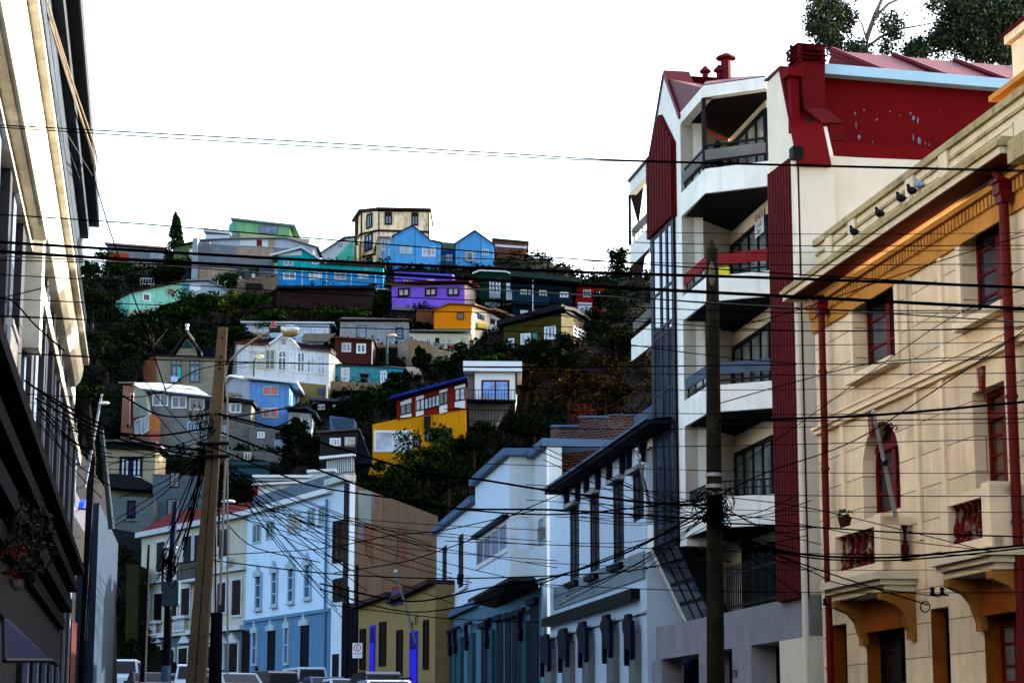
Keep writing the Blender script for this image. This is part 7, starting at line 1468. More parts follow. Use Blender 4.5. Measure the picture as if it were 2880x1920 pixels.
L = [
 ('upper of the two thin wires across the white sky', [(-40, 350), (700, 390), (1440, 433), (1800, 452), (2920, 480)], 22, 26, 4),
 ('lower of the two thin wires across the white sky', [(-40, 356), (700, 402), (1440, 441), (1800, 455), (2920, 484)], 22, 26, 3.5),
 ('single thin wire just above the hilltop roofs', [(-40, 601), (400, 630), (900, 672), (1600, 727), (2250, 772), (2920, 812)], 23, 27, 4),
 ('upper thick black cable crossing in front of the hilltop', [(-40, 678), (260, 697), (900, 733), (1600, 764), (2250, 784), (2920, 810)], 24, 27, 9),
 ('lower thick black cable crossing in front of the hilltop', [(-40, 704), (260, 724), (900, 759), (1600, 801), (2250, 835), (2920, 870)], 24, 27, 10),
 ('pale grey cable just below the two thick black ones', [(-40, 718), (300, 735), (700, 765), (1100, 800), (1740, 835), (2920, 908)], 24, 27, 4),
 ('thin black wire over the turquoise and purple houses', [(-40, 731), (500, 745), (1000, 776), (1500, 812), (2240, 868), (2920, 872)], 24, 27, 3.5),
 ('thin level wire crossing at the purple window height', [(-40, 770), (500, 800), (1000, 830), (1480, 850), (2240, 880), (2920, 876)], 24, 27, 3),
 ('thin level wire below the mint cottage and orange house', [(-40, 838), (400, 856), (1000, 872), (1500, 884), (2240, 930), (2920, 918)], 24, 27, 3),
 ('thin level wire above the tan pole top', [(-40, 888), (400, 905), (1100, 925), (1500, 935), (2240, 1022), (2920, 1000)], 24, 27, 3),
 ('level wire crossing behind the lamp arm', [(-40, 988), (400, 1010), (1100, 1027), (1480, 1033), (2240, 1025)], 24, 27, 3.5),
 ('level wire crossing the white villa windows', [(-40, 1100), (400, 1115), (620, 1025), (1200, 1030), (1800, 1032)], 24, 36, 3),
 ('bold cable ending in the upper right over cream building', [(2020, 1182), (2250, 1176), (2500, 1164), (2920, 1126)], 36, 28, 8),
 ('medium wire below the bold cable on cream facade', [(2020, 1184), (2400, 1182), (2920, 1176)], 36, 28, 3.5),
 ('wire from dark pole rising over arched cream window', [(2020, 1395), (2150, 1330), (2400, 1240), (2640, 1090), (2880, 930), (2920, 905)], 36, 28, 3.5),
 ('thin wire rising steeply to the upper cream windows', [(2060, 1320), (2250, 1190), (2500, 1010), (2700, 880), (2920, 800)], 36, 28, 2.5),
 ('thin wire from dark pole to top right window corner', [(2020, 930), (2250, 870), (2520, 775), (2720, 710), (2920, 650)], 36, 28, 3),
 ('thin wire rising past the left drainpipe of cream building', [(2020, 1135), (2250, 1070), (2500, 1015), (2920, 1000)], 36, 28, 3),
 ('heavy sagging service cable in front of both cream balconies', [(2020, 1470), (2150, 1535), (2300, 1562), (2500, 1567), (2700, 1550), (2920, 1528)], 36, 27, 7),
 ('second heavy cable just under the sagging service cable', [(2020, 1480), (2150, 1540), (2300, 1570), (2500, 1575), (2700, 1560), (2920, 1535)], 36, 27, 5),
 ('black cable crossing cream building at balcony rail height', [(2020, 1470), (2260, 1480), (2500, 1495), (2700, 1503), (2920, 1510)], 36, 27, 5),
 ('thin wire falling across the left cream balcony', [(2020, 1395), (2260, 1425), (2500, 1480), (2750, 1542)], 36, 30, 3),
 ('thin wire falling across both balcony balusters', [(2020, 1440), (2260, 1475), (2460, 1510), (2800, 1550)], 36, 30, 3),
 ('wire running down to the coiled loop under balconies', [(2020, 1500), (2270, 1590), (2450, 1650), (2610, 1700)], 36, 38, 4),
 ('thin wire ending at the left balcony insulators', [(2020, 1480), (2270, 1600), (2360, 1640), (2480, 1655)], 36, 40, 3),
 ('thin wire between the two facade insulator brackets', [(2360, 1698), (2520, 1650), (2670, 1672)], 41, 40, 3),
 ('thin wire under balconies leaving frame at right', [(2470, 1655), (2670, 1680), (2800, 1690), (2920, 1695)], 40, 36, 3),
 ('upper heavy cable from tan pole sweeping right to the dark eave', [(600, 1160), (760, 1200), (960, 1262), (1200, 1332), (1338, 1346), (1540, 1378), (1820, 1412), (2000, 1420)], 40, 36, 7),
 ('middle heavy cable from tan pole across the dark hillside', [(620, 1215), (900, 1322), (1140, 1410), (1300, 1430), (1560, 1433), (1840, 1450), (2000, 1460)], 40, 36, 6),
 ('lower heavy cable running over the brown firewall top', [(560, 1240), (780, 1330), (900, 1370), (1140, 1405), (1300, 1432), (1600, 1445), (2000, 1400)], 40, 36, 5),
 ('cable from left gutters to the tan pole, uppermost', [(90, 1085), (250, 1175), (400, 1240), (600, 1270)], 28, 40, 6),
 ('cable from left gutters to the tan pole, second', [(70, 1070), (250, 1190), (420, 1225), (600, 1200)], 28, 40, 6),
 ('cable from left gutters to the tan pole, sagging lowest', [(100, 1120), (280, 1215), (440, 1260), (600, 1290)], 28, 40, 5),
 ('black cable loop hanging from tan pole to the left', [(345, 1112), (430, 1160), (500, 1172), (600, 1165)], 60, 40, 5),
 ('black cable rising from tan pole to the light blue house', [(610, 1180), (700, 1165), (790, 1150), (860, 1140)], 40, 120, 5),
 ('wire ending in a hook in front of the white corrugated annex', [(620, 1170), (740, 1200), (790, 1195), (830, 1172)], 40, 100, 4),
 ('thin rising wire from tan pole across the brown firewall', [(600, 1560), (900, 1542), (1100, 1505), (1250, 1490), (1500, 1435)], 40, 60, 3),
 ('rising wire before the slot windows of the pale house', [(940, 1610), (1130, 1580), (1230, 1550), (1350, 1505), (1440, 1448), (1600, 1380)], 60, 45, 3),
 ('level wire crossing the ochre house roof', [(600, 1575), (900, 1610), (1200, 1625), (1500, 1620), (1800, 1600), (2000, 1540)], 40, 36, 4),
 ('bold wire rising across the pale house awning to dark pole', [(900, 1640), (1150, 1690), (1350, 1655), (1560, 1620), (1780, 1545), (2000, 1420)], 90, 36, 5),
 ('second bold wire rising beneath the awning one', [(900, 1655), (1150, 1720), (1400, 1680), (1600, 1610), (1800, 1530), (2000, 1440)], 90, 36, 4),
 ('level wire below the awning of the pale house', [(930, 1700), (1220, 1735), (1400, 1745), (1560, 1750)], 90, 78, 3),
 ('thin line slanting across the cream building toward left', [(560, 1390), (640, 1475), (720, 1540), (900, 1580)], 40, 90, 3),
 ('stay wire slanting down the left hill', [(130, 30), (300, 620), (400, 900), (470, 1110)], 30, 60, 4),
 ('faint pale wire left of the stay wire over the sky', [(160, 330), (240, 545), (300, 700)], 30, 60, 1.8),
 ('faint pale wire right of the stay wire over the sky', [(185, 370), (300, 560), (370, 680)], 30, 60, 1.8),
 ('slack wire coming off the left balcony rail', [(0, 838), (40, 850), (100, 915), (180, 985)], 24, 32, 5),
 ('short wire sagging above the left balcony rail', [(0, 838), (60, 825), (140, 805)], 24, 30, 3.5),
 ('thin wire crossing left pilasters below the balcony', [(-20, 886), (150, 893), (240, 898)], 25, 30, 3),
 ('thin wire crossing left pilasters further down', [(-20, 990), (170, 998), (250, 1002)], 25, 30, 3),
]
for lab, pts, d0, d1, px in L: wire(lab, pts, d0, d1, px, WIREG if 'grey' in lab or 'pale wire' in lab else WIRE)
TW = [(640, 655), (668, 690), (705, 700), (725, 742), (880, 905), (915, 925), (968, 960), (1040, 1048), (1090, 1085), (1150, 1160), (1205, 1186), (1256, 1232), (1300, 1330), (1362, 1395), (1405, 1440), (1520, 1560), (1580, 1600), (1640, 1665)]
for k, (ya, yb) in enumerate(TW):
    xa = 1480 if k % 3 else 1250; wire('one of the fine wires crossing the apartment block and cream facade', [(xa, ya), (1850, ya + (yb - ya) * .35 + 8), (2300, ya + (yb - ya) * .7 + 8), (2920, yb)], 34, 28, 2.2 + .5 * (k % 2), group='fine wires across the right facades', nm='service_wire')
# three bright cables stretched along the left upper cornice
for k, (a, b_) in enumerate((((130, 0), (250, 400)), ((140, 60), (258, 420)), ((135, 10), (262, 400)))):
    mid = ((a[0] + b_[0]) / 2 + 4, (a[1] + b_[1]) / 2 + 20); wire(['leftmost of three slack cables under the left cornice', 'middle of three slack cables under the left cornice', 'rightmost of three slack cables under the left cornice'][k], [a, mid, b_, (b_[0] + 12, b_[1] + 60)], 26, 42, 5, M('cable_tan', (.2, .17, .13)), 'slack cables under the left cornice')
rw = random.Random(11)
def fan(label, c, D, targets, n, px, group, D2_, spread=60, k0=0):
    for i in range(n):
        tx, ty = targets[i % len(targets)]; tx += rw.uniform(-spread, spread) * .5; ty += rw.uniform(-spread, spread)
        cx, cy = c[0] + rw.uniform(-8, 8), c[1] + rw.uniform(-40, 40); mx, my = (cx + tx) / 2, (cy + ty) / 2 + rw.uniform(5, 30)
        wire(label, [(cx, cy), (mx, my), (tx, ty)], D, D2_ + rw.uniform(-3, 3), px, group=group, nm='service_wire')
fan('thin service wires fanning right from the tan pole to the street houses', (600, 1290), D1, [(930, 1520), (1000, 1600), (1010, 1660), (940, 1700), (1230, 1560)], 16, 2.4, 'service wires right of the tan pole', 90)
fan('thin service wires fanning right from tan pole crossbar to the white house', (600, 1400), D1, [(1545, 1480), (1300, 1640), (1560, 1620)], 9, 2.2, 'service wires to the white house', 75)
fan('thin service wires fanning left from tan pole towards dark houses', (590, 1260), D1, [(280, 1300), (300, 1200), (330, 1420), (240, 1250), (400, 1100)], 14, 2.6, 'service wires left of the tan pole', 62)
fan('service wires falling steeply from tan pole to the navy pole', (580, 1260), D1, [(480, 1600), (470, 1500), (510, 1560), (440, 1620)], 12, 3.2, 'service wires to the navy pole', 61, 25)
fan('thin service wires fanning left from dark wooden pole', (2000, 1440), D2, [(1560, 1330), (1560, 1420), (1500, 1290), (1600, 1500), (1700, 1650), (1560, 1700)], 18, 2.4, 'service wires left of the dark pole', 72)
fan('thin service wires fanning right from dark pole to cream building', (2015, 1450), D2, [(2260, 1450), (2290, 1540), (2280, 1620), (2240, 1510)], 12, 2.6, 'service wires right of the dark pole', 43)
fan('thin black wires looping between the left gutters and leaning poles', (110, 1150), 27, [(290, 1230), (260, 1280), (300, 1350), (240, 1200)], 12, 3, 'wires around the left gutters', 55)
def tangle(label, c, D, rx, rz, n, px):
    mb = MB()
    for i in range(n):
        a0 = rw.uniform(0, 6.28); cx, cy = c[0] + rw.uniform(-rx, rx) * .5, c[1] + rw.uniform(-rz, rz) * .6; rr = rw.uniform(.25, .9); pts = []
        for k in range(9):
            a = a0 + k * rw.uniform(.4, .75); pts.append(at(cx + math.cos(a) * rx * rr * .6, cy + math.sin(a) * rz * rr * .7 + k, D + .25 * math.sin(a * 2 + i)))
        mb.tube(pts, px / 2 * D / FPX, 5, caps=False)
    o = mb.build('cable_tangle', WIRE, None); tag(o, label, 'cables', kind='stuff')
tangle('knot of looped black cables on left side of the tan pole', (565, 1180), D1 - .4, 45, 60, 18, 2.4)
tangle('knot of looped black cables wrapped round the dark wooden pole', (2000, 1430), D2 - .3, 75, 60, 30, 3.2)
tangle('knot of drooping black cables on the navy transformer pole', (480, 1590), 60, 28, 50, 22, 3)
tangle('small coil of wire hanging under the bold cable on cream facade', (2510, 1190), 40, 22, 14, 3, 3)
for (x, y, D, lab) in ((1647, 1640, 76, 'coiled spare wire hung on the white house apron'), (2602, 1705, 39, 'loop of spare wire beside the narrow cream doorway')):
    o = MB().tube([at(x + 13 * math.cos(k * .5), y + 15 * math.sin(k * .5), D) for k in range(20)], .012, 5).build('wire_coil', WIRE, None); tag(o, lab, 'cable')
# ================================================================ PIGEONS
def pigeon(x, y, facing, mat, label, size=1.0):
    u, z_ = F_RB.uv(x, y, .6); P = F_RB.P(u, z_ct_rb + .03, .56); t = thing('pigeon', label, 'pigeon', P, 'pigeons on the cream cornice'); dv = F_RB.d * facing; up = Vector((0, 0, 1)); s = size
    import bmesh
    prof = [(-.19, .07, .012, .01), (-.12, .085, .03, .022), (-.05, .105, .05, .05), (.03, .12, .055, .06), (.09, .145, .045, .052), (.12, .185, .03, .034), (.135, .215, .026, .028), (.155, .228, .024, .024), (.175, .225, .01, .01)]
    mb = MB(); rings = []
    for a, h, w_, hh in prof: rings.append([P + dv * a * s + up * (h + math.sin(2 * math.pi * k / 8) * hh) * s + F_RB.n * math.cos(2 * math.pi * k / 8) * w_ * s for k in range(8)])
    for i in range(len(rings) - 1):
        for k in range(8): j = (k + 1) % 8; mb.face([rings[i][k], rings[i][j], rings[i + 1][j], rings[i + 1][k]])
    mb.face(rings[0]); mb.face(rings[-1]); tl = [P + dv * -.3 * s + up * .05 * s + F_RB.n * k * .03 for k in (-1, 1)]; mb.face([rings[0][0], rings[0][4], tl[0], tl[1]])
    mb.smooth = True; mb.build('body', mat, t)
    bk = MB().tube([P + dv * .175 * s + up * .225 * s, P + dv * .2 * s + up * .215 * s], [.006, .002], 5); bk.build('beak', BLACK(), t)
    lg = MB()
    MB().tube([P + up * .07 * s, P], .007, 5).build('leg', M('pigeon_pink', (.25, .07, .06)), t); MB().tube([P + up * .07 * s + F_RB.n * .03 + dv * .01, P + F_RB.n * .03 + dv * .01], .007, 5).build('leg', MATS['pigeon_pink'], t)
F_RB = frame_vp(2326, 1217, 45, 400); z_ct_rb = F_RB.uv(2797, 394, .6)[1] - .02
PGD = M('pigeon_dark', (.008, .008, .011), rough=.9, var=.3); PGL = M('pigeon_grey', (.22, .24, .3), rough=.5, var=.5, grime=.5, stain=(.01, .01, .015))
for (x, y, fc_, m_, lab) in ((2398, 663, -1, PGD, 'lowest dark pigeon of five on the cream cornice'), (2470, 608, -1, PGD, 'second lowest dark pigeon on the cream cornice'), (2530, 572, -1, PGD, 'middle dark pigeon on the cream cornice'), (2560, 548, -1, PGD, 'dark green necked pigeon just left of the pale one'), (2582, 530, -1, PGL, 'pale grey white pigeon, topmost on the cream cornice')):
    pigeon(x, y, fc_, m_, lab, 1.35)
# ================================================================ CARS
def car(label, cx, ytop, D, mat, yaw=0., kind='van', name='parked_car', cat='car', facing=1):
    H = {'van': 1.95, 'sedan': 1.42, 'suv': 1.75, 'pickup': 1.6}[kind]; Lc = {'van': 4.5, 'sedan': 4.3, 'suv': 4.4, 'pickup': 4.8}[kind]; W = 1.7
    top = at(cx, ytop, D); z0 = top.z - H; c = Vector((top.x, top.y + Lc / 2, z0)); cs, sn = math.cos(yaw), math.sin(yaw)
    t = thing(name, label, cat, c, 'cars in the street'); g = lambda x, y, z_: c + Vector((x * cs - y * facing * sn, x * sn + y * facing * cs, z_))
    prof = {'van': [(-2.2, .45), (-2.2, 1.0), (-2.1, 1.15), (-1.95, 1.9), (-1.8, H), (1.3, H), (1.9, 1.1), (2.2, .95), (2.25, .45)],
            'sedan': [(-2.1, .45), (-2.1, .85), (-1.9, .95), (-1.3, .98), (-.8, 1.38), (-.5, H), (.5, H), (.7, 1.36), (1.2, .95), (2.0, .85), (2.15, .7), (2.15, .4)],
            'suv': [(-2.1, .5), (-2.1, 1.05), (-1.95, 1.1), (-1.8, 1.65), (-1.6, H), (.5, H), (.8, 1.68), (1.2, 1.1), (2.0, 1.0), (2.15, .85), (2.15, .45)],
            'pickup': [(-2.3, .5), (-2.3, 1.0), (-.5, 1.0), (-.45, 1.5), (-.3, H), (.7, H), (1.2, 1.05), (2.1, .98), (2.25, .8), (2.25, .45)]}[kind]
    mb = MB(); n = len(prof)
    def wd(z_): return W / 2 * (1 - max(0, (z_ - 1.0)) * .2)
    Lr = []
    for s in (-1, 1): Lr.append([g(s * wd(z_), y, z_) for y, z_ in prof])
    tri = tessellate_polygon([[Vector((y, z_, 0)) for y, z_ in prof]])
    for s in (0, 1):
        for tr in tri: mb.face([Lr[s][i] for i in (tr if s else tr[::-1])])
    for i in range(n): j = (i + 1) % n; mb.face([Lr[0][i], Lr[0][j], Lr[1][j], Lr[1][i]])
    mb.build('body', mat, t)
    gl = MATS['glass_black']
    zt, zb = H - .12, {'van': 1.1, 'sedan': .98, 'suv': 1.12, 'pickup': 1.05}[kind]
    y0, y1 = {'van': (-1.9, 1.4), 'sedan': (-1.0, .9), 'suv': (-1.7, .9), 'pickup': (-.35, .9)}[kind]
    for s in (-1, 1):
        q = MB(); q.face([g(s * (wd(zb) + .012), y0 - .1, zb), g(s * (wd(zb) + .012), y1 + .15, zb), g(s * (wd(zt) + .012), y1 - .15, zt), g(s * (wd(zt) + .012), y0 + .1, zt)]); q.build('side_window', gl, t)
    # end windows lie on the sloped faces of the profile
    def seg(idx, nm):
        (ya, za), (yb, zb_) = prof[idx], prof[idx + 1]; q = MB(); P = lambda tt, s: g(s * wd(za + (zb_ - za) * tt) * .86, ya + (yb - ya) * tt, za + (zb_ - za) * tt)
        nv_ = (P(1, 0) - P(0, 0)).cross(g(1, 0, 0) - g(-1, 0, 0)).normalized(); ce = g(0, 0, .9)
        if (P(.5, 0) - ce).dot(nv_) < 0: nv_ = -nv_
        q.face([P(.08, -1) + nv_ * .012, P(.08, 1) + nv_ * .012, P(.92, 1) + nv_ * .012, P(.92, -1) + nv_ * .012]); q.build(nm, gl, t)
    si = {'van': (2, 5), 'sedan': (3, 7), 'suv': (2, 6), 'pickup': (2, 5)}[kind]; seg(si[0], 'rear_window'); seg(si[1], 'windscreen')
    for s in (-1, 1):
        for y in (-1.35, 1.35):
            w_ = MB().tube([g(s * .62, y, .32), g(s * .86, y, .32)], .32, 14).build('wheel', M('tyre', (.012, .012, .012)), t); MB().tube([g(s * .861, y, .32), g(s * .875, y, .32)], .18, 10).build('rim', M('rim', (.3, .3, .3), metal=.7, rough=.3), w_)
        MB().ellipsoid(g(s * .62, 2.18, .68), .14, .06, .09, 8, 5).build('headlight', M('headlamp', (.5, .52, .55), rough=.15), t); MB().ellipsoid(g(s * .7, -2.16, .8), .1, .05, .16, 8, 5).build('taillight', M('taillamp', (.35, .01, .01), rough=.3), t)
        MB().ellipsoid(g(s * .95, y1 - .1, zb + .05), .09, .06, .07, 8, 5).build('mirror', mat, t)
    return t
CWH = M('car_white', (.45, .5, .55), rough=.3, var=.05, spec=.5); CDK = M('car_dark', (.012, .014, .02), rough=.25, var=.05, spec=.5); CBL = M('car_blue', (.03, .06, .16), rough=.3, var=.05, spec=.5); CSI = M('car_silver', (.3, .35, .4), rough=.3, var=.05, spec=.5)
car('white van parked at the lower left end of the street', 333, 1852, 112, CWH, .1, 'van', 'van', 'van')
car('dark low car in front of the white van', 395, 1886, 96, CDK, .3, 'sedan')
car('navy blue pickup behind the black and navy poles', 450, 1888, 112, CBL, .2, 'pickup')
car('white van partly hidden by the tan utility pole', 520, 1866, 108, CWH, .15, 'van', 'van', 'van')
car('silver grey sedan directly right of the thick black stump', 630, 1887, 84, CSI, .5, 'sedan')
car('dark suv in front of the pale blue building door', 742, 1884, 104, CDK, .5, 'suv')
car('white pickup with dark windows at the pale blue building', 838, 1874, 108, CWH, .35, 'van', 'pickup_truck', 'pickup')
car('dark blue car between the white pickup and white sedan', 898, 1899, 96, CBL, .3, 'sedan')
car('white sedan in front of the narrow white front', 955, 1904, 92, CWH, .3, 'sedan')
car('black suv with roof rack beside the parking sign', 1040, 1886, 88, CDK, .3, 'suv')
car('white sedan nearest the camera below the ochre house', 1068, 1907, 74, CWH, .3, 'sedan')
# person behind the dark suv
def person(x, ytop, D, label):
    import bmesh
    top = at(x, ytop, D); z0 = top.z - 1.72; c = Vector((top.x, top.y, z0)); t = thing('person', label, 'person', c)
    J_ = {'pel': (0, 0, .95), 'sp': (0, .0, 1.2), 'ch': (0, 0, 1.38), 'nk': (0, 0, 1.5), 'hd': (0, -.01, 1.6), 'tp': (0, 0, 1.7)}
    V = [J_[k] for k in ('pel', 'sp', 'ch', 'nk', 'hd', 'tp')]; Rr = [.15, .13, .16, .055, .095, .05]; E = [(i, i + 1) for i in range(5)]
    for s in (-1, 1):
        b0 = len(V); V += [(s * .19, 0, 1.42), (s * .25, .02, 1.15), (s * .24, -.08, .9), (s * .24, -.12, .8)]; Rr += [.06, .045, .035, .04]; E += [(2, b0), (b0, b0 + 1), (b0 + 1, b0 + 2), (b0 + 2, b0 + 3)]
        b0 = len(V); V += [(s * .1, 0, .88), (s * .11, -.02, .48), (s * .11, .02, .08), (s * .11, -.12, .03)]; Rr += [.09, .06, .045, .04]; E += [(0, b0), (b0, b0 + 1), (b0 + 1, b0 + 2), (b0 + 2, b0 + 3)]
    me = bpy.data.meshes.new('body'); me.from_pydata(V, E, []); me.update(); o = bpy.data.objects.new('body', me); col.objects.link(o); o.parent = t
    md = o.modifiers.new('skin', 'SKIN'); 
    if not me.skin_vertices: 
        bm = bmesh.new(); bm.from_mesh(me); bm.verts.layers.skin.verify(); bm.to_mesh(me); bm.free()
    for i, r_ in enumerate(Rr): me.skin_vertices[0].data[i].radius = (r_, r_ * .8); me.skin_vertices[0].data[i].use_root = i == 0
    sb = o.modifiers.new('sub', 'SUBSURF'); sb.levels = 2; sb.render_levels = 2; me.materials.append(M('jacket_pale', (.35, .4, .45)))
    MB().ellipsoid(c + Vector((0, 0, 1.63)), .1, .115, .13, 10, 8).build('hair', M('hair_dark', (.01, .008, .006)), t)
person(722, 1875, 108, 'person with dark hair and pale top standing behind the dark suv')
# ================================================================ VEGETATION
def leafmesh(name, C, Rad, N, size, mat, parent=None, seed=1, flat=.6):
    """C: clump centres (k,3), Rad (k,3), N leaves per clump; every leaf its own small quad"""
    rg = np.random.default_rng(seed); C = np.asarray(C, float); Rad = np.asarray(Rad, float); k = len(C)
    idx = np.repeat(np.arange(k), N); n = len(idx)
    v = rg.normal(size=(n, 3)); v /= np.linalg.norm(v, axis=1)[:, None]; v *= (rg.random(n) ** .45)[:, None]
    P = C[idx] + v * Rad[idx]
    a = rg.normal(size=(n, 3)); a /= np.linalg.norm(a, axis=1)[:, None]; b = rg.normal(size=(n, 3)); b -= (a * b).sum(1)[:, None] * a; b /= np.linalg.norm(b, axis=1)[:, None]
    s = size * (.6 + .8 * rg.random(n))[:, None]; V = np.stack([P - a * s, P - b * s * .45, P + a * s, P + b * s * .45], 1).reshape(-1, 3)
    org = np.zeros(3)
    if parent is not None: org = np.array(parent.location)
    me = bpy.data.meshes.new(name); me.vertices.add(4 * n); me.vertices.foreach_set('co', (V - org).ravel()); me.loops.add(4 * n); me.loops.foreach_set('vertex_index', np.arange(4 * n)); me.polygons.add(n); me.polygons.foreach_set('loop_start', np.arange(0, 4 * n, 4)); me.polygons.foreach_set('loop_total', np.full(n, 4))
    me.uv_layers.new(name='UVMap'); me.update(); me.validate(); me.materials.append(mat); o = bpy.data.objects.new(name, me); col.objects.link(o)
    if parent is not None: o.parent = parent
    return o
LD = M('leaf_dark', (.006, .012, .004), island=[(.001, .002, .001), (.002, .005, .0015), (.004, .009, .003), (.012, .022, .005)], rough=1, spec=0)
LM = M('leaf_mid', (.012, .03, .008), island=[(.002, .005, .002), (.005, .013, .003), (.01, .026, .005), (.03, .06, .008)], rough=1, spec=0)
LY = M('leaf_yellow', (.05, .06, .01), island=[(.01, .02, .004), (.05, .07, .008), (.14, .15, .01)], rough=1, spec=0)
LR = M('scrub_brown', (.03, .012, .005), island=[(.001, .001, .001), (.004, .002, .001), (.03, .014, .004), (.01, .012, .003), (.14, .07, .015)], rough=1, spec=0)
LE = M('leaf_eucalyptus', (.03, .05, .03), island=[(.003, .007, .004), (.01, .02, .01), (.03, .05, .025), (.14, .13, .05)], rough=1, spec=.05)
BRK = M('bark', (.05, .035, .025), var=.4, streak=.4)
# ground cover over the slope: small clumps everywhere the camera can see the hill
rg = np.random.default_rng(5); C = []; Rd = []; CB = []; RB = []
for i in range(5200):
    px = rg.uniform(170, 1850); Dd = rg.uniform(141, 236); x = (px - 1440) / FPX * Dd * 1.02; z = hill_z(x, Dd)
    s = rg.uniform(.35, 1.0) * (1.2 if rg.random() < .15 else 1)
    py = HOR - (z - 1.6) / Dd * FPX
    brown = (px > 1430 and 930 < py < 1180) or (780 < px < 1180 and 835 < py < 905 and rg.random() < .6)
    (CB if brown else C).append((x, Dd, z + s * .25)); (RB if brown else Rd).append((s * 1.3, s * 1.3, s * .7))
o = leafmesh('hillside_scrub', C, Rd, 26, .2, LD, seed=2); o['kind'] = 'stuff'; tag(o, 'dark low scrub and creepers covering the shaded hillside', 'scrub')
o = leafmesh('dry_scrub', CB, RB, 40, .16, LR, seed=3); o['kind'] = 'stuff'; tag(o, 'dry reddish brown scrub on the slope beside the apartment', 'scrub')
def bush(label, x, y, D, w_, h_, mat, n=14, leaves_=220, size=.16, group=None, trunk=True, name='tree', cat='tree', conic=False, seed=None):
    """x,y photo pixel of the crown centre; w_,h_ crown half sizes in metres"""
    Da = 236.
    while Da > 141 and at(x, y, Da).z - hill_z(at(x, y, Da).x, Da) < h_ * .5: Da -= .5
    if not conic: D = min(Da, max(D, Da - 5))
    c = at(x, y, D); seed = seed or int(x * 7 + y); g_ = np.random.default_rng(seed); zb = min(hill_z(c.x, c.y), c.z - h_); t = thing(name, label, cat, (c.x, c.y, zb), group)
    C = []; Rd = []
    for i in range(n):
        v = g_.normal(size=3); v /= np.linalg.norm(v); v *= g_.random() ** .4
        if conic:
            hh = g_.random(); rr = (1 - hh) * w_ * .75 + .15; an = g_.random() * 6.28; C.append((c.x + rr * .6 * math.cos(an), c.y + rr * .6 * math.sin(an), c.z - h_ + hh * 2 * h_)); Rd.append((rr * .55 + .15, rr * .55 + .15, h_ * .2))
        else:
            C.append((c.x + v[0] * w_ * .75, c.y + v[1] * w_ * .6, c.z + v[2] * h_ * .7)); s = g_.uniform(.2, .42); Rd.append((w_ * s, w_ * s, h_ * s * .9))
    leafmesh('crown', C, Rd, leaves_, size, mat, t, seed)
    mb = MB(); top = Vector((c.x, c.y, c.z)); mb.tube([Vector((c.x, c.y, zb - .3)), Vector((c.x + .1, c.y, (zb + c.z) / 2)), top], [.18 * h_ * .35 + .05, .12 * h_ * .35 + .04, .04], 7)
    for i in range(0, min(n, 8)): mb.tube([Vector((c.x, c.y, zb + (c.z - zb) * .6)), Vector(C[i])], [.05 * h_ * .4 + .02, .02], 5)
    mb.build('trunk', BRK, t); return t
bush('dark pointed conifer standing on the skyline left of the concrete wall', 494, 690, 232, 1.9, 3.4, LM, 26, 240, .15, conic=True)
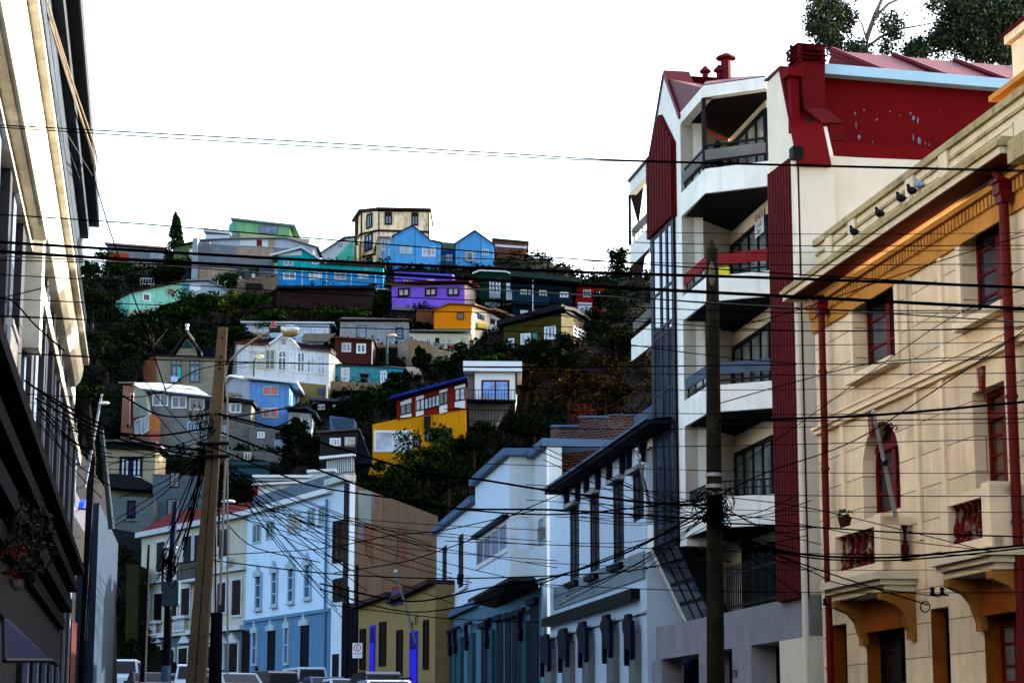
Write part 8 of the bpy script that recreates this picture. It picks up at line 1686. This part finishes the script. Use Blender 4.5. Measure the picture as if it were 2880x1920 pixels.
for k, (x, y, D, w_, h_, mt, lab) in enumerate((
    (300, 745, 226, 3.2, 1.6, LM, 'broad bush on the left skyline under the orange shack'), (240, 760, 222, 1.8, 1.6, LM, 'leafy bush beside the left building corner on the skyline'), (380, 790, 219, 4, 2, LM, 'dark green thicket below the orange shack'),
    (478, 768, 221, 2.2, 1.7, LD, 'round dark bush below the conifer and olive hut'), (260, 850, 205, 3, 2.5, LD, 'dark thicket left of the mint cottage'), (560, 850, 206, 3.2, 1.8, LM, 'green shrub in front of the mint cottage right window'),
    (505, 880, 203, 2.6, 1.0, LM, 'low green shrub under the mint cottage'), (640, 850, 206, 1.8, 1.6, LY, 'yellow green flowering shrub right of the mint cottage'), (700, 850, 207, 2.6, 1.4, LM, 'green shrub below the terrace wall'), (760, 900, 200, 3, 1.1, LM, 'low green bushes above the pale blue flat roofed house'),
    (960, 885, 206, 3.4, .9, LM, 'row of green bushes above the stained grey house'), (1075, 865, 209, 1.4, 1.6, LD, 'dark bush below the purple house foundation'), (1190, 920, 204, 1.7, .9, LD, 'round dark bush left of the orange house'), (640, 790, 213, 1.2, 1, LM, 'small shrub at the top of the terrace wall'),
    (1295, 1018, 190, 2.2, 2., LD, 'dark tree in front of the sandy retaining wall'), (1185, 1015, 191, 1.0, 1.5, LD, 'small dark tree against the sandy retaining wall'), (1380, 1018, 190, 2.6, 1.0, LM, 'green bushes below the cream side wall'), (1450, 1000, 193, 2.0, 1.8, LD, 'dark tree in front of the mossy house left corner'),
    (1560, 985, 195, 3.0, 2.0, LD, 'dark tree before the mossy house right windows'), (1500, 985, 196, 1.6, 1.2, LM, 'green shrub under the mossy house door'), (1120, 1075, 184, 1.6, 1.5, LD, 'dark bush at the end of the turquoise cottage'), (1060, 1140, 178, 3.4, 2.1, LD, 'big dark tree mass left of the red and white windows'),
    (1330, 1240, 171, 3.4, 2.2, LD, 'dark tree mass right of the yellow wall'), (1200, 1270, 167, 3.0, 2.6, LM, 'leafy tree over the right part of the yellow wall'), (1110, 1330, 164, 2.8, 2.2, LM, 'green tree in front of the yellow base wall'), (1260, 1320, 163, 3.4, 2.6, LD, 'dark tree below the yellow house at the centre'),
    (1400, 1330, 162, 4, 2.8, LD, 'dark tree mass behind the blue roofed bay house'), (1500, 1180, 174, 4, 2.6, LD, 'dark tree mass right of the white box house'), (860, 1280, 166, 2.4, 1.9, LD, 'dark bush between the corrugated fence and balcony house'), (835, 1230, 172, 1.6, 2.2, LD, 'dark leafy tree below the corrugated annex'),
    (960, 1150, 178, 2.0, 1.2, LD, 'dark shrubs above the dim blue shed'), (1745, 745, 215, 2.6, 3.2, LD, 'dark tree on the skyline touching the apartment balconies'), (1700, 850, 208, 3.6, 3.4, LD, 'dark tree below the skyline beside the red house'), (1600, 900, 205, 2.0, 1.4, LD, 'dark tree on top of the mossy house ridge end'),
    (1730, 960, 200, 3.4, 3.4, LD, 'dark tree left of the apartment on the upper slope'), (1480, 1060, 184, 2.5, 1.6, LR, 'reddish brown shrub on the slope beside the white box house'), (1600, 1070, 184, 2.6, 1.8, LR, 'brown shrub in the middle of the dry slope'), (1700, 1100, 180, 3.0, 1.6, LR, 'orange brown shrub nearest the apartment on the slope'),
    (1030, 1385, 160, 3.6, 1.6, LD, 'dark hedge above the brown firewall building'), (1140, 1420, 158, 3.4, 1.6, LD, 'dark hedge behind the brown sheet wall top'), (300, 1000, 186, 4, 3.2, LD, 'large dark tree left of the dormer house'), (240, 1150, 172, 3.4, 3.4, LD, 'large dark tree on the left slope below'),
    (430, 940, 193, 4, 2.4, LD, 'dark tree canopy above the dormer gable'), (560, 960, 192, 3.2, 2.2, LD, 'dark tree canopy behind the tan pole top'), (680, 950, 196, 2.8, 1.5, LD, 'dark tree above the villa roof'), (690, 1400, 158, 2.6, 2.2, LD, 'dark tree under the corrugated teal fence'))):
    bush(lab, x, y, D, w_, h_, mt, n=12, leaves_=200, size=.17)
m_ = MB()
for k in range(10): leaves(m_, at(1740 + (k % 4) * 8, 1140 + k * 6, 178), (1.2, 1, .4), 30, .14, r)
o = m_.build('flowering_shrub', M('blossom_red', (.3, .01, .015), island=[(.4, .01, .02), (.1, .01, .01), (.02, .03, .01)]), None)
o.location.x -= 3.4; tag(o, 'small patch of red blossom on the dark slope', 'shrub')
# eucalyptus trees behind the maroon roof
def euc(label, base, D, limbs, crowns, seed):
    b0 = at(*base, D); zb = hill_z(b0.x, b0.y); t = thing('eucalyptus_tree', label, 'tree', (b0.x, b0.y, zb)); mb = MB()
    mb.tube([Vector((b0.x, b0.y, zb - .5)), b0], [.42, .3], 10)
    for pts, r0, r1 in limbs:
        W = [at(x, y, D + k * .25) for k, (x, y) in enumerate(pts)]; n = len(W); mb.tube(W, [r0 + (r1 - r0) * k / (n - 1) for k in range(n)], 7)
    mb.build('trunk', M('pale_bark', (.22, .2, .18), var=.35, streak=.4), t); C = []; Rd = []; g_ = np.random.default_rng(seed)
    for x, y, w_, h_, n in crowns:
        for i in range(n):
            p = at(x + g_.normal() * w_ * .45, y + g_.normal() * h_ * .45, D + g_.normal() * 1.2); C.append(tuple(p)); s = g_.uniform(.25, .7); Rd.append((s, s, s * 1.15))
    leafmesh('crown', C, Rd, 60, .1, LE, t, seed)
euc('sparse eucalyptus with pale forked limbs and sky showing through', (2436, 150), 104, [([(2436, 150), (2440, 100), (2460, 45), (2480, 0), (2490, -50)], .16, .08), ([(2460, 50), (2500, 10), (2560, -15)], .09, .05), ([(2438, 135), (2475, 105), (2530, 82), (2590, 72), (2640, 60)], .09, .03), ([(2436, 110), (2425, 70), (2400, 30)], .06, .03)],
    [(2330, 100, 60, 60, 60), (2300, 60, 30, 40, 22), (2370, 50, 30, 25, 18), (2345, 10, 30, 18, 16), (2280, -5, 20, 12, 8), (2400, 140, 50, 14, 16), (2500, 60, 28, 20, 11), (2510, 95, 24, 12, 7), (2490, 145, 20, 10, 7), (2245, 160, 22, 16, 16), (2380, -40, 60, 20, 20), (2630, 10, 22, 20, 8)], 21)
euc('dense dark eucalyptus filling the upper right corner', (2760, 190), 108, [([(2760, 200), (2740, 120), (2700, 60), (2690, 0)], .25, .1), ([(2760, 150), (2810, 80), (2850, 10)], .2, .1), ([(2755, 170), (2680, 130), (2620, 110)], .12, .04)],
    [(2720, 60, 70, 60, 130), (2820, 60, 60, 80, 150), (2650, 110, 45, 35, 60), (2580, 140, 30, 18, 26), (2760, 140, 80, 26, 80), (2700, 0, 60, 25, 60), (2830, 150, 50, 30, 50), (2870, 0, 40, 60, 60), (2560, 150, 16, 12, 8)], 33)
